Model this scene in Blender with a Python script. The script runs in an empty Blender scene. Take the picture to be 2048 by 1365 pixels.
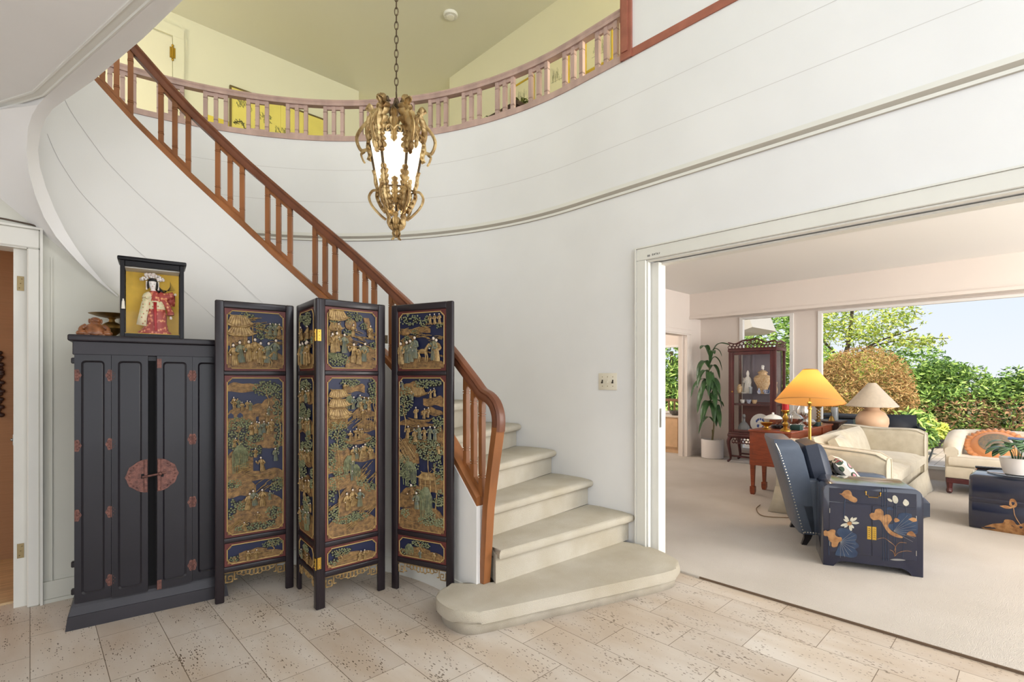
import bpy, bmesh, math, random
from math import sin, cos, pi, radians, sqrt, atan2, hypot, exp
from mathutils import Vector, Matrix
SC = bpy.context.scene
COL = SC.collection
RN = random.Random(11)

# ------------------------------------------------------------------ helpers
def lin(c):
    o = []
    for x in c:
        x = x / 255.0
        o.append(x / 12.92 if x <= .04045 else ((x + .055) / 1.055) ** 2.4)
    return (o[0], o[1], o[2], 1.0)

MATS = {}
def mat(name, rgb, rough=.5, metal=0., spec=.5, var=0., vs=8., rgb2=None, stretch=(1, 1, 1), bump=0., bs=60.,
        coat=0., emit=None, es=0., trans=0., ior=1.45, sheen=0., alpha=1., detail=4., sss=0.):
    m = bpy.data.materials.new(name)
    m.use_nodes = True
    nt = m.node_tree
    b = nt.nodes['Principled BSDF']
    I = b.inputs
    I['Base Color'].default_value = lin(rgb)
    I['Roughness'].default_value = rough
    I['Metallic'].default_value = metal
    I['Specular IOR Level'].default_value = spec
    I['Coat Weight'].default_value = coat
    I['Coat Roughness'].default_value = .08
    I['Transmission Weight'].default_value = trans
    I['IOR'].default_value = ior
    I['Sheen Weight'].default_value = sheen
    I['Alpha'].default_value = alpha
    if sss:
        I['Subsurface Weight'].default_value = sss
        I['Subsurface Radius'].default_value = (.05, .03, .02)
    if emit:
        I['Emission Color'].default_value = lin(emit)
        I['Emission Strength'].default_value = es
    if var or rgb2 or bump:
        tc = nt.nodes.new('ShaderNodeTexCoord')
        mp = nt.nodes.new('ShaderNodeMapping')
        mp.inputs['Scale'].default_value = stretch
        nt.links.new(tc.outputs['Object'], mp.inputs['Vector'])
    if var or rgb2:
        n = nt.nodes.new('ShaderNodeTexNoise')
        n.inputs['Scale'].default_value = vs
        n.inputs['Detail'].default_value = detail
        nt.links.new(mp.outputs[0], n.inputs['Vector'])
        r = nt.nodes.new('ShaderNodeValToRGB')
        r.color_ramp.elements[0].position = .32
        r.color_ramp.elements[1].position = .68
        a = lin(rgb)
        if rgb2:
            c2 = lin(rgb2)
        else:
            c2 = tuple(min(1, x * (1 + var)) for x in a[:3]) + (1,)
            a = tuple(x * (1 - var) for x in a[:3]) + (1,)
        r.color_ramp.elements[0].color = a
        r.color_ramp.elements[1].color = c2
        nt.links.new(n.outputs['Fac'], r.inputs['Fac'])
        nt.links.new(r.outputs['Color'], I['Base Color'])
    if bump:
        n2 = nt.nodes.new('ShaderNodeTexNoise')
        n2.inputs['Scale'].default_value = bs
        n2.inputs['Detail'].default_value = 3
        nt.links.new(mp.outputs[0], n2.inputs['Vector'])
        bp = nt.nodes.new('ShaderNodeBump')
        bp.inputs['Strength'].default_value = bump
        bp.inputs['Distance'].default_value = .01
        nt.links.new(n2.outputs['Fac'], bp.inputs['Height'])
        nt.links.new(bp.outputs['Normal'], I['Normal'])
    MATS[name] = m
    return m

class MB:
    def __init__(s):
        s.v = []; s.f = []; s.m = []; s.M = Matrix(); s.k = 0
    def V(s, p):
        s.v.append(s.M @ Vector(p)); return len(s.v) - 1
    def F(s, idx):
        s.f.append(tuple(idx)); s.m.append(s.k)
    def box(s, x0, x1, y0, y1, z0, z1):
        i = [s.V((x, y, z)) for z in (z0, z1) for y in (y0, y1) for x in (x0, x1)]
        for q in ((0, 2, 3, 1), (4, 5, 7, 6), (0, 1, 5, 4), (2, 6, 7, 3), (0, 4, 6, 2), (1, 3, 7, 5)):
            s.F([i[k] for k in q])
        return s
    def addbm(s, bm):
        bm.verts.ensure_lookup_table()
        b = len(s.v)
        for v in bm.verts:
            s.v.append(s.M @ v.co)
        for f in bm.faces:
            s.F([b + v.index for v in f.verts])
        bm.free()
        return s
    def rbox(s, x0, x1, y0, y1, z0, z1, r=.01, seg=2):
        bm = bmesh.new()
        bmesh.ops.create_cube(bm, size=1)
        for v in bm.verts:
            v.co = Vector(((x0 + x1) / 2 + v.co.x * (x1 - x0), (y0 + y1) / 2 + v.co.y * (y1 - y0), (z0 + z1) / 2 + v.co.z * (z1 - z0)))
        bmesh.ops.bevel(bm, geom=bm.edges[:], offset=r, segments=seg, affect='EDGES', profile=.5)
        bm.verts.index_update()
        return s.addbm(bm)
    def prism(s, pts, ext, bev=0, seg=2):
        ext = Vector(ext)
        if bev:
            bm = bmesh.new()
            a = [bm.verts.new(Vector(p)) for p in pts]
            b = [bm.verts.new(Vector(p) + ext) for p in pts]
            n = len(pts)
            bm.faces.new(a[::-1]); bm.faces.new(b)
            hor = []
            for i in range(n):
                bm.faces.new((a[i], a[(i + 1) % n], b[(i + 1) % n], b[i]))
            bm.edges.ensure_lookup_table()
            sa, sb = set(a), set(b)
            hor = [e for e in bm.edges if (e.verts[0] in sa and e.verts[1] in sa) or (e.verts[0] in sb and e.verts[1] in sb)]
            bmesh.ops.bevel(bm, geom=hor, offset=bev, segments=seg, affect='EDGES', profile=.5)
            bmesh.ops.recalc_face_normals(bm, faces=bm.faces[:])
            bm.verts.index_update()
            return s.addbm(bm)
        a = [s.V(p) for p in pts]
        b = [s.V(Vector(p) + ext) for p in pts]
        n = len(pts)
        s.F(a[::-1]); s.F(b)
        for i in range(n):
            s.F((a[i], a[(i + 1) % n], b[(i + 1) % n], b[i]))
        return s
    def loft(s, rows, closed=False, caps=False):
        ids = [[s.V(p) for p in r] for r in rows]
        n = len(ids[0])
        for i in range(len(ids) - 1):
            for j in range(n if closed else n - 1):
                k = (j + 1) % n
                s.F((ids[i][j], ids[i][k], ids[i + 1][k], ids[i + 1][j]))
        if caps:
            s.F(ids[0][::-1]); s.F(ids[-1])
        return s
    def tube(s, path, r, n=8, closed=False, ry=None):
        P = [Vector(p) for p in path]
        m = len(P)
        rr = r if isinstance(r, (list, tuple)) else [r] * m
        rows = []
        up = None
        for i in range(m):
            if closed:
                t = P[(i + 1) % m] - P[i - 1]
            else:
                t = P[min(i + 1, m - 1)] - P[max(i - 1, 0)]
            if t.length < 1e-9: t = Vector((0, 0, 1))
            t.normalize()
            if up is None:
                up = Vector((0, 0, 1)) if abs(t.z) < .9 else Vector((1, 0, 0))
            sd = t.cross(up)
            if sd.length < 1e-6: sd = t.orthogonal()
            sd.normalize()
            up = sd.cross(t).normalized()
            k = ry if ry else 1
            rows.append([P[i] + (sd * cos(2 * pi * j / n) + up * sin(2 * pi * j / n) * k) * rr[i] for j in range(n)])
        if closed:
            rows.append(rows[0]); return s.loft(rows, True)
        return s.loft(rows, True, True)
    def sweep(s, path, prof, closed_path=False):
        """plumb profile (a = across, b = up) carried along a path"""
        P = [Vector(p) for p in path]
        m = len(P)
        rows = []
        for i in range(m):
            if closed_path: t = P[(i + 1) % m] - P[i - 1]
            else: t = P[min(i + 1, m - 1)] - P[max(i - 1, 0)]
            t.z = 0
            t.normalize()
            sd = Vector((-t.y, t.x, 0))
            rows.append([P[i] + sd * a + Vector((0, 0, b)) for a, b in prof])
        if closed_path: rows.append(rows[0])
        return s.loft(rows, True, not closed_path)
    def lathe(s, prof, c=(0, 0, 0), n=24, sx=1., sy=1.):
        c = Vector(c)
        rows = [[c + Vector((max(r, 1e-5) * cos(2 * pi * j / n) * sx, max(r, 1e-5) * sin(2 * pi * j / n) * sy, z)) for j in range(n)] for r, z in prof]
        return s.loft(rows, True, True)
    def sph(s, c, r, nu=12, nv=8, z0=-1., z1=1.):
        if not isinstance(r, (list, tuple)): r = (r, r, r)
        c = Vector(c)
        a0, a1 = math.asin(z0), math.asin(z1)
        rows = []
        for i in range(nv + 1):
            a = a0 + (a1 - a0) * i / nv
            k = max(cos(a), 1e-4)
            rows.append([c + Vector((r[0] * k * cos(2 * pi * j / nu), r[1] * k * sin(2 * pi * j / nu), r[2] * sin(a))) for j in range(nu)])
        return s.loft(rows, True, True)
    def quad(s, a, b, c, d):
        s.F((s.V(a), s.V(b), s.V(c), s.V(d))); return s
    def build(s, name, mats, parent=None, smooth=35, loc=None, solid=0, rz=None):
        me = bpy.data.meshes.new(name)
        me.from_pydata([tuple(v) for v in s.v], [], s.f)
        if not isinstance(mats, (list, tuple)): mats = [mats]
        for m in mats: me.materials.append(m)
        if len(mats) > 1:
            me.polygons.foreach_set('material_index', s.m)
        me.validate()
        bm = bmesh.new(); bm.from_mesh(me)
        bmesh.ops.recalc_face_normals(bm, faces=bm.faces[:])
        bm.to_mesh(me); bm.free()
        if smooth:
            me.polygons.foreach_set('use_smooth', [True] * len(me.polygons))
            me.set_sharp_from_angle(angle=radians(smooth))
        me.update()
        o = bpy.data.objects.new(name, me)
        COL.objects.link(o)
        if parent is not None: o.parent = parent
        if loc is not None: o.location = loc
        if rz is not None: o.rotation_euler = (0, 0, rz)
        if solid:
            md = o.modifiers.new('thickness', 'SOLIDIFY'); md.thickness = solid; md.offset = 0
        return o

def thing(name, label, cat, loc=(0, 0, 0), rz=0., group=None):
    o = bpy.data.objects.new(name, None)
    COL.objects.link(o)
    o.location = loc; o.rotation_euler = (0, 0, rz)
    o.empty_display_size = .1
    o['label'] = label; o['category'] = cat
    if group: o['group'] = group
    return o
def tag(o, label, cat, group=None):
    o['label'] = label; o['category'] = cat
    if group: o['group'] = group
    return o
def struct(o, label=None, cat=None):
    o['kind'] = 'structure'
    if label: o['label'] = label
    if cat: o['category'] = cat
    return o
def dup(root, loc=None, rz=None, label=None, group=None):
    r = root.copy(); COL.objects.link(r)
    if loc is not None: r.location = loc
    if rz is not None: r.rotation_euler = (0, 0, rz)
    if label: r['label'] = label
    if group: r['group'] = group
    for ch in list(root.children):
        c = ch.copy(); COL.objects.link(c); c.parent = r
        for g in list(ch.children):
            d = g.copy(); COL.objects.link(d); d.parent = c
    return r
def T(x, y, z): return Matrix.Translation((x, y, z))
def RZ(a): return Matrix.Rotation(a, 4, 'Z')
def RX(a): return Matrix.Rotation(a, 4, 'X')
def RY(a): return Matrix.Rotation(a, 4, 'Y')
def lerp(a, b, t): return a + (b - a) * t
def interp(x, tab):
    for (x0, y0), (x1, y1) in zip(tab, tab[1:]):
        if x <= x1 or (x1, y1) == tab[-1]:
            return lerp(y0, y1, (x - x0) / (x1 - x0))
def bez(pts, n=12):
    """Catmull-Rom through points"""
    P = [Vector(p) for p in pts]
    P = [P[0] * 2 - P[1]] + P + [P[-1] * 2 - P[-2]]
    out = []
    for i in range(1, len(P) - 2):
        for k in range(n):
            t = k / n
            a, b, c, d = P[i - 1], P[i], P[i + 1], P[i + 2]
            out.append(.5 * ((2 * b) + (c - a) * t + (2 * a - 5 * b + 4 * c - d) * t * t + (3 * b - a - 3 * c + d) * t ** 3))
    out.append(P[-2])
    return out

# ------------------------------------------------------------------ camera
# x runs into the living room, y runs along the wall between hall and living room
FPX, VH, H = 1010., 759., 1.26
YAW = math.atan2(964., FPX)
cd = bpy.data.cameras.new('camera')
cam = bpy.data.objects.new('camera', cd)
COL.objects.link(cam)
cam.location = (0, 0, H)
cam.rotation_euler = (pi / 2, 0, -YAW)
cd.sensor_width = 36.; cd.lens = 36. * FPX / 2048.
cd.shift_y = (VH - 682.5) / 2048.
cd.clip_start = .05; cd.clip_end = 300
SC.camera = cam

# ------------------------------------------------------------------ materials
WALL = mat('wall_paint', (231, 230, 229), .75, var=.03, vs=1.6, bump=.03, bs=220)
WALLS = mat('stair_wall_paint', (233, 231, 227), .7, var=.02, vs=2, bump=.02, bs=200)
WALLG = mat('hall_wall_paint', (212, 211, 200), .7, var=.03, vs=3)
SOFF = mat('soffit_paint', (240, 238, 236), .7, var=.02, vs=2)
CEILW = mat('ceiling_paint', (238, 236, 232), .8)
TRIM = mat('trim_paint', (226, 224, 216), .45, var=.02, vs=4)
TRIM_SHADE = mat('trim_groove_shade', (186, 179, 167), .6)  # shadow of the moulding's groove put into the colour
SEAM = mat('seam_line', (206, 203, 200), .8)
WALLY = mat('upper_wall_paint', (237, 233, 205), .8, var=.02, vs=1)
CEILY = mat('upper_ceiling_paint', (224, 222, 204), .85)
WALLP = mat('living_wall_paint', (228, 218, 210), .75, var=.015, vs=2)
WOOD = mat('rail_wood', (146, 92, 52), .38, var=.28, vs=7, stretch=(1, 1, .25), bump=.02)
WOODD = mat('handrail_wood', (112, 66, 44), .35, var=.25, vs=8, stretch=(1, 1, .3))
WOODB = mat('balcony_wood_haze', (186, 158, 148), .5, var=.15, vs=9, stretch=(1, 1, .3))  # haze and sheen of the upper light put into the rail wood's colour
WOODR = mat('cap_wood', (160, 98, 80), .45, var=.15, vs=8)
CARPS = mat('stair_carpet', (202, 190, 166), .95, spec=.1, rgb2=(219, 210, 192), vs=4, bump=.9, bs=320, sheen=.2)
CARP = mat('living_carpet', (198, 188, 176), .95, spec=.08, rgb2=(213, 204, 194), vs=1.2, bump=.8, bs=260, sheen=.1)
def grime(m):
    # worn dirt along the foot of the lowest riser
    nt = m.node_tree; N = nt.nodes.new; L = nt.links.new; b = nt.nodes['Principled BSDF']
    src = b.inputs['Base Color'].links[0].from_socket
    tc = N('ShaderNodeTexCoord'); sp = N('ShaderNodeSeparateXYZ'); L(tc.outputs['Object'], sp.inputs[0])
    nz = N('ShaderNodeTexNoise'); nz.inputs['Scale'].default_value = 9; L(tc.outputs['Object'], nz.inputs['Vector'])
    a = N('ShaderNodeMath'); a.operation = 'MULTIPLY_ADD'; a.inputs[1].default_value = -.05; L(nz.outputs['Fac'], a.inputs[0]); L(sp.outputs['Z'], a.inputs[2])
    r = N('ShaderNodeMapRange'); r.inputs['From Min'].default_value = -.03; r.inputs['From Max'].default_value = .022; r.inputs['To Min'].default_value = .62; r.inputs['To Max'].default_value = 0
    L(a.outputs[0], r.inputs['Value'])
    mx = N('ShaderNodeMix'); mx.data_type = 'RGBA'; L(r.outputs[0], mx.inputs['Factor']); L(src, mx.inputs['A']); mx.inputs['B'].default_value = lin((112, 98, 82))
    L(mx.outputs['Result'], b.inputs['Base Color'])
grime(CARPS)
BLACK = mat('black_wood', (26, 22, 26), .4)

def node_floor():
    m = bpy.data.materials.new('travertine_tiles'); m.use_nodes = True
    nt = m.node_tree; N = nt.nodes.new; L = nt.links.new
    b = nt.nodes['Principled BSDF']
    tc = N('ShaderNodeTexCoord'); mp = N('ShaderNodeMapping')
    # bricks run along y: rotate so texture x = y
    mp.inputs['Rotation'].default_value = (0, 0, -pi / 2)
    L(tc.outputs['Object'], mp.inputs['Vector'])
    br = N('ShaderNodeTexBrick')
    br.offset = .5; br.squash = 1
    br.inputs['Scale'].default_value = 1
    br.inputs['Mortar Size'].default_value = .0016
    br.inputs['Mortar Smooth'].default_value = .1
    br.inputs['Brick Width'].default_value = .487
    br.inputs['Row Height'].default_value = .2425
    br.inputs['Color1'].default_value = lin((204, 194, 183))
    br.inputs['Color2'].default_value = lin((219, 211, 201))
    br.inputs['Mortar'].default_value = lin((128, 116, 100))
    L(mp.outputs[0], br.inputs['Vector'])
    n1 = N('ShaderNodeTexNoise'); n1.inputs['Scale'].default_value = 3.2; n1.inputs['Detail'].default_value = 5
    m1 = N('ShaderNodeMapping'); m1.inputs['Scale'].default_value = (1.6, .5, 1); L(tc.outputs['Object'], m1.inputs[0]); L(m1.outputs[0], n1.inputs['Vector'])
    cr = N('ShaderNodeValToRGB'); cr.color_ramp.elements[0].position = .35; cr.color_ramp.elements[1].position = .7
    cr.color_ramp.elements[0].color = lin((228, 214, 198)); cr.color_ramp.elements[1].color = (1, 1, 1, 1)
    L(n1.outputs['Fac'], cr.inputs['Fac'])
    mx = N('ShaderNodeMix'); mx.data_type = 'RGBA'; mx.blend_type = 'MULTIPLY'; mx.inputs['Factor'].default_value = .8
    L(br.outputs['Color'], mx.inputs['A']); L(cr.outputs['Color'], mx.inputs['B'])
    # pits: stretched voronoi + density mask
    m2 = N('ShaderNodeMapping'); m2.inputs['Scale'].default_value = (125, 46, 1)
    L(tc.outputs['Object'], m2.inputs[0])
    nz = N('ShaderNodeTexNoise'); nz.inputs['Scale'].default_value = 60; 
    L(tc.outputs['Object'], nz.inputs['Vector'])
    ad = N('ShaderNodeVectorMath'); ad.operation = 'ADD'
    L(m2.outputs[0], ad.inputs[0]); L(nz.outputs['Color'], ad.inputs[1])
    vo = N('ShaderNodeTexVoronoi'); vo.inputs['Scale'].default_value = 1.
    L(ad.outputs[0], vo.inputs['Vector'])
    n3 = N('ShaderNodeTexNoise'); n3.inputs['Scale'].default_value = 6; n3.inputs['Detail'].default_value = 4
    m3 = N('ShaderNodeMapping'); m3.inputs['Scale'].default_value = (2.2, .6, 1); L(tc.outputs['Object'], m3.inputs[0]); L(m3.outputs[0], n3.inputs['Vector'])
    mr = N('ShaderNodeMapRange'); mr.inputs['From Min'].default_value = .38; mr.inputs['From Max'].default_value = .68
    mr.inputs['To Min'].default_value = .08; mr.inputs['To Max'].default_value = .44
    L(n3.outputs['Fac'], mr.inputs['Value'])
    lt = N('ShaderNodeMath'); lt.operation = 'LESS_THAN'
    L(vo.outputs['Distance'], lt.inputs[0]); L(mr.outputs[0], lt.inputs[1])
    # keep only some cells
    sp = N('ShaderNodeSeparateColor'); L(vo.outputs['Color'], sp.inputs[0])
    gt = N('ShaderNodeMath'); gt.operation = 'GREATER_THAN'; gt.inputs[1].default_value = .55
    L(sp.outputs[0], gt.inputs[0])
    mu = N('ShaderNodeMath'); mu.operation = 'MULTIPLY'; L(lt.outputs[0], mu.inputs[0]); L(gt.outputs[0], mu.inputs[1])
    mu2 = N('ShaderNodeMath'); mu2.operation = 'MULTIPLY'; mu2.inputs[1].default_value = .85; L(mu.outputs[0], mu2.inputs[0])
    mx2 = N('ShaderNodeMix'); mx2.data_type = 'RGBA'
    L(mu2.outputs[0], mx2.inputs['Factor']); L(mx.outputs['Result'], mx2.inputs['A']); mx2.inputs['B'].default_value = lin((92, 76, 58))
    L(mx2.outputs['Result'], b.inputs['Base Color'])
    b.inputs['Roughness'].default_value = .42
    b.inputs['Specular IOR Level'].default_value = .35
    bp = N('ShaderNodeBump'); bp.inputs['Strength'].default_value = .35; bp.inputs['Distance'].default_value = .004; bp.invert = True
    ad2 = N('ShaderNodeMath'); ad2.operation = 'ADD'; L(mu.outputs[0], ad2.inputs[0]); L(br.outputs['Fac'], ad2.inputs[1])
    L(ad2.outputs[0], bp.inputs['Height']); L(bp.outputs['Normal'], b.inputs['Normal'])
    return m
TRAV = node_floor()

def glass_mat(name, tint=(1, 1, 1), refl=.3, ):
    m = bpy.data.materials.new(name); m.use_nodes = True
    nt = m.node_tree; nt.nodes.clear()
    o = nt.nodes.new('ShaderNodeOutputMaterial'); mx = nt.nodes.new('ShaderNodeMixShader')
    t = nt.nodes.new('ShaderNodeBsdfTransparent'); g = nt.nodes.new('ShaderNodeBsdfGlossy')
    t.inputs[0].default_value = tint + (1,)
    g.inputs['Roughness'].default_value = .02
    fr = nt.nodes.new('ShaderNodeFresnel'); fr.inputs[0].default_value = 1.3
    mm = nt.nodes.new('ShaderNodeMath'); mm.operation = 'MULTIPLY'; mm.inputs[1].default_value = refl
    nt.links.new(fr.outputs[0], mm.inputs[0]); nt.links.new(mm.outputs[0], mx.inputs[0]); nt.links.new(t.outputs[0], mx.inputs[1]); nt.links.new(g.outputs[0], mx.inputs[2])
    nt.links.new(mx.outputs[0], o.inputs[0])
    return m
GLASS = glass_mat('clear_glass')
PANE = glass_mat('window_glass', refl=.04)
# ------------------------------------------------------------------ shell
NW = 3.066                     # hall face of the wall to the living room
CX, CY, RO = .2, 2.51, 2.866   # curve of the outer stair wall
NL, SL = 8.15, 3.95            # living room: window wall, end wall
def outer_path(off=0., s0=-3.2, a1=132., ds=.1, da=2.):
    p = []
    s = s0
    while s < CY - 1e-6:
        p.append((NW + off, s)); s += ds
    a = 0.
    while a <= a1 + 1e-6:
        p.append((CX + (RO + off) * cos(radians(a)), CY + (RO + off) * sin(radians(a)))); a += da
    return p
def inner_path(off=0., s0=2.1, a1=172., n=120):
    p = [(1.785 + off, lerp(s0, CY, i / 8)) for i in range(8)]
    for i in range(n + 1):
        a = radians(a1 * i / n)
        p.append((CX + (1.585 + off) * cos(a), CY + (1.40 + off) * sin(a)))
    return p
def with_len(p, s0):
    out = []; L = 0
    for i, q in enumerate(p):
        if i: L += hypot(q[0] - p[i - 1][0], q[1] - p[i - 1][1])
        out.append((q[0], q[1], L))
    return out
STRIP = [(-.1, .40), (0, .515), (.05, .545), (.335, .838), (.937, 1.384), (1.453, 1.835), (1.741, 2.09), (1.947, 2.285), (2.274, 2.58), (2.56, 2.85), (2.754, 3.05), (3.2, 3.5), (3.6, 3.86)]
def zs(L): return interp(L, STRIP)
def at_len(P, L):
    """point on a path with lengths"""
    for a, b in zip(P, P[1:]):
        if L <= b[2] or b is P[-1]:
            t = (L - a[2]) / max(1e-9, b[2] - a[2])
            return Vector((lerp(a[0], b[0], t), lerp(a[1], b[1], t), 0)), Vector((b[0] - a[0], b[1] - a[1], 0)).normalized()

# hall floor
m = MB(); m.box(-3.2, NW, -3.4, 5.8, -.1, 0)
struct(m.build('floor', TRAV, smooth=0))
m = MB(); m.rbox(NW - .005, NL, -4.2, SL, -.1, .014, r=.006, seg=2)
m.box(5.1, NL, SL, 8.2, -.1, .013)
struct(m.build('floor_carpet', CARP, smooth=0))
m = MB(); m.box(-3.2, .1, 3.99, 5.0, -.1, .012)
struct(m.build('floor_side_room', mat('pale_floorboards', (206, 178, 138), .5, var=.18, vs=5, stretch=(.6, 6, 1)), smooth=0))

# wall between hall and living room, with the wide opening
WT = .15
m = MB()
m.box(NW, NW + WT, 1.866, CY, 0, 3.53)
m.box(NW, NW + WT, -1.3, 1.866, 2.0775, 3.53)
m.box(NW, NW + WT, -3.3, -1.3, 0, 3.53)
struct(m.build('wall_right', WALL, smooth=0))
m = MB(); m.box(NW, NW + WT, -3.3, 2.0, 3.585, 5.5)
struct(m.build('wall_upper_right', WALL, smooth=0))
# curved outer wall
m = MB()
for a, b in ((0, 132),):
    rows = []
    n = 88
    for i in range(n + 1):
        t = radians(132 * i / n)
        rows.append([(CX + (RO + o) * cos(t), CY + (RO + o) * sin(t), z) for o, z in ((0, 0), (0, 3.53), (.14, 3.53), (.14, 0))])
    m.loft(rows, True, True)
struct(m.build('wall_curved', WALL, smooth=30))
# seams in the plaster and moulding round the wall
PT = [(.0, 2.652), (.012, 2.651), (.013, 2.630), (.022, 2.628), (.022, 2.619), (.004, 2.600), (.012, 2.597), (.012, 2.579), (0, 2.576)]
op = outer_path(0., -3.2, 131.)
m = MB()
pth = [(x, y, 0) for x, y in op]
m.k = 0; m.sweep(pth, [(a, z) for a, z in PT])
o = m.build('trim_1', [TRIM, TRIM_SHADE], smooth=30)
# greyer colour stands for the shadow in the moulding's hollow face
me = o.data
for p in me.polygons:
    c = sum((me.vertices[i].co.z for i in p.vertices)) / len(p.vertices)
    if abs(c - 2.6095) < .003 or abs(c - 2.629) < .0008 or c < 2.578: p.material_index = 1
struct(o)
m = MB()
for z in (3.254, 2.949):
    m.sweep(pth, [(-.004, z - .0016), (.0005, z - .0016), (.0005, z + .0016), (-.004, z + .0016)])
struct(m.build('trim_2', SEAM, smooth=0))
# casing of the opening
m = MB()
m.rbox(NW - .022, NW - .001, 1.866, 1.94, 0, 2.0765, r=.004, seg=1)
m.rbox(NW - .0222, NW - .001, -1.44, 1.94, 2.077, 2.16, r=.004, seg=1)
m.box(NW - .027, NW - .001, 1.9405, 1.95, 0, 2.1605); m.box(NW - .027, NW - .001, -1.44, 1.95, 2.1605, 2.17)
m.rbox(NW - .010, NW + .022, 1.852, 1.8655, 0, 2.064, r=.003, seg=1)
m.rbox(NW - .0105, NW + .022, -1.3, 1.8655, 2.0645, 2.0765, r=.003, seg=1)
m.box(NW + .086, NW + WT + .012, 1.822, 1.86, 0, 2.057)
m.box(NW + .086, NW + WT + .0125, -1.3, 1.86, 2.0575, 2.07)
c = m.build('trim_3', TRIM, smooth=0)
struct(c)
m = MB(); m.sweep([(NW - .0055, y, 0) for y in (-1.3, 0, 1.0, 1.49)], [(.004, 0), (-.004, 0), (-.004, .0125), (.004, .0125)])
struct(m.build('trim_7', mat('carpet_edge_strip', (104, 84, 66), .6), smooth=0))
# pencilled note on the casing
m = MB()
def stroke(pts, y0, z0, k, w=.0012):
    m.tube([(NW - .0232, y0 - x * k, z0 + z * k) for x, z in pts], w, 5)
G = {'U': [[(0, 1), (.05, .1), (.35, 0), (.6, .2), (.65, 1)]], 'P': [[(0, 0), (0, 1), (.5, .9), (.55, .6), (0, .5)]], 'B': [[(0, 0), (0, 1), (.5, .85), (.1, .55), (.6, .3), (0, 0)]],
     'E': [[(.6, 1), (0, 1), (0, 0), (.6, 0)], [(0, .5), (.5, .5)]], 'N': [[(0, 0), (0, 1), (.6, 0), (.6, 1)]], 'T': [[(0, 1), (.7, 1)], [(.35, 1), (.35, 0)]],
     'R': [[(0, 0), (0, 1), (.5, .85), (.05, .5), (.6, 0)]], 'Y': [[(0, 1), (.3, .5), (.6, 1)], [(.3, .5), (.25, 0)]], '0': [[(.3, 0), (0, .4), (.2, 1), (.55, .7), (.5, .2), (.3, 0)]], ' ': []}
x = 0.
for i, ch in enumerate('0B ENTRY'):
    for st in G[ch]: stroke(st, 1.852 - x, 2.094 + (.004 if i > 2 else 0), .0105 if i > 2 else .013)
    x += .0125
nt = m.build('pencil_note', mat('pencil_grey', (70, 68, 72), .8), c, smooth=0)
# sliding pocket door edge standing in the jamb
m = MB(); m.rbox(NW + .034, NW + .075, 1.80, 1.865, .016, 2.062, r=.002, seg=1)
d = m.build('door_1', TRIM, smooth=0); struct(d)
m = MB(); m.box(NW + .044, NW + .066, 1.7975, 1.8005, .93, 1.06); m.box(NW + .050, NW + .060, 1.796, 1.7976, .95, 1.04)
m.build('latch_plate', mat('dull_steel', (150, 148, 142), .35, 1), d, smooth=0)

# ---- inner stair wall (under the balustrade)
def with_start(p, L0):
    q = with_len(p, 0); return [(a, b, L + L0) for a, b, L in q]
IP = with_start(inner_path(0., 2.155), .055)
IPC = with_len(inner_path(.05), 2.1)
IPZ = with_start(inner_path(.05, 2.155), .055)
m = MB()
rows = []
for i in range(len(IP)):
    x, y, L = IP[i]
    j = min(i + 1, len(IP) - 1); k = max(i - 1, 0)
    t = Vector((IP[j][0] - IP[k][0], IP[j][1] - IP[k][1], 0)).normalized()
    nrm = Vector((t.y, -t.x, 0))
    Lc = IPZ[i][2]
    z = min(zs(Lc), 3.53)
    zb = 0. if x > .40 else min(2.10 - .93 * x, 2.55)
    rows.append([Vector((x, y, zb)), Vector((x, y, lerp(zb, z, .5))), Vector((x, y, z)), Vector((x, y, z)) + nrm * .10, Vector((x, y, zb)) + nrm * .10])
m.loft(rows, True, True)
w = m.build('wall_stair', WALLS, smooth=30); struct(w)
def hit_inner(u, v):
    r = Vector((sin(YAW) + cos(YAW) * (u - 1024) / FPX, cos(YAW) - sin(YAW) * (u - 1024) / FPX, (VH - v) / FPX))
    best = None
    for (x0, y0, _), (x1, y1, _) in zip(IP, IP[1:]):
        c0, c1 = x0 * r.y - y0 * r.x, x1 * r.y - y1 * r.x
        if c0 * c1 <= 0 and c0 != c1:
            t = c0 / (c0 - c1); k = lerp(x0, x1, t) / r.x if abs(r.x) > .1 else lerp(y0, y1, t) / r.y
            if best is None or k > best: best = k
    return Vector((0, 0, H)) + r * best * .9995
m = MB()
for px in ([(128, 196), (147, 231), (196, 300), (220, 330), (293, 403), (400, 495), (470, 555), (560, 640)], [(95, 268), (108, 300), (126, 333), (164, 388), (223, 450), (270, 497), (375, 588), (425, 632), (520, 720), (640, 860)]):
    m.tube(bez([hit_inner(u, v) for u, v in px], 6), .0012, 5)
m.build('plaster_seam', SEAM, w)
# baseboard along the inner wall
m = MB()
m.sweep([(IP[i][0], IP[i][1], 0) for i in range(len(IP)) if IP[i][0] > .42 or i < 20], [(0, 0), (.014, 0), (.014, .085), (.008, .1), (0, .1)])
struct(m.build('baseboard_stair', TRIM, smooth=30))

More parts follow.
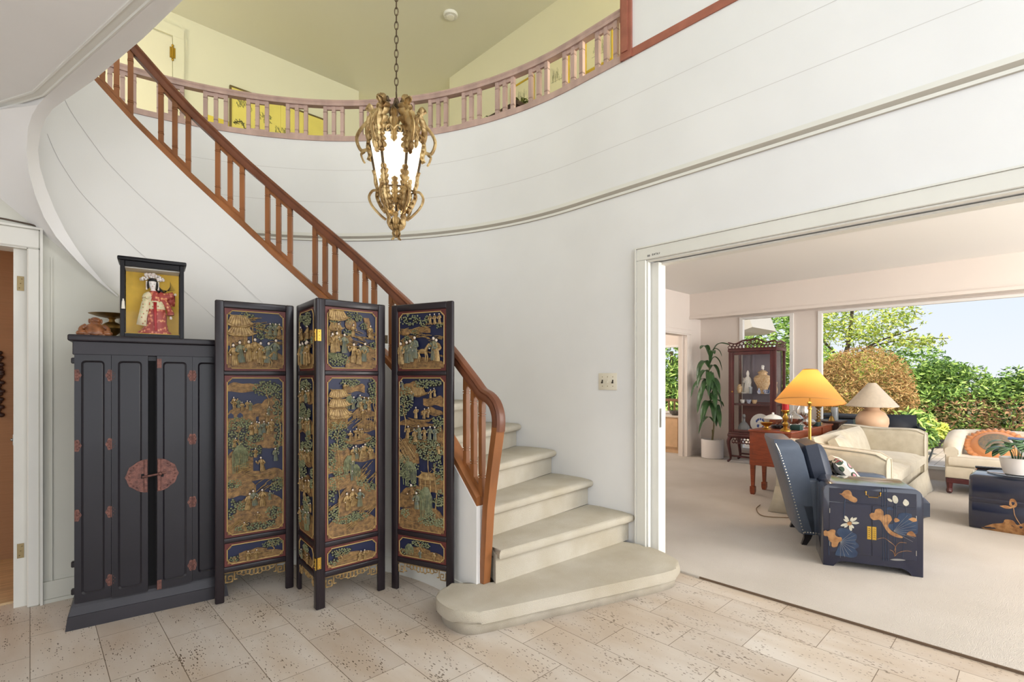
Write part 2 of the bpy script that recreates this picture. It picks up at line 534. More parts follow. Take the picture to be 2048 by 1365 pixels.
# ---- landing: ceiling of the hall with rounded edge, running into the stair soffit
FWD = Vector((sin(YAW), cos(YAW), 0)); RT = Vector((cos(YAW), -sin(YAW), 0))
def ray(u, v): return FWD + RT * ((u - 1024) / FPX) + Vector((0, 0, (VH - v) / FPX))
def at_z(u, v, z): r = ray(u, v); return Vector((0, 0, H)) + r * ((z - H) / r.z)
def at_x(u, v, x): r = ray(u, v); return Vector((0, 0, H)) + r * (x / r.x)
def at_y(u, v, y): r = ray(u, v); return Vector((0, 0, H)) + r * (y / r.y)
SWY = 3.87
ZE = 2.74
E0 = at_z(366, 0, ZE); E1 = at_z(286, 77, ZE); E2 = at_z(187, 161, ZE)
dirE = (E0 - E2).normalized()
Epts = [E0 + dirE * 3.2, E0 + dirE * 1.2, E0, (E0 + E1) / 2, E1, (E1 + E2) / 2, E2, at_y(127, 202, 3.42), at_y(108, 215, 3.50), at_y(92, 237, 3.57), at_y(81, 264, 3.61), at_y(76, 300, 3.65),
        at_y(80, 335, 3.68), at_y(92, 375, 3.71), at_y(110, 420, 3.74), at_y(130, 460, 3.77), at_y(150, 492, 3.79), at_y(172, 523, 3.815), at_y(205, 563, 3.845), at_y(236, 592, 3.865)]
ZC = 2.60
F0 = at_z(310, 0, ZC); F2 = at_z(94, 191, ZC); dirF = (F0 - F2).normalized()
def fl(t): return F2 + (F0 - F2) * t
Rpts = [F0 + dirF * 3.2, F0 + dirF * 1.2, F0, fl(.82), fl(.64), fl(.46), fl(.28), F2, at_y(76, 210, 3.32), at_y(64, 230, 3.40), at_y(56, 255, 3.46), at_y(53, 300, 3.55),
        at_y(58, 345, 3.62), at_y(70, 390, 3.66), at_y(88, 435, 3.71), at_y(112, 474, 3.755), at_y(137, 503, 3.785), at_y(163, 531, 3.812), at_y(200, 566, 3.845), at_y(235, 594, 3.866)]
def B(x): return Vector((x, SWY, 2.127 - .93 * x))
Bx = [-.60, -.44, -.31, -.2, -.11, -.04, .03, .09, .15, .21, .27, .33, .385]
m = MB()
# rounded edge, three-step
def ease(a, b, k):
    # quarter round between ceiling edge b and fascia edge a
    return a + (b - a) * k
rows = [Epts]
for k in (.2, .4, .6, .8):
    row = []
    for i, (a, b) in enumerate(zip(Epts, Rpts)):
        p = a.lerp(b, k)
        w_ = min(1., (a - b).length / .12)
        p.z -= .030 * sin(pi * k) * (1 if i < 10 else .2) * w_
        row.append(p)
    rows.append(row)
rows.append(Rpts)
m.loft(rows)
# soffit under the stair
sR = Rpts[7:]
mid = []
TL = Vector((-.108, 3.574, ZC))
rr = [sR]
for k in (.25, .5, .75):
    row = []
    for i, (a, x) in enumerate(zip(sR, Bx)):
        b = B(x); p = a.lerp(b, k)
        if i == 0: p = [F2.lerp(TL, .5), TL, TL.lerp(Vector((-.6, SWY, ZC)), .5)][int(k * 4) - 1].copy()
        row.append(p)
    rr.append(row)
rr.append([B(x) if i else Vector((-.6, SWY, ZC)) for i, x in enumerate(Bx)])
m.loft(rr)
# flat ceiling behind the edge
far = [Vector((-3.2, p.y, ZC)) for p in Rpts[:8]]
m.loft([Rpts[:8], far])
m.F([m.V(p) for p in (F2, F2.lerp(TL, .5), TL, TL.lerp(Vector((-.6, SWY, ZC)), .5), (-.6, SWY, ZC), (-3.2, SWY, ZC), (-3.2, F2.y, ZC))])
# fascia, parapet and back of the landing
top = [Vector((p.x, p.y, 3.53)) for p in Epts[:8]]
m.loft([Epts[:8], top])
m.loft([top, [p + Vector((-.1, 0, 0)) for p in top]])
m.loft([[p + Vector((-.1, 0, 0)) for p in top], [Vector((p.x - .1, p.y, 3.05)) for p in top]])
m.loft([[Vector((p.x - .1, p.y, 3.05)) for p in top], [Vector((-3.2, p.y, 3.05)) for p in top]])
struct(m.build('ceiling_landing', SOFF, smooth=60))
# moulding on the landing ceiling
m = MB()
mp_ = [Rpts[i] for i in range(0, 8)] + [F2.lerp(TL, .5), TL, TL.lerp(Vector((-.6, SWY, ZC)), .5), Vector((-.6, SWY, ZC))]
mp_ = [p + Vector((-.03, 0, 0)) for p in mp_]
m.sweep(mp_, [(-.022, .02), (-.022, -.006), (-.016, -.008), (-.012, -.003), (.012, -.003), (.016, -.008), (.022, -.006), (.022, .02)])
struct(m.build('trim_4', TRIM, smooth=30))

# ---- hall wall with the door on the left
m = MB()
pts = [(-.012, 0), (.39, 0), (.39, 1.775)] + [(x, 2.135 - .93 * x) for x in (.3, .2, .1, 0, -.012)]
m.prism([(x, SWY, z) for x, z in pts], (0, .12, 0))
m.prism([(x, SWY, z) for x, z in [(-.0125, 2.0), (-.0125, 2.146), (-.2, 2.32), (-.6, 2.62), (-3.2, 2.62), (-3.2, 2.0)]], (0, .12, 0))
m.prism([(x, SWY, z) for x, z in [(-.96, 0), (-.96, 2.0), (-3.2, 2.0), (-3.2, 0)]], (0, .12, 0))
struct(m.build('wall_left', WALLG, smooth=0))
m = MB()
m.rbox(-.012, .04, SWY - .022, SWY - .001, 0, 1.984, r=.006, seg=1)
m.rbox(-1.06, .04, SWY - .0222, SWY - .001, 1.985, 2.09, r=.006, seg=1)
m.box(.0402, .052, SWY - .03, SWY - .001, 0, 2.0902); m.box(-1.06, .052, SWY - .03, SWY - .001, 2.0904, 2.102)
m.box(-.066, -.0125, SWY + .03, SWY + .11, 0, 1.979); m.box(-1.0, -.0125, SWY - .010, SWY + .14, 1.9795, 1.999)
m.box(-1.06, -.95, SWY - .022, SWY - .001, 0, 1.98)
tf = m.build('trim_5', TRIM, smooth=0); struct(tf)
for z in (1.79, .31):
    m = MB(); m.box(-.052, -.024, SWY + .027, SWY + .03, z - .04, z + .04)
    for dz in (-.025, 0, .025): m.sph((-.038 + dz * .2, SWY + .0265, z + dz), .003, 8, 4)
    h = m.build('hinge_leaf', mat('aged_brass', (150, 132, 96), .45, .8), tf, smooth=30)
p_ = at_y(27, 880, SWY + .06)
m = MB(); m.box(-.0685, -.066, p_.y - .012, p_.y + .012, p_.z - .03, p_.z + .03); m.sph((-.071, p_.y, p_.z), .009, 8, 6); m.build('strike_plate', MATS['dull_steel'], tf, smooth=0)
m = MB(); m.tube([(-.3, SWY - .006, 2.128), (-.1, SWY - .006, 2.126), (.0, SWY - .006, 2.118), (.035, SWY - .006, 2.112)], .005, 6)
m.build('cable', mat('old_cable', (92, 78, 66), .7), tf)
m = MB(); m.box(.053, .388, SWY - .014, SWY - .001, .021, .12); m.box(.053, .388, SWY - .02, SWY - .001, 0, .02)
m.box(.085, .092, SWY - .008, SWY, .12, 1.95)
struct(m.build('baseboard_left', WALLG, smooth=0))
# room behind the left door
m = MB(); m.box(-3.2, .1, 4.95, 5.05, 0, 2.3); m.box(.1, .15, 4.0, 5.05, 0, 2.3); m.box(-3.2, .1, 4.0, 4.95, 2.25, 2.3)
struct(m.build('wall_side_room', mat('tan_grasscloth', (172, 132, 98), .8, var=.06, vs=20, stretch=(.3, 1, 9)), smooth=0))

# ---- upper floor
UZ, CZ = 3.05, 5.5
UW, UR = 6.93, 4.264
m = MB()
a0, n = -10, 60
ring = []
for i in range(n + 1):
    t = radians(150 * i / n)
    ring.append(Vector((CX + (RO + .13) * cos(t), CY + (RO + .13) * sin(t), UZ)))
outr = []
for p in ring:
    d = Vector((p.x - CX, p.y - CY, 0))
    k = min(abs((6.2 - CX) / d.x) if d.x > 0 else 99, abs((12 - CY) / d.y) if d.y > 0 else 99, abs((-3.2 - CX) / d.x) if d.x < 0 else 99)
    outr.append(Vector((CX + d.x * k, CY + d.y * k, UZ)))
m.loft([ring, outr])
m.quad((NW + .13, -3.2, UZ), (6.2, -3.2, UZ), (6.2, CY, UZ), (NW + .13, CY, UZ))
struct(m.build('floor_upper', CARP, smooth=0))
m = MB(); m.box(-4, 6.2, -3.4, 12.2, CZ, CZ + .1)
struct(m.build('ceiling_upper', CEILY, smooth=0))
m = MB()
m.box(-3.3, 3.50, UW, UW + .12, UZ, CZ)
struct(m.build('wall_upper_left', WALLY, smooth=0))
m = MB()
m.box(UR, UR + .12, -3.2, 5.62, UZ, CZ)
struct(m.build('wall_upper_side', WALLY, smooth=0))
m = MB()
m.box(-3.3, 6.0, 11.0, 11.12, UZ, CZ); m.box(5.9, 6.0, 5.6, 11.0, UZ, CZ); m.box(3.38, 3.50, UW + .12, 11.0, UZ, CZ)
m.box(UR, 6.0, 5.62, 5.74, UZ, CZ)
struct(m.build('wall_upper_hall', WALLY, smooth=0))
m = MB()
for (x0, x1) in ((3.52, 4.3), (4.45, 5.3)):
    m.k = 0; m.box(x0, x1, 10.97, 11.0, 3.9, 5.0)
    m.k = 1
    m.box(x0 - .05, x0, 10.95, 11.0, 3.85, 5.05); m.box(x1, x1 + .05, 10.95, 11.0, 3.85, 5.05); m.box(x0 - .05, x1 + .05, 10.95, 11.0, 5.0, 5.06)
    m.box(x0, x1, 10.95, 11.0, 4.55, 4.59)
struct(m.build('window_3', [mat('night_pane', (92, 100, 112), .15), TRIM], smooth=0))
# door on the upper left wall
m = MB()
m.k = 0; m.box(.35, 1.185, UW - .02, UW, UZ, 5.2)
m.k = 1; m.box(1.19, 1.30, UW - .03, UW - .001, UZ, 5.219); m.box(.2, 1.30, UW - .03, UW - .001, 5.22, 5.34); m.box(.2, .33, UW - .03, UW - .001, UZ, 5.219)
dd = m.build('door_2', [mat('upper_door_paint', (240, 234, 206), .5), WALLY], smooth=0); struct(dd)
m = MB()
for z in (5.02, 3.4):
    m.tube([(1.187, UW - .034, z - .07), (1.187, UW - .034, z + .07)], .011, 8)
    for k in (-.082, .082): m.sph((1.187, UW - .034, z + k), .013, 8, 6)
    m.box(1.160, 1.215, UW - .033, UW - .02, z - .06, z + .06)
m.build('hinge', mat('brass_hinge', (196, 160, 70), .3, 1), dd)

# ---- living room
m = MB(); m.box(NW + WT, NL + .2, -4.2, SL + .1, 2.64, 2.75)
struct(m.build('ceiling_living', CEILW, smooth=0))
m = MB(); m.box(NL - .38, NL, -4.2, SL, 2.255, 2.64); m.box(NL - .40, NL - .36, -4.2, SL, 2.235, 2.275)
struct(m.build('beam', WALLP, smooth=0))
m = MB()
W1, W2 = 2.52, 3.30   # narrow window
B1 = 2.20             # left edge of big window
m.box(NL, NL + .16, W2, SL, 0, 2.235)
m.box(NL, NL + .16, B1, W1, 0, 2.235)
m.box(NL, NL + .16, W1, W2, 0, .14)
m.box(NL, NL + .16, -4.2, B1, 0, .14)
m.box(NL, NL + .16, -4.2, SL, 2.235, 2.7)
struct(m.build('wall_window', WALLP, smooth=0))
m = MB()
m.box(NL - .02, NL + .05, B1 - .05, B1, .141, 2.234); m.box(NL - .02, NL + .05, -4.2, B1 - .0505, .141, .18); m.box(NL - .02, NL + .05, -4.2, B1 - .0505, 2.2, 2.234)
m.box(NL - .02, NL + .05, -1.55, -1.48, .18, 2.2)
w1 = m.build('window_1', CEILW, smooth=0); struct(w1)
m = MB(); m.box(NL + .012, NL + .018, -4.2, B1 - .05, .18, 2.2)
m.build('pane', PANE, w1, smooth=0)
m = MB()
m.box(NL - .02, NL + .05, W1, W1 + .05, .141, 2.234); m.box(NL - .02, NL + .05, W2 - .05, W2, .141, 2.234); m.box(NL - .02, NL + .05, W1 + .0505, W2 - .0505, .141, .18); m.box(NL - .02, NL + .05, W1 + .0505, W2 - .0505, 2.2, 2.234)
w2 = m.build('window_2', CEILW, smooth=0); struct(w2)
m = MB(); m.box(NL + .012, NL + .018, W1 + .05, W2 - .05, .18, 2.2)
m.build('pane', PANE, w2, smooth=0)
m = MB()
m.box(NW + WT, 5.6, SL, SL + .12, 0, 2.64); m.box(5.6, 7.66, SL, SL + .12, 1.985, 2.64); m.box(7.66, NL, SL, SL + .12, 0, 2.64)
struct(m.build('wall_end', WALLP, smooth=0))
m = MB()
m.rbox(7.66, 7.79, SL - .025, SL - .001, 0, 1.984, r=.008, seg=1); m.rbox(5.5, 7.79, SL - .025, SL - .001, 1.985, 2.06, r=.008, seg=1)
m.box(7.645, 7.6595, SL - .02, SL + .135, 0, 1.968); m.box(7.72, 7.735, SL - .032, SL - .024, 0, 1.98)
m.box(7.63, 7.6445, SL + .05, SL + .08, 0, 1.968)
m.box(5.5, 7.6595, SL - .02, SL + .16, 1.9685, 1.9845)
m.box(7.80, NL - .001, SL - .015, SL - .001, .001, .10); m.box(NL - .015, NL - .001, W2, SL - .016, .001, .10)
struct(m.build('trim_6', WALLP, smooth=0))
m = MB()
m.box(5.0, NL, 8.2, 8.3, 0, 2.64); m.box(5.0, 5.1, SL + .12, 8.2, 0, 2.64)
m.box(NL, NL + .16, SL + .001, 8.3, 0, .66); m.box(NL, NL + .16, SL + .001, 8.3, 1.86, 2.7); m.box(NL, NL + .16, SL + .001, SL + .16, .66, 1.86); m.box(NL, NL + .16, 6.6, 8.3, .66, 1.86)
struct(m.build('wall_dining', WALLP, smooth=0))
m = MB(); m.box(5.0, NL + .16, SL + .12, 8.3, 2.64, 2.75)
struct(m.build('ceiling_dining', CEILW, smooth=0))
m = MB(); m.box(NL - .01, NL + .05, SL + .16, 6.6, 1.82, 1.859); m.box(NL - .01, NL + .05, SL + .16, 6.6, .661, .70); m.box(NL - .01, NL + .05, 5.35, 5.40, .7, 1.82)
w4 = m.build('window_4', CEILW, smooth=0); struct(w4)
m = MB(); m.box(NL + .012, NL + .018, SL + .16, 6.6, .7, 1.82)
m.build('pane', PANE, w4, smooth=0)
# back of the hall: entrance wall out of view, left open to let light in
m = MB()
m.box(-3.2, NW + WT, -3.4, -3.3, 2.3, 5.5); m.box(-3.2, -2.6, -3.4, -3.3, 0, 2.3); m.box(2.6, NW + WT, -3.4, -3.3, 0, 2.3)
m.box(-3.3, -3.2, -3.4, 7.0, 0, 5.5)
struct(m.build('wall_entrance', WALL, smooth=0))
# ------------------------------------------------------------------ staircase
st = thing('staircase', 'cream carpeted staircase winding up behind the wooden balustrade', 'stairs', (NW, 2.0, 0))
off = Vector((NW, 2.0, 0))
IPW = with_len(inner_path(.124, 2.03), 2.03)
def outer_at(S):
    if S <= CY: return Vector((NW - .003, S, 0))
    a = (S - CY) / RO
    return Vector((CX + (RO - .006) * cos(a), CY + (RO - .006) * sin(a), 0))
def inner_at(L):
    return at_len(IPW, max(0, L - 2.03))[0]
def step_top(k): return .125 + .19 * (k - 1)
def step_line(k, d=0.):
    return inner_at(2.05 + .185 * (k - 2) + d), outer_at(1.965 + .36 * (k - 2) + d * 1.6)
def seg_curve(f, a, b, n=4): return [f(lerp(a, b, i / n)) for i in range(n + 1)]
# first step: wide with rounded ends
def first_outline(g):
    P = [(1.69, 2.24), (1.60, 2.215), (1.545, 2.135), (1.532, 2.03), (1.558, 1.945), (1.64, 1.90), (1.78, 1.855), (2.2, 1.717), (2.55, 1.602), (2.72, 1.55), (2.83, 1.54), (2.90, 1.58), (2.955, 1.67), (2.995, 1.79), (3.005, 1.90), (3.005, 2.1)]
    P = [Vector((x, y, 0)) for x, y in P]
    P = [Vector((1.905, 2.135, 0)), Vector((1.770, 2.135, 0)), Vector((1.770, 2.237, 0))] + bez(P[:-1], 3) + [P[-1], Vector((1.905, 2.12, 0))]
    out = []
    for i, p in enumerate(P):
        t = (P[min(i + 1, len(P) - 1)] - P[max(i - 1, 0)]).normalized()
        out.append(p + Vector((t.y, -t.x, 0)) * (g if 4 <= i < len(P) - 3 else 0))
    return out
m = MB()
o1 = [p - off for p in first_outline(0.)]
m.prism(o1, (0, 0, .085))
o2 = [p - off + Vector((0, 0, .062)) for p in first_outline(.03)]
m.prism(o2, (0, 0, .063), bev=.024, seg=4)
m.build('step', CARPS, st, smooth=50)
for k in range(2, 10):
    m = MB()
    zt = step_top(k)
    li, lo = 2.05 + .185 * (k - 2), 1.965 + .36 * (k - 2)
    e = .004
    body = [inner_at(li + .04) if k > 2 else Vector((1.868, 2.088, 0))] + seg_curve(outer_at, lo + .05, lo + .42, 4) + seg_curve(inner_at, li + .26, li + .05, 3)[:-1]
    for p in body: p.z = zt - .19 - .03
    zb = zt - .19 - .001 if k < 8 else zt - .30
    body = [Vector((p.x, p.y, zb)) - off for p in body]
    m.prism(body, (0, 0, zt - .03 - zb))
    tread = [inner_at(li - .004) if k > 2 else Vector((1.862, 2.05, 0))] + seg_curve(outer_at, lo, lo + .42, 4) + seg_curve(inner_at, li + .26, li + .01, 3)[:-1]
    tread = [Vector((p.x, p.y, zt - .058)) - off for p in tread]
    m.prism(tread, (0, 0, .058), bev=.027, seg=5)
    m.build('step', CARPS, st, smooth=50)

# ------------------------------------------------------------------ stair balustrade
RAIL = [(.05, 1.205), (.119, 1.266), (.33, 1.443), (.70, 1.725), (.9, 1.885), (1.225, 2.165), (1.628, 2.50), (1.94, 2.767), (2.258, 3.055), (2.405, 3.205), (2.537, 3.345), (2.75, 3.56), (3.1, 3.9), (3.4, 4.1)]
def zr(L): return interp(L, RAIL)
sb = thing('stair_balustrade', 'reddish wooden balustrade climbing the curved stair to the upper floor', 'balustrade', (1.835, 2.1, 0))
o0 = Vector((1.835, 2.1, 0))
def cpt(L): return at_len(IPC, L)
m = MB(); P = []
L = .06
while L < 3.3:
    p, t = cpt(L); P.append(Vector((p.x, p.y, zs(L))) - o0); L += .06
m.sweep(P, [(-.045, 0), (.045, 0), (.045, .042), (.035, .052), (-.035, .052), (-.045, .042)])
m.build('bottom_rail', WOOD, sb)
m = MB()
P = [Vector((1.835, y, z)) - o0 for y, z in ((2.028, .98), (2.024, 1.03), (2.03, 1.075), (2.055, 1.125))]
L = .0
while L < 3.3:
    p, t = cpt(max(L, 0)); P.append(Vector((p.x, p.y, zr(L) - .03 if L > .04 else 1.16)) - o0); L += .06
P = bez(P, 3)
prof = [(-.026, -.03), (.026, -.03), (.030, -.012), (.024, .004), (.030, .016), (.020, .029), (0, .032), (-.020, .029), (-.030, .016), (-.024, .004), (-.030, -.012)]
rows = []
for i, q in enumerate(P):
    t = (P[min(i + 1, len(P) - 1)] - P[max(i - 1, 0)]).normalized()
    h = Vector((t.x, t.y, 0))
    sd = Vector((-t.y, t.x, 0)).normalized() if h.length > .12 else Vector((-1, 0, 0))
    if i < 4: sd = Vector((-1, 0, 0))
    up = t.cross(sd).normalized()
    if up.z < 0 and i > 6: up = -up
    if i <= 6 and up.y > 0: up = -up
    rows.append([q + sd * a + up * b for a, b in prof])
m.loft(rows, True, True)
m.build('handrail', WOODD, sb)
m = MB()
cl = [(2.143, .1265), (2.128, .3), (2.108, .55), (2.075, .75), (2.042, .92), (2.027, 1.0)]
rows = [[Vector((1.835 + dx, y + dy, z)) - o0 for dx, dy in ((-k, -.018), (k, -.018), (k, .022), (-k, .022))] for (y, z), k in zip(cl, (.024, .025, .027, .029, .030, .030))]
m.loft(rows, True, True)
m.build('newel_post', WOOD, sb, smooth=20)
def baluster(m, p, z0, z1, w=.0145, yaw=0., sh0=0., sh1=0.):
    """square baluster with two pairs of turned rings; sh = slope of its ends"""
    Hh = z1 - z0
    cuts = [(0, w), (.17, w), (.171, w * .8), (.18, w * .8), (.181, w * 1.08), (.195, w * 1.08), (.196, w * .8), (.205, w * .8), (.206, w), (.79, w), (.791, w * .8), (.80, w * .8), (.801, w * 1.08), (.815, w * 1.08), (.816, w * .8), (.825, w * .8), (.826, w), (1, w)]
    rows = []
    c, s_ = cos(yaw), sin(yaw)
    for k, a in cuts:
        rows.append([])
        for dx, dy in ((-1, -1), (1, -1), (1, 1), (-1, 1)):
            x, y = dx * a, dy * a
            zz = z0 + Hh * k + (sh0 * x if k == 0 else sh1 * x if k == 1 else 0)
            rows[-1].append((p[0] + x * c - y * s_, p[1] + x * s_ + y * c, zz))
    m.loft(rows, True, True)
TRI = [[.206, .137, .066], [.476, .416, .35], [.933, .872, .809], [1.18, 1.104, 1.026], [1.478, 1.407, 1.336], [1.796, 1.725, 1.649], [2.103, 2.029, 1.956], [2.421, 2.346, 2.272], [2.716, 2.647, 2.578], [2.95, 2.88, 2.81]]
TRI[2] = [.90, .835, .77]; TRI[3] = [1.18, 1.11, 1.04]; TRI[1] = [.60, .53, .46]
for tri in TRI:
    for L in tri:
        p, t = cpt(L); p = p - o0
        m = MB()
        baluster(m, p, zs(L) + .05, zr(L) - .05, .0145, atan2(t.y, t.x), .85, .85)
        m.build('baluster', WOOD, sb, smooth=0)
    for a, b in ((tri[0], tri[1]), (tri[1], tri[2])):
        Lm = (a + b) / 2
        for top in (0, 1):
            m = MB()
            rows = []
            for L in (a - .014, b + .014):
                p, t = cpt(L); nv = Vector((t.y, -t.x, 0)) * .011; p = p - o0
                z = zr(L) - .096 if top else zs(L) + .05
                rows.append([p - nv + Vector((0, 0, z)), p + nv + Vector((0, 0, z)), p + nv + Vector((0, 0, z + .035)), p - nv + Vector((0, 0, z + .035))])
            m.loft(rows, True, True)
            m.build('spacer_block', WOOD, sb, smooth=0)

# ------------------------------------------------------------------ gallery balustrade on top of the curved wall
gb = thing('gallery_balustrade', 'pinkish wooden balustrade round the upper gallery edge', 'balustrade', (NW, 2.03, 3.53))
o0 = Vector((NW, 2.03, 3.53))
gp = [Vector((x, y, 0)) - Vector((NW, 2.03, 0)) for x, y in outer_path(.035, 2.06, 130, .1, 2)]
capp = [Vector((x, y, 0)) - Vector((NW, 2.03, 0)) for x, y in outer_path(.035, -3.2, 130, .2, 2)]
m = MB(); m.sweep(gp, [(.045, 0), (-.055, 0), (-.055, .048), (.045, .048)])
m.build('bottom_rail', WOODB, gb)
m = MB(); m.sweep([p for p in capp if p.y < .04], [(.045, 0), (-.055, 0), (-.055, .055), (.045, .055)])
m.build('wall_cap', WOODR, gb, smooth=0)
m = MB(); m.sweep(gp, [(.03, .345), (-.03, .345), (-.034, .36), (-.028, .372), (-.036, .385), (-.03, .40), (.03, .40), (.036, .385), (.028, .372), (.034, .36)])
m.build('handrail', WOODB, gb)
m = MB(); m.box(-.02, .075, -.045, .045, .0, .85); m.box(-.03, -.02, -.02, .03, .048, .85)
m.build('end_post', WOODR, gb, smooth=0)
ANG = [[91.0, 89.4, 87.8], [84.35, 82.7, 81.16], [77.68, 76.03, 74.34], [70.78, 69.14, 67.55], [63.87, 62.37, 60.75], [57.11, 55.51, 53.89], [50.32, 48.74, 47.14], [43.51, 42.06, 40.4], [36.65, 35.06, 33.46], [29.82, 28.2, 26.67], [22.98, 21.44, 19.8], [16.1, 14.56, 12.92], [9.25, 7.62, 6.0], [2.39, .7, -1.0], [-4.0, -5.6, -7.3]]
def gpt(a):
    if a >= 0:
        r_ = RO + .035; t = radians(a)
        return Vector((CX + r_ * cos(t), CY + r_ * sin(t), 0)) - Vector((NW, 2.03, 0)), radians(a + 90)
    return Vector((NW + .035, CY + radians(a) * RO, 0)) - Vector((NW, 2.03, 0)), pi / 2
for tri in ANG:
    for a in tri:
        p, y = gpt(a); m = MB(); baluster(m, p, .048, .345, .0165, y)
        m.build('baluster', WOODB, gb, smooth=0)
    for a, b in ((tri[0], tri[1]), (tri[1], tri[2])):
        for z in (.048, .315):
            m = MB(); rows = []
            for q in (a, b):
                p, y = gpt(q); nv = Vector((cos(y - pi / 2), sin(y - pi / 2), 0)) * .011
                rows.append([p - nv + Vector((0, 0, z)), p + nv + Vector((0, 0, z)), p + nv + Vector((0, 0, z + .03)), p - nv + Vector((0, 0, z + .03))])
            m.loft(rows, True, True)
            m.build('spacer_block', WOODB, gb, smooth=0)

# ------------------------------------------------------------------ hanging lantern
GOLD = mat('antique_gilding', (118, 84, 44), .4, .7, rgb2=(222, 194, 140), vs=11, bump=.05, bs=120)
BRZ = mat('dark_bronze', (92, 76, 58), .5, .7, var=.3, vs=40)
LX, LY, LZ = 1.417, 2.38, 2.011
lt_ = thing('hanging_lantern', 'gilded leafy lantern with lit frosted panes on a long chain', 'lantern', (LX, LY, LZ), radians(233.6))
def frosted():
    m = bpy.data.materials.new('frosted_lamp_glass'); m.use_nodes = True
    nt = m.node_tree; nt.nodes.clear(); N = nt.nodes.new
    o = N('ShaderNodeOutputMaterial'); t = N('ShaderNodeBsdfTranslucent'); d = N('ShaderNodeBsdfDiffuse'); a = N('ShaderNodeMixShader'); e = N('ShaderNodeEmission'); ad = N('ShaderNodeAddShader')
    t.inputs[0].default_value = lin((255, 248, 232)); d.inputs[0].default_value = lin((250, 246, 236)); a.inputs[0].default_value = .3
    e.inputs[0].default_value = lin((255, 250, 240)); e.inputs[1].default_value = .3
    nt.links.new(t.outputs[0], a.inputs[1]); nt.links.new(d.outputs[0], a.inputs[2]); nt.links.new(a.outputs[0], ad.inputs[0]); nt.links.new(e.outputs[0], ad.inputs[1]); nt.links.new(ad.outputs[0], o.inputs[0])
    return m
FROST = frosted()
RT_, RB_, ZT_, ZB_ = .143, .094, .520, .254
def hx(k, r, z, o=30): return Vector((r * cos(radians(60 * k + o)), r * sin(radians(60 * k + o)), z))
def pol(r, a, z): return Vector((r * cos(radians(a)), r * sin(radians(a)), z))
m = MB()
m.tube([hx(k, RT_, ZT_) for k in range(6)], .006, 6, True)
m.tube([hx(k, RB_, ZB_) for k in range(6)], .005, 6, True)
for k in range(6): m.tube([hx(k, RT_, ZT_), hx(k, RB_, ZB_)], .0072, 6)
m.tube([(0, 0, .06), (0, 0, .735)], .006, 6)
for k in range(6): m.tube([(0, 0, .60), hx(k, RT_ * .95, ZT_)], .003, 5)
m.build('lantern_frame', BRZ, lt_)
for k in range(6):
    m = MB(); m.quad(hx(k, RT_ - .003, ZT_), hx(k + 1, RT_ - .003, ZT_), hx(k + 1, RB_ - .003, ZB_), hx(k, RB_ - .003, ZB_))
    m.build('glass_pane', FROST, lt_, smooth=0)
m = MB(); m.sph((0, 0, .39), (.03, .03, .042), 12, 8)
m.build('bulb', mat('lit_bulb', (255, 250, 240), .5, emit=(255, 246, 228), es=6), lt_)
def acanthus(m, pts, w, out, lobes=4, depth=.25, shape=.5, n=44):
    P = bez(pts, max(2, n // (len(pts) - 1)))
    rows = []
    for i, q in enumerate(P):
        t = i / (len(P) - 1)
        tg = (P[min(i + 1, len(P) - 1)] - P[max(i - 1, 0)]).normalized()
        nn = Vector(out) - tg * tg.dot(Vector(out)); nn.normalize()
        sd = tg.cross(nn)
        env = (sin(pi * min(1, t * .92 + .06)) ** shape) * (1 - .35 * t)
        lob = .5 + .5 * abs(sin(pi * lobes * t + .4)) ** .7
        ww = w * env * lob
        tip = .55 * w * env * (lob - .5)
        rows.append([q + sd * (x * ww) + nn * (-depth * w * abs(x) ** 1.5 + .12 * w * cos(x * pi * 3)) + tg * (tip * abs(x)) for x in (-1, -.66, -.33, 0, .33, .66, 1)])
    m.loft(rows)
def leaf_part(name, pts, w, out, **k):
    m = MB(); acanthus(m, pts, w, out, **k)
    return m.build(name, GOLD, lt_, smooth=50, solid=.0016)
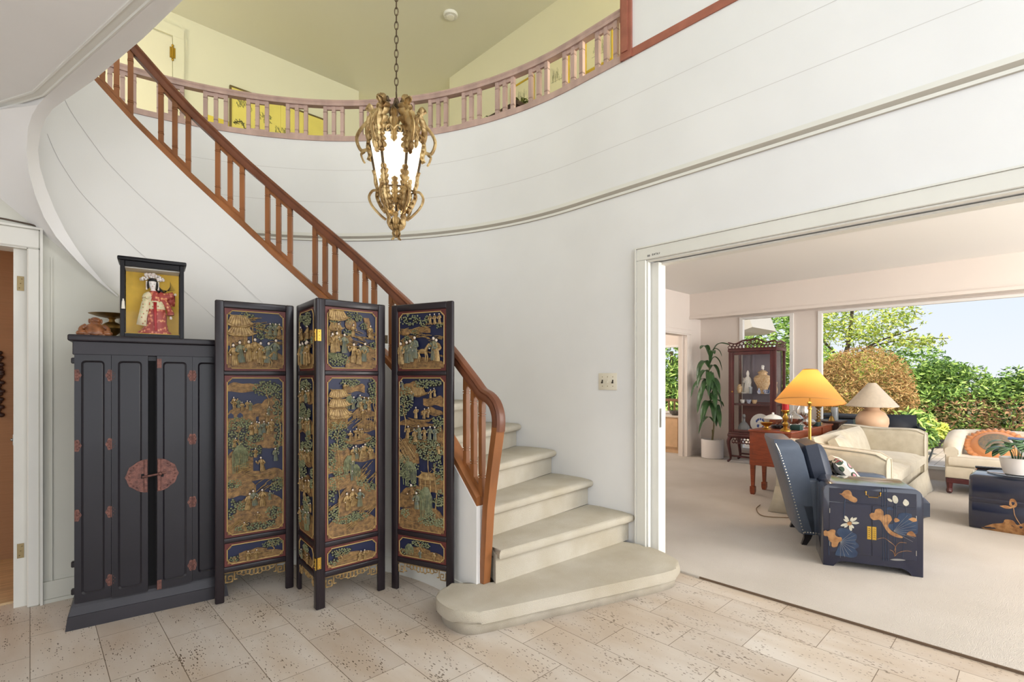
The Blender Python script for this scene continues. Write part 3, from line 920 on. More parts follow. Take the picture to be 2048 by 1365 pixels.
for k in range(6):
    a = 60 * k + 30
    o = pol(1, a, .3)
    leaf_part('acanthus_leaf', [pol(.142, a, .505), pol(.156, a, .56), pol(.150, a, .62), pol(.132, a, .665), pol(.158, a, .69)], .060, o, lobes=5)
    leaf_part('acanthus_leaf', [pol(.148, a, .525), pol(.152, a, .48), pol(.142, a, .44), pol(.150, a, .415)], .042, o, lobes=4)
    leaf_part('acanthus_leaf', [pol(.097, a, .25), pol(.112, a, .29), pol(.115, a, .33), pol(.124, a, .36)], .032, o, lobes=4)
    leaf_part('acanthus_leaf', [pol(.1, a, .262), pol(.105, a, .22), pol(.085, a, .17), pol(.06, a, .135)], .036, o, lobes=5)
    b = 60 * k
    ob = pol(1, b, .3)
    leaf_part('fleur_leaf', [pol(.130, b, .50), pol(.134, b, .55), pol(.130, b, .60), pol(.146, b, .635)], .036, ob, lobes=3, shape=.7)
    leaf_part('fleur_leaf', [pol(.130, b, .525), pol(.132, b, .495), pol(.124, b, .465)], .022, ob, lobes=2)
    leaf_part('fleur_leaf', [pol(.088, b, .25), pol(.09, b, .28), pol(.096, b, .30)], .022, ob, lobes=2)
    leaf_part('fleur_leaf', [pol(.088, b, .262), pol(.082, b, .215), pol(.066, b, .165)], .024, ob, lobes=4)
    m = MB()
    for s_ in (1, -1):
        sd = pol(1, b + 90, 0) * s_
        q = pol(.132, b, .525)
        m.tube(bez([q, q + sd * .02 + Vector((0, 0, .02)), q + sd * .038 + Vector((0, 0, .008)), q + sd * .034 + Vector((0, 0, -.012)), q + sd * .022 + Vector((0, 0, -.004))], 4), [.005 * (1 - .03 * i) for i in range(17)], 6)
    m.build('fleur_scroll', GOLD, lt_)
    # big S scrolls at the corners, upper and lower
    m = MB()
    P = bez([pol(.06, a, .68), pol(.10, a, .655), pol(.165, a, .60), pol(.205, a, .53), pol(.185, a, .465), pol(.145, a, .47)], 6)
    m.tube(P, .0045, 6, ry=2.2)
    m.build('scroll_arm', GOLD, lt_)
    leaf_part('scroll_leaf', [pol(.2, a, .56), pol(.208, a, .51), pol(.188, a, .46), pol(.17, a, .455)], .017, pol(1, a, 0), lobes=4)
    leaf_part('scroll_leaf', [pol(.165, a, .46), pol(.185, a, .445), pol(.175, a, .41), pol(.165, a, .395)], .018, pol(1, a, 0), lobes=3)
    m = MB()
    P = bez([pol(.096, a, .256), pol(.125, a, .25), pol(.142, a, .215), pol(.125, a, .17), pol(.085, a, .125), pol(.055, a, .10)], 6)
    m.tube(P, .0038, 6, ry=2.)
    m.build('scroll_arm', GOLD, lt_)
    leaf_part('scroll_leaf', [pol(.143, a, .225), pol(.128, a, .17), pol(.088, a, .125)], .013, pol(1, a, 0), lobes=4)
    # crown ribbons
    m = MB()
    P = bez([pol(.012, a, .725), pol(.03, a, .685), pol(.062, a, .672), pol(.075, a, .70), pol(.058, a, .712)], 5)
    m.tube(P, .0045, 6, ry=1.8)
    m.sph(pol(.078, a, .712), (.009, .009, .014), 8, 6)
    m.build('crown_scroll', BRZ, lt_)
    leaf_part('cup_leaf', [pol(.018, b, .045), pol(.045, b, .07), pol(.05, b, .11), pol(.058, b, .13)], .024, ob, lobes=3)
for a in (10, 130, 250):
    leaf_part('finial_leaf', [pol(.008, a, .06), pol(.022, a, .035), pol(.018, a, .01), pol(.03, a, .0)], .014, pol(1, a, 0), lobes=3)
m = MB(); m.lathe([(.0, .05), (.02, .052), (.024, .058), (.02, .066), (.03, .08), (.03, .10), (.0, .11)], n=16)
m.build('cup', GOLD, lt_)
m = MB(); m.lathe([(.0, .70), (.014, .705), (.016, .73), (.01, .75), (0, .752)], n=12)
m.tube([pol(.018, 0, .768) + Vector((0, 0, 0)) * 0 + Vector((-.018 + .018 * cos(t), 0, .018 * sin(t))) for t in [2 * pi * i / 16 for i in range(16)]], .003, 6, True)
m.build('hanging_ring', BRZ, lt_)
# chain
ml = MB()
pth = []
for i in range(20):
    t = 2 * pi * i / 20
    pth.append((.0095 * cos(t), 0, .0225 * sin(t) if abs(sin(t)) < .6 else (.0225 * sin(t))))
ml.tube(pth, .0027, 6, True)
z = .785 + .018
l0 = ml.build('chain_link', BRZ, lt_, loc=(0, 0, z))
k = 0
while LZ + z < CZ - .06:
    z += .0375; k += 1
    c = l0.copy(); COL.objects.link(c); c.parent = lt_; c.location = (0, 0, z); c.rotation_euler = (0, 0, radians(80) if k % 2 else radians(12))
m = MB(); m.lathe([(0, CZ - LZ), (.06, CZ - LZ), (.055, CZ - LZ - .02), (.01, CZ - LZ - .045), (0, CZ - LZ - .05)], n=20)
m.build('ceiling_rose', BRZ, lt_)

# ------------------------------------------------------------------ smoke detector, light switch
PLAST = mat('white_plastic', (238, 236, 228), .4)
sd_ = thing('smoke_detector', 'round white smoke detector on the upstairs ceiling', 'smoke detector', (3.53, 4.73, CZ))
m = MB(); m.lathe([(0, 0), (.082, 0), (.084, -.012), (.078, -.03), (.05, -.036), (.048, -.03), (.045, -.042), (0, -.046)], n=32)
m.build('housing', PLAST, sd_)
m = MB()
for k in range(24):
    a = 15 * k
    m.tube([pol(.058, a, -.0365), pol(.072, a, -.0335)], .0018, 5)
m.build('vent_slots', mat('vent_grey', (190, 186, 170), .6), sd_)
ls = thing('light_switch', 'cream three-gang switch plate on the white wall above the stairs', 'light switch', (NW, 2.193, 1.243))
m = MB(); m.rbox(-.006, 0, -.081, .081, -.062, .062, r=.003, seg=2)
m.build('plate', mat('cream_plastic', (224, 216, 198), .4), ls)
for i, y in enumerate((.046, 0, -.046)):
    m = MB()
    m.box(-.0068, -.0055, y - .005, y + .005, -.013, .013)
    m.prism([(-.006, y - .004, .006), (-.006, y - .004, -.008), (-.017, y - .004, -.013), (-.017, y - .004, -.007)], (0, .008, 0))
    o = m.build('toggle', mat('dark_toggle', (42, 34, 26), .4) if i != 1 else MATS['cream_plastic'], ls, smooth=0)
    for z in (.034, -.034):
        m = MB(); m.sph((-.006, y, z), (.0015, .0036, .0036), 8, 6)
        m.build('screw', MATS['aged_brass'], ls)
# ------------------------------------------------------------------ black wedding cabinet
CLAC = mat('black_lacquer', (25, 22, 29), .36, spec=.5, var=.18, vs=5, coat=.05)
CLAC2 = mat('black_lacquer_body', (32, 27, 33), .38, var=.2, vs=6)
COPP = mat('worn_copper', (128, 88, 78), .5, .55, rgb2=(92, 64, 60), vs=60, bump=.25, bs=150)
DARK = mat('dark_interior', (14, 12, 14), .8)
CYAW = atan2(-.079, .623)
cab = thing('wedding_cabinet', 'tall black lacquer cabinet with copper hinges against the left wall', 'cabinet', (.133 * 1.012, 3.302 * 1.012, 0), CYAW)
CW, CD = .695, .44
m = MB()
m.box(.025, CW - .025, .035, CD, .12, 1.385)
m.build('body', CLAC2, cab, smooth=0)
m = MB()
# base: stepped and flaring outwards
def frus(m, e0, e1, z0, z1):
    a = [(-e0, -e0 + .02), (CW + e0, -e0 + .02), (CW + e0, CD), (-e0, CD)]
    b = [(-e1, -e1 + .02), (CW + e1, -e1 + .02), (CW + e1, CD), (-e1, CD)]
    m.loft([[Vector((x, y, z0)) for x, y in a], [Vector((x, y, z1)) for x, y in b]], True, True)
frus(m, .010, .002, 0, .066); frus(m, .0, -.012, .067, .108); frus(m, -.01, -.02, .109, .135)
m.build('base', CLAC2, cab, smooth=0)
m = MB(); m.rbox(.0, CW, -.012, CD, 1.452, 1.485, r=.008, seg=3)
m.rbox(.018, CW - .018, .008, CD, 1.384, 1.453, r=.003, seg=1)
m.build('top', CLAC2, cab, smooth=40)
m = MB(); m.box(.022, .03, .02, .026, 1.36, 1.375)
def leaf_door(x0, x1, z0, z1, ang, hinge_right):
    """one folding leaf with a sunk panel; local origin on its hinge edge"""
    w = x1 - x0
    m = MB()
    t = .024; r = .018
    # frame with a sunk rounded panel
    m.box(0, w, -t + .007, 0, z0, z1)
    px0, px1, pz0, pz1 = .026, w - .026, z0 + .035, z1 - .03
    def rr(x0_, x1_, z0_, z1_, rad, y):
        P = []
        for cx_, cz_, a0 in ((x1_ - rad, z0_ + rad, -90), (x1_ - rad, z1_ - rad, 0), (x0_ + rad, z1_ - rad, 90), (x0_ + rad, z0_ + rad, 180)):
            for k in range(5):
                a = radians(a0 + 22.5 * k); P.append((cx_ + rad * cos(a), y, cz_ + rad * sin(a)))
        return P
    def ob(y):
        P = []
        for c_, d_, (dx, dz) in (((w, z0), 0, (1, -1)), ((w, z1), 1, (1, 1)), ((0, z1), 2, (-1, 1)), ((0, z0), 3, (-1, -1))):
            for k in range(5): P.append((c_[0], y, c_[1]))
        return P
    O = rr(0, w, z0, z1, .0005, -t)
    m.loft([rr(0, w, z0, z1, .0005, -t + .008), O, rr(px0, px1, pz0, pz1, r, -t), rr(px0 + .008, px1 - .008, pz0 + .008, pz1 - .008, r * .7, -t + .007), rr(px0 + .01, px1 - .01, pz0 + .01, pz1 - .01, r * .7, -t + .006)], True, False)
    ring = rr(px0 + .01, px1 - .01, pz0 + .01, pz1 - .01, r * .7, -t + .006)
    m.F([m.V(p) for p in ring])
    d = m.build('door_leaf', CLAC, cab, smooth=30)
    d.location = (x0, .03, 0)
    d.rotation_euler = (0, 0, ang)
    return d
def hinge_plate(par, x, z, y=-.0255, half=0):
    m = MB()
    P = []
    for k in range(24):
        a = 2 * pi * k / 24
        rr_ = .026 + .003 * cos(6 * a)
        px = rr_ * cos(a) * .85
        if half == 1: px = max(px, 0)
        if half == -1: px = min(px, 0)
        P.append((x + px, y, z + rr_ * sin(a) * 1.2))
    m.prism(P, (0, .002, 0))
    m.tube([(x, y - .001, z - .028), (x, y - .001, z + .028)], .0035, 6)
    for k in range(5):
        for q in (-1, 1):
            if half and q != half: continue
            m.sph((x + q * (.009 + .006 * (k % 2)), y - .0005, z - .018 + .009 * k), .0028, 6, 4)
    return m.build('hinge_plate', COPP, par)
LV = [(.026, .171, .135, 1.385), (.173, .326, .128, 1.385), (.362, .524, .128, 1.385), (.526, .680, .135, 1.385)]
LZS = (1.28, .925, .575, .222)
d1 = leaf_door(*LV[0], radians(-2), False)
d2 = leaf_door(*LV[1], radians(-3), True)
d2.location.y = .022
d3 = leaf_door(*LV[2], radians(5), True)
d3.location.y = .008
d4 = leaf_door(*LV[3], radians(1.5), False)
d4.location.y = .022
for z in LZS:
    hinge_plate(d1, .146, z)
    hinge_plate(d3, .163, z)
for z in LZS[:3]: hinge_plate(d1, .004, z, half=1)
# lock plate halves
def lock_half(par, x0, sgn, w):
    m = MB()
    N_ = 14
    P = [(x0, -.0262, .745 + .088)]
    for k in range(N_ + 1):
        a = pi / 2 - pi * k / N_
        rr_ = 1 + .05 * cos(10 * a)
        P.append((x0 + sgn * (.012 + .082 * cos(a) * rr_ * (1 if abs(sin(a)) < .75 else .95)), -.0262, .745 + .088 * sin(a) * (1 - .12 * cos(a))))
    P.append((x0, -.0262, .745 - .088))
    m.prism(P, (0, .002, 0))
    for k in range(9):
        a = radians(-60 + 15 * k)
        m.sph((x0 + sgn * (.012 + .068 * cos(a)), -.0265, .745 + .068 * sin(a)), .0035, 6, 4)
    m.rbox(x0 - .0 if sgn > 0 else x0 - .016, x0 + .016 if sgn > 0 else x0, -.032, -.026, .66, .83, r=.002, seg=1)
    o = m.build('lock_plate', COPP, par)
    m = MB()
    m.box(x0 + sgn * .02 - .008, x0 + sgn * .02 + .008, -.0275, -.026, .733, .757)
    m.build('keyhole', DARK, par, smooth=0)
lock_half(d2, .152, -1, .09)
lock_half(d3, .001, 1, .09)
m = MB(); m.tube([(.30, -.022, .742), (.345, -.03, .748), (.405, -.022, .756)], .0055, 8); m.sph((.378, -.027, .752), .010, 8, 6)
m.build('lock_bar', COPP, cab)
m = MB()
for z in (.128, 1.32):
    m.box(.0, .02, -.0265, -.024, z, z + .05)
m.build('corner_plate', COPP, d3, smooth=0)
for z in (1.34, .30, .16):
    m = MB(); m.rbox(.008, .0252, .06, .085, z, z + .03, r=.004, seg=1)
    m.build('side_bracket', CLAC2, cab, smooth=30)
m = MB(); m.box(.327, .36, .033, .0345, .14, 1.36)
m.build('dark_gap', DARK, cab, smooth=0)

# ------------------------------------------------------------------ doll in a display case, figurine, brass stand
CM = Matrix.Translation((.133 * 1.012, 3.302 * 1.012, 0)) @ Matrix.Rotation(CYAW, 4, 'Z')
def on_cab(x, y, z): return CM @ Vector((x, y, z))
BLK = mat('ebonised_wood', (13, 11, 16), .35, spec=.35)
GPAN = mat('gold_paper', (216, 176, 62), .55, .15, var=.08, vs=30)
dc = thing('doll_display_case', 'black framed glass case with gold lining standing on the black cabinet', 'display case', on_cab(.205, .06, 1.485), CYAW - .02)
W, D, Hc = .285, .17, .432
m = MB()
for x in (0, W - .02):
    m.rbox(x, x + .02, 0, .02, 0, Hc - .02, r=.002, seg=1)
    m.rbox(x, x + .02, D - .02, D, 0, Hc - .02, r=.002, seg=1)
for y in (0, D - .02):
    m.rbox(.02, W - .02, y, y + .02, Hc - .05, Hc - .02, r=.002, seg=1)
m.box(.0202, W - .0202, .001, D - .001, 0, .022)
m.box(.001, .012, .0202, D - .0202, 0, .03)
m.box(W - .012, W - .001, .0202, D - .0202, 0, .03)
m.build('case_frame', BLK, dc, smooth=0)
m = MB(); m.rbox(-.012, W + .012, -.012, D + .01, Hc - .021, Hc, r=.006, seg=2)
m.build('case_roof', BLK, dc)
m = MB(); m.box(.02, W - .02, D - .024, D - .0205, .022, Hc - .05); m.box(.02, W - .02, .02, D - .024, .0222, .026)
m.build('gold_lining', GPAN, dc, smooth=0)
m = MB(); m.box(.02, W - .02, .022, D - .024, Hc - .055, Hc - .0505)
m.build('inner_ceiling', mat('case_white', (226, 222, 212), .6), dc, smooth=0)
m = MB(); m.box(.02, W - .02, .008, .0105, .022, Hc - .05)
m.build('front_glass', GLASS, dc, smooth=0)
m = MB(); m.box(.006, .0085, .02, D - .02, .03, Hc - .05); m.box(W - .0085, W - .006, .02, D - .02, .03, Hc - .05)
m.build('side_glass', GLASS, dc, smooth=0)
TASS = mat('cream_silk', (226, 220, 208), .7)
m = MB(); m.lathe([(0, .205), (.004, .2), (.003, .196), (.006, .188), (.0085, .15), (.0, .149)], c=(.014, -.012, 0), n=12)
m.build('tassel', TASS, dc)

def kimono_mat(name, a, b, c):
    m = bpy.data.materials.new(name); m.use_nodes = True
    nt = m.node_tree; N = nt.nodes.new; L = nt.links.new; bs = nt.nodes['Principled BSDF']
    tc = N('ShaderNodeTexCoord'); v = N('ShaderNodeTexVoronoi'); v.inputs['Scale'].default_value = 75
    L(tc.outputs['Object'], v.inputs['Vector'])
    r = N('ShaderNodeValToRGB'); e = r.color_ramp.elements
    e[0].position = 0; e[0].color = lin(b); e[1].position = .42; e[1].color = lin(a)
    k = e.new(.2); k.color = lin(c); r.color_ramp.interpolation = 'CONSTANT'
    L(v.outputs['Distance'], r.inputs[0]); L(r.outputs[0], bs.inputs['Base Color']); bs.inputs['Roughness'].default_value = .5
    return m
KRED = kimono_mat('red_gold_brocade', (158, 58, 48), (226, 190, 120), (206, 120, 92))
KPALE = kimono_mat('pale_brocade', (222, 206, 170), (190, 80, 60), (206, 206, 160))
KRD2 = mat('red_sash', (170, 34, 38), .5)
HAIR = mat('black_hair', (22, 16, 16), .35, bump=.3, bs=300)
FACE = mat('white_face', (240, 232, 226), .45)
HEADD = mat('white_blossom', (238, 236, 228), .5, rgb2=(216, 196, 190), vs=120)
dl = thing('kimono_doll', 'doll in red and gold kimono with white flower headdress inside the case', 'doll', on_cab(.205, .035, 1.485) + Vector((.152 * cos(CYAW) - .1 * sin(CYAW), .152 * sin(CYAW) + .1 * cos(CYAW), .0265)), CYAW)
def ell(c, rx, ry, n=14, tw=0):
    return [Vector((c[0] + rx * cos(2 * pi * j / n + tw), c[1] + ry * sin(2 * pi * j / n + tw), c[2])) for j in range(n)]
m = MB()
# body: skirt, folded layers, bust, neck and head in one surface
sec = [((-.0, 0, 0), .055, .045), ((.0, 0, .012), .058, .046), ((.005, 0, .03), .05, .04), ((.008, 0, .045), .042, .036), ((.006, 0, .08), .044, .036), ((.004, 0, .12), .036, .03), ((0, 0, .15), .03, .024),
       ((-.002, 0, .168), .026, .02), ((-.005, 0, .178), .012, .011), ((-.007, -.002, .184), .0095, .0095), ((-.008, -.004, .190), .013, .014), ((-.009, -.005, .2), .0175, .018), ((-.009, -.005, .212), .018, .019), ((-.009, -.004, .222), .013, .014), ((-.009, -.003, .227), .004, .004)]
m.loft([ell(*s_) for s_ in sec], True, True)
for f in range(len(m.f)):
    z = sum(m.v[i].z for i in m.f[f]) / len(m.f[f])
    m.m[f] = 1 if z > .174 else 0
m.build('body', [KRED, FACE], dl, smooth=60)
dl.scale = (1.12, 1.15, 1.36)
FDX, FDY = -.009, -.023
m = MB()
for s_ in (-1, 1):
    m.sph((FDX + s_ * .0065, FDY + .0012, .2045), (.0032, .0014, .001), 8, 4)
    m.sph((FDX + s_ * .0065, FDY + .0012, .2105), (.0034, .0012, .0006), 8, 4)
m.build('eyes', HAIR, dl)
m = MB(); m.sph((FDX, FDY - .0005, .2005), (.0018, .0026, .0035), 8, 6); m.build('nose', FACE, dl)
m = MB(); m.sph((FDX, FDY + .001, .1945), (.003, .0015, .0012), 8, 4); m.build('mouth', KRD2, dl)
m = MB()
rows = []
for i in range(9):
    a = -.2 + (pi / 2 + .2) * i / 8
    rows.append([Vector((-.009 + .0225 * cos(a) * cos(t), .003 + .021 * cos(a) * sin(t), .207 + .023 * sin(a))) for t in [radians(-28 + 236 * j / 14) for j in range(15)]])
m.loft(rows)
m.sph((-.009, -.008, .2205), (.0195, .0165, .0095), 12, 6)
for s_ in (-1, 1):
    m.sph((-.009 + s_ * .0185, -.009, .2), (.006, .012, .017), 8, 6)
# long hair blown to the right
for k in range(9):
    z0 = .205 - .003 * k
    m.tube(bez([(.008, .008, z0), (.024, .008 + .001 * k, .186 - .002 * k), (.04, .004, .172 - .0028 * k), (.066, .0 + .001 * k, .166 - .002 * k), (.085, 0, .170 - .0035 * k)], 4), [.006 * (1 - .045 * i) for i in range(17)], 6)
for k in range(8):
    m.tube(bez([(.012, .006, .198 - .002 * k), (.036, .004, .186 - .002 * k), (.062, .002, .184 + .002 * k), (.085 - .003 * k, 0, .188 + .005 * k)], 4), .0006, 4)
m.build('hair', HAIR, dl, smooth=60)
m = MB()
for k in range(46):
    a = radians(15 + 150 * RN.random()); r_ = .024 + .022 * RN.random()
    m.sph((-.009 + r_ * cos(a) * 1.05, -.008 + .014 * RN.random(), .213 + r_ * sin(a) * .8), .0045 + .003 * RN.random(), 6, 4)
for s_ in (-1, 1):
    for k in range(5): m.sph((-.009 + s_ * .024, -.012, .212 - .007 * k), (.004, .003, .004), 6, 4)
m.build('headdress', HEADD, dl, smooth=60)
# sleeves and the long pale sleeve panel
m = MB()
P = bez([(.02, -.002, .162), (.035, -.006, .156), (.055, -.008, .158), (.078, -.01, .166)], 4)
m.tube(P, [.015, .0155, .016, .016, .016, .016, .016, .0155, .015, .0145, .014, .013, .012], 10)
m.loft([[(.035, -.010, .15), (.082, -.012, .157)], [(.05, -.006, .128), (.085, -.008, .135)], [(.058, -.002, .118), (.083, -.004, .12)]])
m.build('sleeve', KRED, dl, smooth=60, solid=.003)
m = MB()
P = bez([(.022, -.006, .15), (.045, -.012, .128), (.062, -.014, .10), (.066, -.016, .08)], 4)
m.tube(P, [.013] * 5 + [.012] * 4 + [.013, .015, .016, .014], 10)
m.build('sleeve', KRED, dl, smooth=60)
m = MB()
P = bez([(-.022, -.01, .16), (-.034, -.016, .152), (-.038, -.02, .142)], 4)
m.tube(P, .013, 10)
m.loft([[(-.045, -.022, .158), (-.012, -.024, .15)], [(-.055, -.024, .12), (-.021, -.026, .112)], [(-.066, -.024, .07), (-.032, -.026, .064)], [(-.074, -.022, .036), (-.034, -.024, .03)]])
m.build('long_sleeve', KPALE, dl, smooth=60, solid=.004)
for c, dr in (((.083, -.011, .168), (1, 0, .5)), ((.066, -.018, .072), (.2, -.1, -1))):
    m = MB(); dv = Vector(dr).normalized()
    m.sph(c, (.0045, .003, .0045), 8, 6)
    sdv = dv.cross(Vector((0, 1, 0))).normalized()
    for k in range(5):
        o_ = sdv * (k - 2) * .0018
        l = [.006, .008, .009, .008, .006][k]
        m.tube([Vector(c) + o_, Vector(c) + o_ * 1.3 + dv * l * .6, Vector(c) + o_ * 1.4 + dv * l + Vector((0, -.001, -.001))], [.001, .0009, .0006], 5)
    m.build('hand', FACE, dl)
m = MB()
m.lathe([(.03, .10), (.0405, .102), (.0415, .12), (.035, .135), (.03, .134)], c=(.004, 0, 0), sy=.85, n=20)
m.build('obi_belt', KPALE, dl)
m = MB(); m.loft([[(-.006, -.034, .13), (.008, -.034, .13)], [(-.005, -.041, .09), (.007, -.041, .09)], [(-.003, -.043, .04), (.008, -.043, .04)], [(-.001, -.050, .012), (.01, -.050, .012)]])
m.build('red_sash', KRD2, dl, solid=.002)
m = MB(); m.lathe([(.0, 0), (.066, 0), (.07, .004), (.064, .012), (.05, .013), (0, .012)], n=28, sy=.6)
m.build('hem', KRED, dl)

FIGW = mat('carved_boxwood', (96, 56, 32), .32, rgb2=(158, 100, 60), vs=30, coat=.3)
fg = thing('laughing_figurine', 'small carved wooden figure of a laughing seated man on the cabinet', 'figurine', on_cab(.10, .14, 1.485), CYAW)
m = MB()
sec = [((0, 0, 0), .058, .045), ((0, -.002, .01), .062, .048), ((0, -.006, .028), .05, .044), ((0, -.004, .045), .043, .036), ((0, 0, .06), .04, .03), ((0, 0, .068), .026, .022), ((0, -.004, .072), .02, .02), ((0, -.006, .082), .024, .024), ((0, -.006, .094), .022, .023), ((0, -.005, .102), .012, .013), ((0, -.005, .105), .002, .002)]
m.loft([ell(s_[0], s_[1], s_[2], 18) for s_ in sec], True, True)
m.build('body', FIGW, fg, smooth=70)
m = MB()
m.tube(bez([(-.036, -.008, .056), (-.055, -.015, .042), (-.056, -.03, .026), (-.04, -.042, .02)], 4), [.014 - .0004 * i for i in range(13)], 8)
m.build('arm', FIGW, fg, smooth=70)
m = MB()
m.tube(bez([(.036, -.008, .056), (.052, -.015, .040), (.05, -.032, .024), (.034, -.044, .022)], 4), [.014 - .0004 * i for i in range(13)], 8)
m.build('arm', FIGW, fg, smooth=70)
m = MB(); m.sph((-.052, -.026, .016), (.026, .024, .018), 12, 8); m.sph((-.03, -.05, .008), (.016, .01, .008), 8, 6); m.build('leg', FIGW, fg, smooth=70)
m = MB(); m.sph((.05, -.028, .016), (.024, .024, .018), 12, 8); m.sph((.03, -.05, .008), (.016, .01, .008), 8, 6); m.build('leg', FIGW, fg, smooth=70)
m = MB()
for s_ in (-1, 1):
    m.sph((s_ * .025, -.004, .083), (.005, .006, .013), 8, 6)
    m.sph((s_ * .011, -.026, .083), (.007, .005, .006), 8, 6)
m.sph((0, -.03, .084), (.004, .005, .005), 8, 6)
m.tube([(-.01, -.0275, .076), (-.005, -.029, .073), (.005, -.029, .073), (.01, -.0275, .076)], .0022, 6)
for s_ in (-1, 1): m.tube([(s_ * .005, -.0285, .0895), (s_ * .010, -.027, .091), (s_ * .015, -.0245, .089)], .0014, 5)
m.build('face', FIGW, fg, smooth=70)
BRASS = mat('polished_brass', (186, 146, 70), .28, 1, var=.15, vs=12)
BRASSD = mat('tarnished_brass', (124, 100, 58), .4, .9, rgb2=(160, 128, 70), vs=20)
bs_ = thing('brass_stand', 'brass stand with wide flat dish behind the wooden figurine', 'candle stand', on_cab(.162, .345, 1.485), CYAW)
m = MB(); m.lathe([(0, 0), (.05, 0), (.052, .006), (.03, .012), (.018, .024), (.03, .035), (.046, .05), (.052, .066), (.046, .083), (.03, .096), (.016, .102), (.013, .115), (.018, .12), (.022, .124), (0, .125)], n=28)
m.build('stem', BRASSD, bs_)
m = MB(); m.lathe([(0, .124), (.03, .124), (.07, .132), (.104, .144), (.106, .146), (.10, .147), (.06, .139), (0, .136)], n=40)
m.build('dish', BRASSD, bs_)
# ------------------------------------------------------------------ four-leaf carved screen
SCRF = mat('screen_frame_lacquer', (33, 25, 30), .33, coat=.06, var=.15, vs=6)
SCRR = mat('screen_red_board', (96, 44, 40), .5, var=.15, vs=12)
NAVY = mat('relief_navy', (24, 30, 62), .45)
OCHR = mat('relief_ochre', (86, 64, 42), .55, rgb2=(156, 120, 74), vs=42, bump=.5, bs=140)
GREN = mat('relief_green', (96, 102, 74), .5, rgb2=(138, 140, 104), vs=60)
GLDR = mat('relief_gold', (124, 96, 60), .45, .2, rgb2=(182, 152, 100), vs=60)
WHIT = mat('relief_white', (222, 206, 190), .5)
HAIB = mat('relief_black', (26, 20, 20), .5)
BLGR = mat('relief_robe', (128, 122, 88), .5, rgb2=(96, 106, 98), vs=50)
BORD = mat('relief_border', (204, 172, 110), .4, .35)
RM = [NAVY, OCHR, GREN, GLDR, WHIT, HAIB, BLGR]
NV, OC, GR, GD, WH, BK, RB = range(7)
rs = random.Random(5)
class Relief(MB):
    """carved picture, local x 0..w, z 0..h, carved towards -y"""
    def __init__(s, w, h):
        super().__init__(); s.w = w; s.h = h; s.lay = 0
    def P(s, u, v, d=0.): return Vector((u * s.w, -d, (1 - v) * s.h))
    def hemi(s, c, r, d):
        s.V
        rows = []
        for k, (kr, kd) in enumerate(((1, 0), (.78, .62), (.3, .95))):
            rows.append([Vector((c.x + r * kr * cos(2 * pi * j / 7), c.y - d * kd, c.z + r * kr * sin(2 * pi * j / 7))) for j in range(7)])
        s.loft(rows, True)
        s.F([len(s.v) - 7 + j for j in range(7)])
    def plate(s, k, pts, d0, d1):
        s.k = k
        s.prism([Vector((u * s.w, -d0, (1 - v) * s.h)) for u, v in pts], (0, -(d1 - d0), 0))
    def hill(s, u0, u1, v0, v1, d=.006, k=OC, rough=.02, n=12):
        """bank with a wavy upper edge and ragged lower edge"""
        top = []; bot = []
        ph = rs.random() * 6
        for i in range(n + 1):
            t = i / n
            top.append((lerp(u0, u1, t), v0 + rough * sin(ph + 6 * t) + rough * .5 * sin(2 * ph + 15 * t) + .4 * (v1 - v0) * (abs(2 * t - 1) ** 3)))
            bot.append((lerp(u0, u1, t), v1 + rough * .6 * sin(ph + 9 * t)))
        s.plate(k, top + bot[::-1], 0, d)
        s.k = HAIB and OC
        for q in range(2):   # incised lines
            vv = lerp(v0, v1, .4 + .25 * q)
            s.k = GD
            s.tube([s.P(lerp(u0, u1, t) * .94 + .03 * (u0 + u1), vv + rough * sin(ph + 6 * t), d) for t in (.1, .3, .5, .7, .9)], .0009, 4)
    def balls(s, u, v, ru, rv, n, r=.0062, d=.010):
        s.k = GR
        placed = []
        tr = 0
        while len(placed) < n and tr < n * 14:
            tr += 1
            a = rs.random() * 2 * pi; q = sqrt(rs.random())
            uu, vv = u + ru * q * cos(a), v + rv * q * sin(a)
            if not (.02 < uu < .98 and .012 < vv < .988): continue
            x, z = uu * s.w, vv * s.h
            if any((x - a_) ** 2 + (z - b_) ** 2 < (r * 1.55) ** 2 for a_, b_ in placed): continue
            placed.append((x, z))
            dd = d * (.6 + .4 * (1 - q))
            if len(placed) % 4 == 1:
                s.k = BK; c_ = s.P(uu, vv, dd - .0012); s.F([s.V(c_ + Vector((1.9 * r * cos(t_), 0, 1.9 * r * sin(t_)))) for t_ in [2 * pi * j / 8 for j in range(8)]]); s.k = GR
            s.hemi(s.P(uu, vv, dd), r * (.8 + .3 * rs.random()), r * .9)
            
    def trunk(s, u, v0, v1, lean=.03, r=.004):
        s.k = GD
        P = bez([s.P(u, v0, .006), s.P(u + lean, lerp(v0, v1, .35), .008), s.P(u - lean * .6, lerp(v0, v1, .7), .009), s.P(u + lean * .4, v1, .009)], 5)
        s.tube(P, [r * (1 - .55 * i / (len(P) - 1)) for i in range(len(P))], 6)
        for q in (.5, .75):
            c = P[int(q * len(P))]
            s.tube([c, c + Vector((.02 * (1 if q < .6 else -1), -.001, .018))], r * .5, 5)
    def tree(s, u, v, ru, rv, n, th=.2, r=.0062):
        s.trunk(u, v + rv + th, v - rv * .3)
        s.balls(u, v, ru, rv, n, r)
    def willow(s, u, v, w, h, n=11):
        s.k = GR
        for i in range(n):
            t = i / (n - 1) - .5
            uu = u + t * w
            P = [s.P(u + t * w * .3, v - h * .05, .011), s.P(uu, v + h * .25, .012), s.P(uu + .006 * sin(i), v + h * (.6 + .1 * sin(i * 2)), .010), s.P(uu + .01 * cos(i), v + h * (.85 + .15 * cos(i * 3)), .008)]
            s.tube(bez(P, 3), .0024, 5)
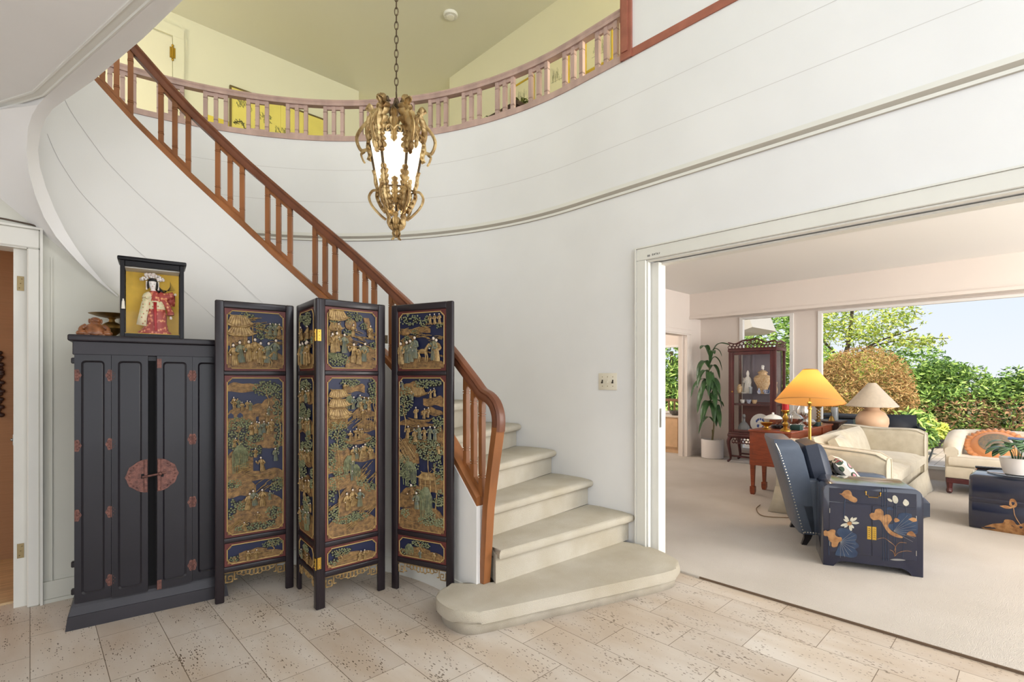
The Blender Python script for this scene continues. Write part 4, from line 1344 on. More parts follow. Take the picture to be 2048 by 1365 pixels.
    def fig(s, u, v, hh=.075, robe=None, lean=0., act=0):
        """standing figure; u,v = feet, hh = height as fraction of .88 m picture"""
        Hh = hh * .88
        k = robe if robe is not None else rs.choice((GD, GD, RB))
        b = s.P(u, v, 0)
        ang = Matrix.Rotation(lean, 4, 'Y')
        def q(x, y, z): return b + ang @ Vector((x, -y, z))
        s.k = k
        w = Hh * .15
        rows = []
        for zz, rr, dd in ((0, 1.0, .7), (.12, 1.05, .8), (.35, .8, .8), (.52, .62, .75), (.66, .85, .8), (.76, .7, .7), (.80, .3, .4)):
            rows.append([q(w * rr * cos(2 * pi * j / 9), .012 + w * .55 * dd * sin(2 * pi * j / 9), Hh * zz) for j in range(9)])
        s.loft(rows, True, True)
        for f in (-.45, 0, .45):
            s.tube([q(w * f * .6, .012 + w * .5, Hh * .6), q(w * f, .013 + w * .55, Hh * .3), q(w * f * 1.3, .012 + w * .5, Hh * .02)], Hh * .014, 4)
        sg = rs.choice((-1, 1))
        s.tube([q(w * .7 * sg, .014, Hh * .72), q(w * 1.5 * sg, .018, Hh * .55), q(w * (2.1 if act else 1.1) * sg, .022, Hh * (.72 if act else .5))], [Hh * .055, Hh * .05, Hh * .065], 6)
        s.tube([q(-w * .7 * sg, .014, Hh * .72), q(-w * 1.2 * sg, .018, Hh * .52), q(-w * .4 * sg, .024, Hh * .48)], [Hh * .055, Hh * .05, Hh * .06], 6)
        s.k = WH
        s.sph(q(0, .016, Hh * .89), (Hh * .058, Hh * .055, Hh * .07), 7, 5)
        s.sph(q(w * (2.1 if act else 1.1) * sg, .023, Hh * (.75 if act else .48)), Hh * .03, 5, 4)
        s.k = BK
        s.sph(q(0, .0135, Hh * .93), (Hh * .062, Hh * .05, Hh * .055), 7, 4)
        s.sph(q(Hh * .01, .013, Hh * .99), Hh * .026, 6, 4)
    def group(s, lst, hh=.075):
        for u, v in lst: s.fig(u, v, hh * (.92 + .16 * rs.random()), lean=(rs.random() - .5) * .35, act=rs.random() < .35)
    def roof(s, u, v, w, h):
        s.k = GD
        n = 9
        top = [s.P(u + (i / n - .5) * w * .55, v - h * .5, .010) for i in range(n + 1)]
        mid = [s.P(u + (i / n - .5) * w * .8, v, .014) for i in range(n + 1)]
        bot = [s.P(u + (i / n - .5) * w, v + h * .5 - h * .35 * abs(2 * i / n - 1) ** 3, .017) for i in range(n + 1)]
        s.loft([[p + Vector((0, .010, 0)) for p in top], top, mid, bot, [p + Vector((0, .016, -.003)) for p in bot]])
        for i in range(n + 1): s.tube([top[i] + Vector((0, -.001, 0)), mid[i] + Vector((0, -.001, 0)), bot[i] + Vector((0, -.001, 0))], .0016, 4)
        s.tube([top[0] + Vector((-.008, 0, .006)), top[0], top[-1], top[-1] + Vector((.008, 0, .006))], .003, 5)
        s.tube([bot[0] + Vector((-.006, 0, .006)), bot[0], bot[n // 2], bot[-1], bot[-1] + Vector((.006, 0, .006))], .0024, 5)
    def house(s, u, v, w, h):
        for f in (-.38, -.13, .13, .38):
            s.k = GD; s.tube([s.P(u + f * w, v + h * .1, .008), s.P(u + f * w, v + h, .008)], .0028, 5)
        s.plate(OC, [(u - w * .4, v + h * .1), (u + w * .4, v + h * .1), (u + w * .4, v + h), (u - w * .4, v + h)], 0, .004)
        s.k = GD
        for f in (.45, .6): s.tube([s.P(u - w * .42, v + h * f, .009), s.P(u + w * .42, v + h * f, .009)], .0018, 4)
        s.roof(u, v, w, h * .45)
    def fence(s, u0, u1, v0, v1, n=7):
        s.k = GD
        for i in range(n + 1):
            t = i / n; s.tube([s.P(lerp(u0, u1, t), lerp(v0, v1, t), .009), s.P(lerp(u0, u1, t), lerp(v0, v1, t) + .035, .009)], .0016, 4)
        for dv in (.004, .02): s.tube([s.P(u0, v0 + dv, .0095), s.P(u1, v1 + dv, .0095)], .0016, 4)
    def boat(s, u, v, w):
        s.k = OC
        n = 8
        a = [s.P(u + (i / n - .5) * w, v - .012 * abs(2 * i / n - 1) ** 2, .014) for i in range(n + 1)]
        b = [s.P(u + (i / n - .5) * w * .75, v + .018 - .012 * abs(2 * i / n - 1) ** 2, .012) for i in range(n + 1)]
        s.loft([[p + Vector((0, .014, 0)) for p in a], a, b, [p + Vector((0, .012, 0)) for p in b]])
        s.k = GD; s.tube(a, .002, 5)
    def swirl(s, u, v, w):
        s.k = GR
        for k in range(6):
            r_ = w * (1 - .15 * k)
            s.tube([s.P(u + r_ * cos(t), v + r_ * .55 * sin(t) * (s.w / s.h) * 1.6, .008 + .0012 * k) for t in [pi * 1.1 * i / 9 + pi * .95 for i in range(10)]], .0022, 4)
    def sticks(s, u, v, ru, rv, n, slope=.6):
        s.k = GD
        for i in range(n):
            uu = u + ru * (rs.random() * 2 - 1); vv = v + rv * (rs.random() * 2 - 1); l = .05 + .05 * rs.random()
            s.tube(bez([s.P(uu - l, vv + l * slope * .5, .008), s.P(uu, vv, .011), s.P(uu + l, vv - l * slope * .5 + .01, .009)], 3), .0018, 4)
    def horse(s, u, v, sc):
        b = s.P(u, v, .012)
        s.k = GD
        def q(x, z, y=0): return b + Vector((x * sc, -y, z * sc))
        s.sph(q(0, .6), (.32 * sc, .010, .15 * sc), 10, 6)
        s.tube([q(.25, .65, .004), q(.42, .9, .006), q(.5, .98, .006)], [.11 * sc, .08 * sc, .07 * sc], 7)
        s.tube([q(.47, 1.0, .006), q(.66, .86, .008)], [.075 * sc, .045 * sc], 7)
        for x0, x1, x2 in ((.22, .26, .22), (.28, .40, .34), (-.22, -.24, -.30), (-.28, -.14, -.2)):
            s.tube([q(x0, .55, .004), q(x1, .28, .005), q(x2, 0, .004)], [.06 * sc, .035 * sc, .03 * sc], 6)
        s.tube(bez([q(-.3, .68), q(-.45, .6), q(-.46, .3)], 3), .03 * sc, 5)
def notch(w, h, n=.022, st=3):
    P = []
    c = n / st
    for (x, z, dx, dz) in ((0, 0, 1, 1), (w, 0, -1, 1), (w, h, -1, -1), (0, h, 1, -1)):
        L_ = [(x, z + dz * n)]
        for i in range(st):
            L_.append((x + dx * c * (i + 1), z + dz * (n - c * i))); L_.append((x + dx * c * (i + 1), z + dz * (n - c * (i + 1))))
        if (dx, dz) in ((-1, 1), (1, -1)): L_ = L_[::-1]
        P += L_
    return P
def picture(w, h, kind):
    r = Relief(w, h)
    r.k = NV
    r.prism([(x, .004, z) for x, z in notch(w, h, min(.022, h * .2))], (0, -.004, 0))
    F = r.fig
    if kind == 'top1':
        r.hill(0, 1, .62, 1, .007, rough=.02); r.hill(.0, .35, .3, .62, .005)
        r.roof(.2, .18, .5, .2); r.roof(.22, .36, .55, .16)
        for u in (.06, .3, .44): r.k = GD; r.tube([r.P(u, .2, .008), r.P(u, .66, .008)], .003, 5)
        r.hill(.65, .98, .36, .46, .006, rough=.01); r.fence(.68, .98, .42, .45, 6)
        r.balls(.33, .08, .14, .06, 18, .0055); r.balls(.62, .38, .12, .10, 26, .006); r.sticks(.55, .2, .14, .1, 12)
        for u, v in ((.14, .95), (.24, .9), (.38, .88), (.48, .84), (.57, .9), (.7, .9), (.82, .84)): F(u, v, .145, lean=(u - .5) * .3)
        for u in (.75, .85, .92): F(u, .40, .085)
        r.horse(.66, .97, .09)
    elif kind == 'top3':
        r.hill(.35, 1, .75, 1, .007); r.hill(.6, 1, .62, .8, .006); r.hill(0, .5, .42, .62, .005)
        r.roof(.16, .1, .5, .18); r.house(.14, .3, .3, .3)
        r.balls(.52, .10, .2, .08, 34, .0055); r.balls(.22, .86, .2, .11, 44, .0062); r.swirl(.06, .85, .14)
        r.k = OC; r.sph(r.P(.46, .24, .006), (.035, .006, .034), 12, 6)
        r.sticks(.45, .45, .3, .1, 16, -.4); r.fence(.4, .98, .42, .46, 7)
        r.plate(OC, [(.72, .1), (.84, .1), (.95, .45), (.85, .48)], 0, .008)
        for u, v in ((.1, .74), (.18, .72), (.32, .74), (.5, .9), (.62, .93), (.72, .88)): F(u, v, .13, lean=.2 * (u - .4), act=1)
        for u in (.2, .5, .86): F(u, .45, .085)
        r.boat(.55, .62, .5)
    elif kind == 'top4':
        r.hill(0, 1, .80, 1, .007, rough=.015); r.hill(0, .4, .4, .8, .005)
        r.balls(.25, .12, .25, .10, 42, .0055); r.fence(.62, 1, .20, .2, 6)
        for u in (.72, .82, .92): F(u, .22, .07)
        r.hill(.2, .7, .26, .36, .007); r.k = OC; r.sph(r.P(.14, .34, .008), (.045, .008, .02), 12, 6)
        r.horse(.55, .88, .10)
        for u, v in ((.06, .92), (.2, .9), (.28, .88), (.38, .82), (.86, .88)): F(u, v, .155)
        F(.8, .86, .16, RB)
        r.fence(.6, 1, .68, .78, 8); r.sticks(.4, .3, .25, .08, 12)
    elif kind == 'tall1':
        r.hill(0, .65, .03, .09, .005, rough=.008)
        for a, b, c, d in ((0, .5, .18, .34), (.3, 1, .30, .46), (0, .45, .44, .62), (.0, 1, .60, .67), (0, .5, .66, .76), (.15, 1, .76, .9), (0, 1, .84, 1.), (.55, 1, .13, .30), (.35, .8, .16, .25)): r.hill(a, b, c, d, .004 + .004 * rs.random(), rough=.01)
        for u in (.06, .22): r.plate(NV, [(u - .05, .255), (u - .045, .235), (u, .222), (u + .045, .235), (u + .05, .255)], .009, .0095)
        r.group(((.12, .2), (.2, .19), (.26, .21), (.34, .2), (.40, .21)), .062)
        r.tree(.7, .07, .27, .05, 64, .08); r.balls(.9, .22, .09, .14, 46); r.trunk(.92, .45, .15)
        r.group(((.42, .37), (.5, .36), (.58, .37), (.64, .36), (.72, .37), (.78, .35)), .085)
        r.tree(.2, .36, .24, .11, 110, .08); r.balls(.45, .47, .16, .035, 30)
        r.willow(.22, .44, .26, .17, 13); r.balls(.9, .42, .08, .06, 18)
        r.group(((.62, .61), (.86, .55)), .10); r.boat(.6, .635, .5)
        r.group(((.34, .85), (.48, .83), (.62, .84)), .115); r.sticks(.75, .7, .2, .03, 10)
        r.balls(.88, .72, .12, .03, 20); r.balls(.08, .84, .06, .07, 18); r.balls(.82, .89, .15, .04, 30); r.balls(.5, .965, .4, .022, 46); r.sticks(.2, .93, .15, .02, 8)
    elif kind == 'tall3':
        for a, b, c, d in ((.3, .75, .04, .09, ), (0, .4, .12, .30), (.5, 1, .20, .26), (.3, .9, .37, .41), (.6, 1, .27, .35), (0, .5, .42, .6), (.3, 1, .46, .54), (0, .75, .60, .70), (.2, 1, .68, .86), (0, 1, .86, 1.)): r.hill(a, b, c, d, .004 + .004 * rs.random(), rough=.01)
        r.balls(.45, .03, .2, .025, 30); r.balls(.93, .08, .09, .09, 34); r.trunk(.95, .3, .12)
        for v in (.1, .16, .22): r.roof(.2, v, .36 + v, .05)
        r.house(.2, .24, .45, .08)
        r.willow(.42, .11, .12, .09, 7)
        r.group(((.5, .2), (.6, .19), (.68, .21), (.76, .2), (.84, .21)), .085)
        r.fence(.55, .95, .235, .245, 8); r.sticks(.4, .27, .25, .03, 16); r.fence(.6, 1, .31, .29, 6)
        r.tree(.2, .33, .2, .06, 56, .3); r.balls(.3, .42, .2, .035, 40); r.balls(.08, .50, .09, .09, 36)
        r.group(((.45, .40), (.55, .39), (.63, .39)), .07); r.boat(.6, .41, .6)
        r.group(((.5, .53), (.58, .52), (.66, .53), (.74, .52), (.88, .53)), .095)
        r.willow(.42, .50, .2, .12, 11); r.willow(.55, .56, .18, .1, 9); r.sticks(.82, .62, .2, .05, 20, .8)
        r.balls(.25, .60, .14, .04, 28); r.balls(.08, .7, .08, .08, 26); r.trunk(.2, .9, .5)
        r.group(((.4, .84), (.5, .82), (.64, .83)), .115)
        r.balls(.12, .85, .12, .05, 30); r.balls(.5, .90, .35, .025, 46); r.sticks(.8, .86, .15, .02, 8)
    elif kind == 'tall4':
        for a, b, c, d in ((0, .5, .03, .12), (.55, 1, .12, .18), (.5, 1, .20, .24), (.0, .9, .285, .32), (.0, 1, .40, .48), (.0, .45, .46, .56), (.45, 1, .62, .74), (0, .6, .72, .86), (0, 1, .84, 1.), (.8, 1, .3, .5)): r.hill(a, b, c, d, .004 + .004 * rs.random(), rough=.01)
        r.balls(.55, .04, .2, .03, 30); r.balls(.17, .14, .17, .08, 60); r.trunk(.13, .36, .16)
        r.group(((.1, .08), (.72, .13), (.82, .12)), .065); r.roof(.45, .09, .4, .05); r.balls(.8, .03, .15, .02, 18)
        r.boat(.5, .275, .55); r.group(((.4, .265), (.58, .265), (.66, .255)), .075)
        r.group(((.4, .42), (.5, .40), (.6, .40), (.7, .40), (.82, .40), (.2, .4)), .09)
        r.sticks(.15, .48, .16, .05, 26, -.8); r.tree(.68, .47, .3, .07, 110, .3); r.balls(.88, .6, .1, .09, 40)
        r.willow(.25, .56, .3, .15, 11); r.balls(.12, .57, .12, .04, 20)
        r.house(.66, .64, .45, .1); r.trunk(.82, .85, .55); r.balls(.88, .31, .1, .04, 16)
        r.fig(.3, .83, .14, OC); r.fig(.42, .86, .12)
        r.willow(.62, .72, .26, .2, 13); r.balls(.92, .77, .07, .06, 16); r.balls(.7, .93, .28, .03, 46); r.balls(.15, .9, .1, .03, 16)
    elif kind == 'tall2':
        for a, b, c, d in ((0, 1, .06, .16), (0, 1, .25, .36), (0, 1, .45, .56), (0, 1, .64, .74), (0, 1, .84, 1.)): r.hill(a, b, c, d, .006, rough=.015)
        r.balls(.5, .05, .4, .04, 50); r.balls(.3, .22, .25, .06, 50); r.balls(.7, .42, .25, .06, 50); r.balls(.3, .6, .25, .06, 50); r.balls(.6, .8, .3, .05, 60)
        for v in (.16, .34, .54, .73, .93): r.group(((.2, v), (.4, v - .01), (.6, v), (.8, v - .01)), .085)
        r.willow(.7, .25, .3, .12); r.willow(.3, .45, .3, .12); r.willow(.6, .86, .3, .12)
    elif kind == 'top2':
        r.hill(0, 1, .7, 1, .006); r.hill(0, 1, .35, .5, .005)
        r.balls(.6, .15, .3, .12, 50); r.group(((.2, .95), (.4, .93), (.6, .95), (.8, .93)), .15); r.group(((.3, .5), (.7, .5)), .1); r.balls(.2, .62, .2, .08, 20)
    else:
        r.hill(0, 1, .55, 1, .005, rough=.04); r.hill(.2, .7, .4, .6, .004, rough=.03)
        q = {'low1': ((.36, .5), (.8, .25)), 'low3': ((.62, .75), (.25, .3)), 'low4': ((.5, .8), (.5, .2)), 'low2': ((.3, .7), (.5, .25))}[kind]
        for u in q[0]: F(u, .95, .068 if kind != 'low4' else .055, lean=.3 * (rs.random() - .3), act=1)
        r.tree(q[1][0], q[1][1], .2, .18, 34, .3, .0052)
        if kind == 'low4': r.willow(.25, .3, .16, .6, 8)
        r.balls(.12, .75, .1, .15, 10, .0052); r.sticks(.5, .7, .3, .1, 8, .3)
    if kind.startswith('tall'):
        for q in range(16):
            u, v = rs.choice((.08, .5, .92, .3, .7)) + .1 * (rs.random() - .5), .06 + .9 * (q + rs.random()) / 16
            if rs.random() < .55: r.balls(u, v, .13, .028, 22, .0058)
            elif rs.random() < .5: r.sticks(u, v, .12, .02, 9, rs.random() - .5)
            else: r.fig(u, v + .03, .065, lean=.3 * (rs.random() - .5), act=1)
    elif kind.startswith('top'):
        for q in range(5):
            u = (q + rs.random()) / 5
            r.balls(u, .1 + .5 * rs.random(), .08, .06, 12, .0052); r.sticks(u, .3 + .4 * rs.random(), .1, .05, 6, rs.random() - .5)
    return r
ZT = 1.705
pF, pA, pB, pC, pC2, pD = [at_z(u, v, ZT) for u, v in ((430, 601), (588, 613.5), (632, 597), (771, 612), (782, 613), (905, 603))]
for p_ in (pF, pA, pB, pC, pC2, pD): p_.x *= .988; p_.y *= .988
pA2 = at_z(592, 613.5, ZT) * .988
scr = thing('folding_screen', 'four-leaf dark folding screen carved with gilded figures before the stairs', 'folding screen', (pF.x, pF.y, 0))
HGOLD = mat('bright_brass', (214, 176, 84), .25, 1)
HDARK = mat('dull_hinge', (96, 84, 66), .4, .9)
def screen_leaf(p, q, idx):
    dv = Vector((q.x - p.x, q.y - p.y, 0)); w = dv.length
    sw = .047
    TK = .024
    m = MB()
    # frame: outer edge flat, bevelled towards the pictures
    def bar(x0, x1, z0, z1, ax):
        m.rbox(x0, x1, 0, TK, z0, z1, r=.008, seg=3)
    bar(0, sw, 0, ZT, 0); bar(w - sw, w, 0, ZT, 0)
    bar(sw - .006, w - sw + .006, ZT - .042, ZT - .0005, 1)
    for z0, z1 in ((1.281, 1.309), (.330, .362), (.166, .200)):
        bar(sw - .006, w - sw + .006, z0, z1, 1)
    o = m.build('screen_leaf', SCRF, scr, smooth=40)
    o.location = (p.x - pF.x, p.y - pF.y, 0); o.rotation_euler = (0, 0, atan2(dv.y, dv.x))
    m = MB(); m.box(sw - .004, w - sw + .004, .008, .018, .18, ZT - .02)
    m.build('red_board', SCRR, o, smooth=0)
    for nm, z0, z1, mz in (('top', 1.309, ZT - .042, .014), ('tall', .362, 1.281, .014), ('low', .200, .330, .012)):
        x0, x1 = sw + .013, w - sw - .013
        a, b = z0 + mz, z1 - mz
        r = picture(x1 - x0, b - a, nm + str(idx + 1))
        for v in r.v: v.x = min(max(v.x, .002), x1 - x0 - .002); v.z = min(max(v.z, .002), b - a - .002)
        r.v = [v + Vector((x0, .0079, a)) for v in r.v]
        r.build('carved_picture', RM, o, smooth=40)
        m = MB(); n_ = notch(x1 - x0, b - a, min(.022, (b - a) * .2))
        m.tube([(x0 + x, .004, a + z) for x, z in n_], .0028, 5, True)
        m.build('gilt_border', BORD, o, smooth=40)
    # pierced apron
    m = MB()
    x0, x1 = sw, w - sw
    n = 13
    for sgn, xx in ((1, x0), (-1, x1)):
        for (a, b, c, d) in ((0, 0, .045, 0), (.005, -.012, .005, -.055), (.005, -.055, .04, -.055), (.04, -.055, .04, -.022), (.04, -.022, .02, -.022), (.02, -.022, .02, -.04), (.02, -.04, .03, -.04), (.05, 0, .05, -.045), (.05, -.045, .065, -.045)):
            m.tube([(xx + sgn * a, .010, .164 + b), (xx + sgn * c, .010, .164 + d)], .0036, 4)
    L_ = x1 - x0 - .13
    for k in range(9):
        cx_ = x0 + .065 + L_ * (k + .5) / 9
        dep = .034 - .016 * abs(k - 4) / 4 + .006 * (k % 2)
        m.tube([(cx_ + .014 * cos(t + k), .010, .162 - dep * .5 + dep * .5 * sin(t + k)) for t in [2 * pi * i / 9 for i in range(9)]], .0033, 5, True)
    m.tube([(x0, .010, .164), (x1, .010, .164)], .004, 4)
    m.build('pierced_apron', GLDR, o, smooth=30)
    return o, w
l1, w1_ = screen_leaf(pF, pA, 0)
l2, w2_ = screen_leaf(pA2, pB, 1)
l3, w3_ = screen_leaf(pB + (pC - pB).normalized() * .006, pC, 2)
l4, w4_ = screen_leaf(pC2, pD, 3)
for z in (1.50, .255):
    m = MB(); m.rbox(w2_ - .026, w2_ + .004, -.0035, -.001, z - .032, z + .032, r=.001, seg=1); m.tube([(w2_ + .004, -.003, z - .032), (w2_ + .004, -.003, z + .032)], .004, 8)
    for dz in (-.02, 0, .02): m.sph((w2_ - .014, -.0038, z + dz), .0028, 6, 4)
    m.build('brass_hinge', HGOLD, l2)
    m = MB(); m.rbox(.0, .022, -.0035, -.001, z - .032, z + .032, r=.001, seg=1)
    for dz in (-.02, 0, .02): m.sph((.012, -.0038, z + dz), .0028, 6, 4)
    m.build('brass_hinge', HGOLD, l3)
m = MB(); m.box(w3_ - .002, w3_ + .022, .012, .016, 1.475, 1.525); m.sph((w3_ + .01, .011, 1.5), .005, 8, 6)
m.build('hinge', HDARK, l3)
# ------------------------------------------------------------------ living room
def pt(u, x):
    """point of the floor plan on the sight line of column u at distance x into the room"""
    r = ray(u, 700); k = x / r.x
    return Vector((x, r.y * k, 0))
ROSE = mat('rosewood', (76, 32, 33), .32, var=.25, vs=8, stretch=(1, 1, .3), coat=.2)
MAHO = mat('mahogany', (140, 66, 38), .3, var=.25, vs=9, stretch=(1, 1, 6), coat=.25)
PORC = mat('white_porcelain', (232, 230, 224), .25, coat=.3)
BLUW = mat('blue_white_china', (226, 230, 236), .25, rgb2=(70, 96, 160), vs=45, coat=.3)
SATS = mat('satsuma_ware', (196, 150, 96), .35, rgb2=(226, 206, 170), vs=60)
SILV = mat('silver', (206, 204, 200), .22, 1)
CRYS = mat('cut_crystal', (225, 232, 238), .08, trans=.7, ior=1.4)
RED = mat('red_wax', (176, 24, 32), .45, sss=.2)
LGREEN = mat('plant_leaf', (44, 74, 42), .4, rgb2=(70, 104, 60), vs=9)
SOIL = mat('potting_soil', (62, 48, 38), .9)
WPOT = mat('white_pot_glaze', (228, 222, 218), .4)

def blade(m, pts, w, droop_normal=None, fold=.25, n=5):
    """long pointed leaf along a path"""
    P = bez(pts, n)
    rows = []
    for i, q in enumerate(P):
        t = i / (len(P) - 1)
        tg = (P[min(i + 1, len(P) - 1)] - P[max(i - 1, 0)]).normalized()
        sd = tg.cross(Vector((0, 0, 1)))
        if sd.length < .05: sd = Vector((1, 0, 0))
        sd.normalize(); nn = sd.cross(tg)
        ww = w * (sin(pi * (t * .97 + .03)) ** .7) * (1 - .15 * t)
        rows.append([q - sd * ww + nn * ww * fold, q, q + sd * ww + nn * ww * fold])
    m.loft(rows)

# corn plant in a white pot
pl = thing('potted_plant', 'tall leafy green plant in a white cylinder pot in the room corner', 'potted plant', (7.83, 3.60, .014))
m = MB(); m.lathe([(0, 0), (.155, 0), (.165, .01), (.168, .28), (.166, .295), (.152, .295), (.15, .26), (0, .26)], n=36)
m.build('pot', WPOT, pl)
m = MB(); m.lathe([(0, .262), (.149, .263), (.1, .27), (0, .272)], n=20); m.build('soil', SOIL, pl)
m = MB()
stem = bez([(.0, 0, .26), (.03, -.01, .6), (-.03, .02, .95), (-.06, .03, 1.3), (-.02, .02, 1.62)], 8)
m.tube(stem, [.013 - .0002 * i for i in range(len(stem))], 8)
m.tube(bez([(.02, .02, .26), (.05, .02, .36), (.04, .02, .44)], 4), .01, 6)
m.build('stem', mat('plant_stem', (112, 104, 70), .7), pl)
rp = random.Random(3)
for i in range(26):
    f = .24 + .76 * i / 25
    c = stem[min(int(f * (len(stem) - 1)), len(stem) - 1)]
    a = (-.76 if i % 2 else 2.38) + (rp.random() - .5) * 2.2 - (.5 if i % 2 else -.35)
    l = (.34 + .14 * rp.random()) * (1 - .2 * f)
    up = .05 + .16 * rp.random() if i < 22 else .22
    dr = -.02 - .26 * rp.random() if i < 22 else .06 + .12 * rp.random()
    d = Vector((cos(a), sin(a), 0))
    # keep leaves clear of the two walls
    if (7.83 + c.x + d.x * l) > NL - .04: d.x *= .45
    if (3.60 + c.y + d.y * l) > SL - .04: d.y *= .45
    if (3.60 + c.y + d.y * l) < 3.34 and 7.83 + c.x + d.x * l > 7.5: d.y *= .5
    m = MB()
    blade(m, [c, c + d * l * .35 + Vector((0, 0, up * .8)), c + d * l * .75 + Vector((0, 0, up * .6 + dr * .35)), c + d * l + Vector((0, 0, dr))], .042 + .014 * rp.random())
    m.build('leaf', LGREEN, pl, smooth=60, solid=.0015)

# ---- carved rosewood display cabinet
VX, VY0, VY1, VD = 7.60, 2.58, 3.245, .40
vt = thing('display_cabinet', 'carved dark rosewood cabinet with glass doors full of china', 'display cabinet', (VX, VY1, .014), -pi / 2)
VW = VY1 - VY0   # local x to the right as seen from the hall, y into the depth
m = MB()
for x in (0, VW - .035):
    for y in (0, VD - .035):
        m.box(x, x + .035, y, y + .035, .40, 1.66)
m.build('corner_posts', ROSE, vt, smooth=0)
m = MB(); m.rbox(-.012, VW + .012, -.012, VD + .005, 1.655, 1.69, r=.008); m.build('cornice', ROSE, vt)
m = MB(); m.rbox(-.015, VW + .015, -.015, VD + .005, .385, .43, r=.008); m.rbox(-.005, VW + .005, -.005, VD, .43, .455, r=.005); m.build('base_board', ROSE, vt)
m = MB(); m.box(.05, VW - .05, VD - .015, VD - .005, .455, .9); m.build('back_panel', mat('dark_back_panel', (112, 70, 64), .6), vt, smooth=0)
m = MB(); m.box(.05, VW - .05, VD - .015, VD - .005, .9, 1.65); m.box(.2, .225, VD - .03, VD - .0155, .9, 1.65); m.build('back_panel', mat('grey_back_panel', (122, 114, 122), .5), vt, smooth=0)
m = MB(); m.box(.03, VW - .03, .03, VD - .02, .86, .885); m.build('wooden_shelf', ROSE, vt, smooth=0)
m = MB(); m.box(.03, VW - .03, .03, VD - .02, 1.025, 1.033); m.build('glass_shelf', GLASS, vt, smooth=0)
dr = None
m = MB()
m.rbox(.037, .078, -.006, .018, .46, 1.65, r=.004); m.rbox(VW - .078, VW - .037, -.006, .018, .46, 1.65, r=.004)
m.rbox(.0785, VW - .0785, -.006, .018, 1.605, 1.65, r=.004); m.rbox(.0785, VW - .0785, -.006, .018, .46, .50, r=.004)
dr = m.build('door', ROSE, vt)
m = MB(); m.box(.078, VW - .078, .004, .008, .50, 1.605); m.build('door_glass', GLASS, dr, smooth=0)
m = MB(); m.sph((.058, -.012, 1.06), .011, 8, 6); m.build('knob', BRASS, dr)
m = MB(); m.box(VW - .03, VW - .026, .05, VD - .05, .46, 1.65); m.build('side_glass', GLASS, vt, smooth=0)
m = MB(); m.box(.026, .03, .05, VD - .05, .46, 1.65); m.build('side_glass', GLASS, vt, smooth=0)
def pierced(m, x0, x1, y, zb, hf, n, r=.008, seed=1):
    q = random.Random(seed)
    m.tube([(x0, y, zb), (x1, y, zb)], r, 5)
    top = [(lerp(x0, x1, i / 30), y, zb + hf(i / 30)) for i in range(31)]
    m.tube(top, r * 1.2, 5)
    for k in range(n):
        t = (k + .5) / n
        hh = hf(t)
        for lv in range(2 if hh > .07 else 1):
            cz = zb + hh * (.5 if hh <= .07 else .28 + .44 * lv)
            rr = hh * (.42 if hh <= .07 else .24)
            cx_ = lerp(x0, x1, t + (.5 / n if lv else 0) * .8)
            if not x0 + .01 < cx_ < x1 - .01: continue
            a0 = q.random() * 3
            m.tube([(cx_ + rr * 1.25 * cos(a), y, cz + rr * sin(a)) for a in [a0 + 2 * pi * j / 9 for j in range(9)]], r * .8, 5, True)
            m.tube([(cx_, y, cz - rr), (cx_ + .02 * (q.random() - .5), y, cz - rr - .02)], r * .8, 4)
def crest(t): return .085 + .055 * exp(-((t - .5) / .2) ** 2) + .012 * cos(20 * t)
m = MB(); pierced(m, -.005, VW + .005, -.005, 1.695, crest, 13)
m.build('carved_gallery', ROSE, vt)
m = MB(); m.M = T(VW + .003, 0, 0) @ RZ(pi / 2); pierced(m, 0, VD, 0, 1.695, lambda t: .085 + .02 * exp(-((t - .5) / .2) ** 2), 8, seed=2)
m.build('carved_gallery', ROSE, vt)
m = MB(); pierced(m, .05, VW - .05, .0, .30, lambda t: .08, 12, .007, 3)
m.build('carved_apron', ROSE, vt)
for x, sx in ((.025, -1), (VW - .025, 1)):
    for y, sy in ((.025, -1), (VD - .03, 1)):
        m = MB()
        P = bez([(x, y, .39), (x + sx * .03, y + sy * .02, .31), (x + sx * .012, y + sy * .008, .16), (x + sx * .004, y + sy * .002, .06), (x + sx * .03, y + sy * .015, .022), (x + sx * .045, y + sy * .02, .014)], 5)
        m.tube(P, [lerp(.034, .016, min(1, i / 16)) if i < 18 else .017 for i in range(len(P))], 8)
        m.build('leg', ROSE, vt)
m = MB(); m.box(.03, VW - .03, .02, .04, .085, .11); m.box(.03, VW - .03, VD - .05, VD - .03, .085, .11); m.build('stretcher', ROSE, vt, smooth=0)
VM = Matrix.Translation((VX, VY1, .014)) @ Matrix.Rotation(-pi / 2, 4, 'Z')
def inv(x, y, z): return VM @ Vector((x, y, z))
def lathe_thing(name, label, cat, loc, prof, mt, group=None, n=24, extra=None):
    t_ = MB(); t_.lathe(prof, n=n)
    o = t_.build(name, mt, loc=loc); tag(o, label, cat, group)
    return o
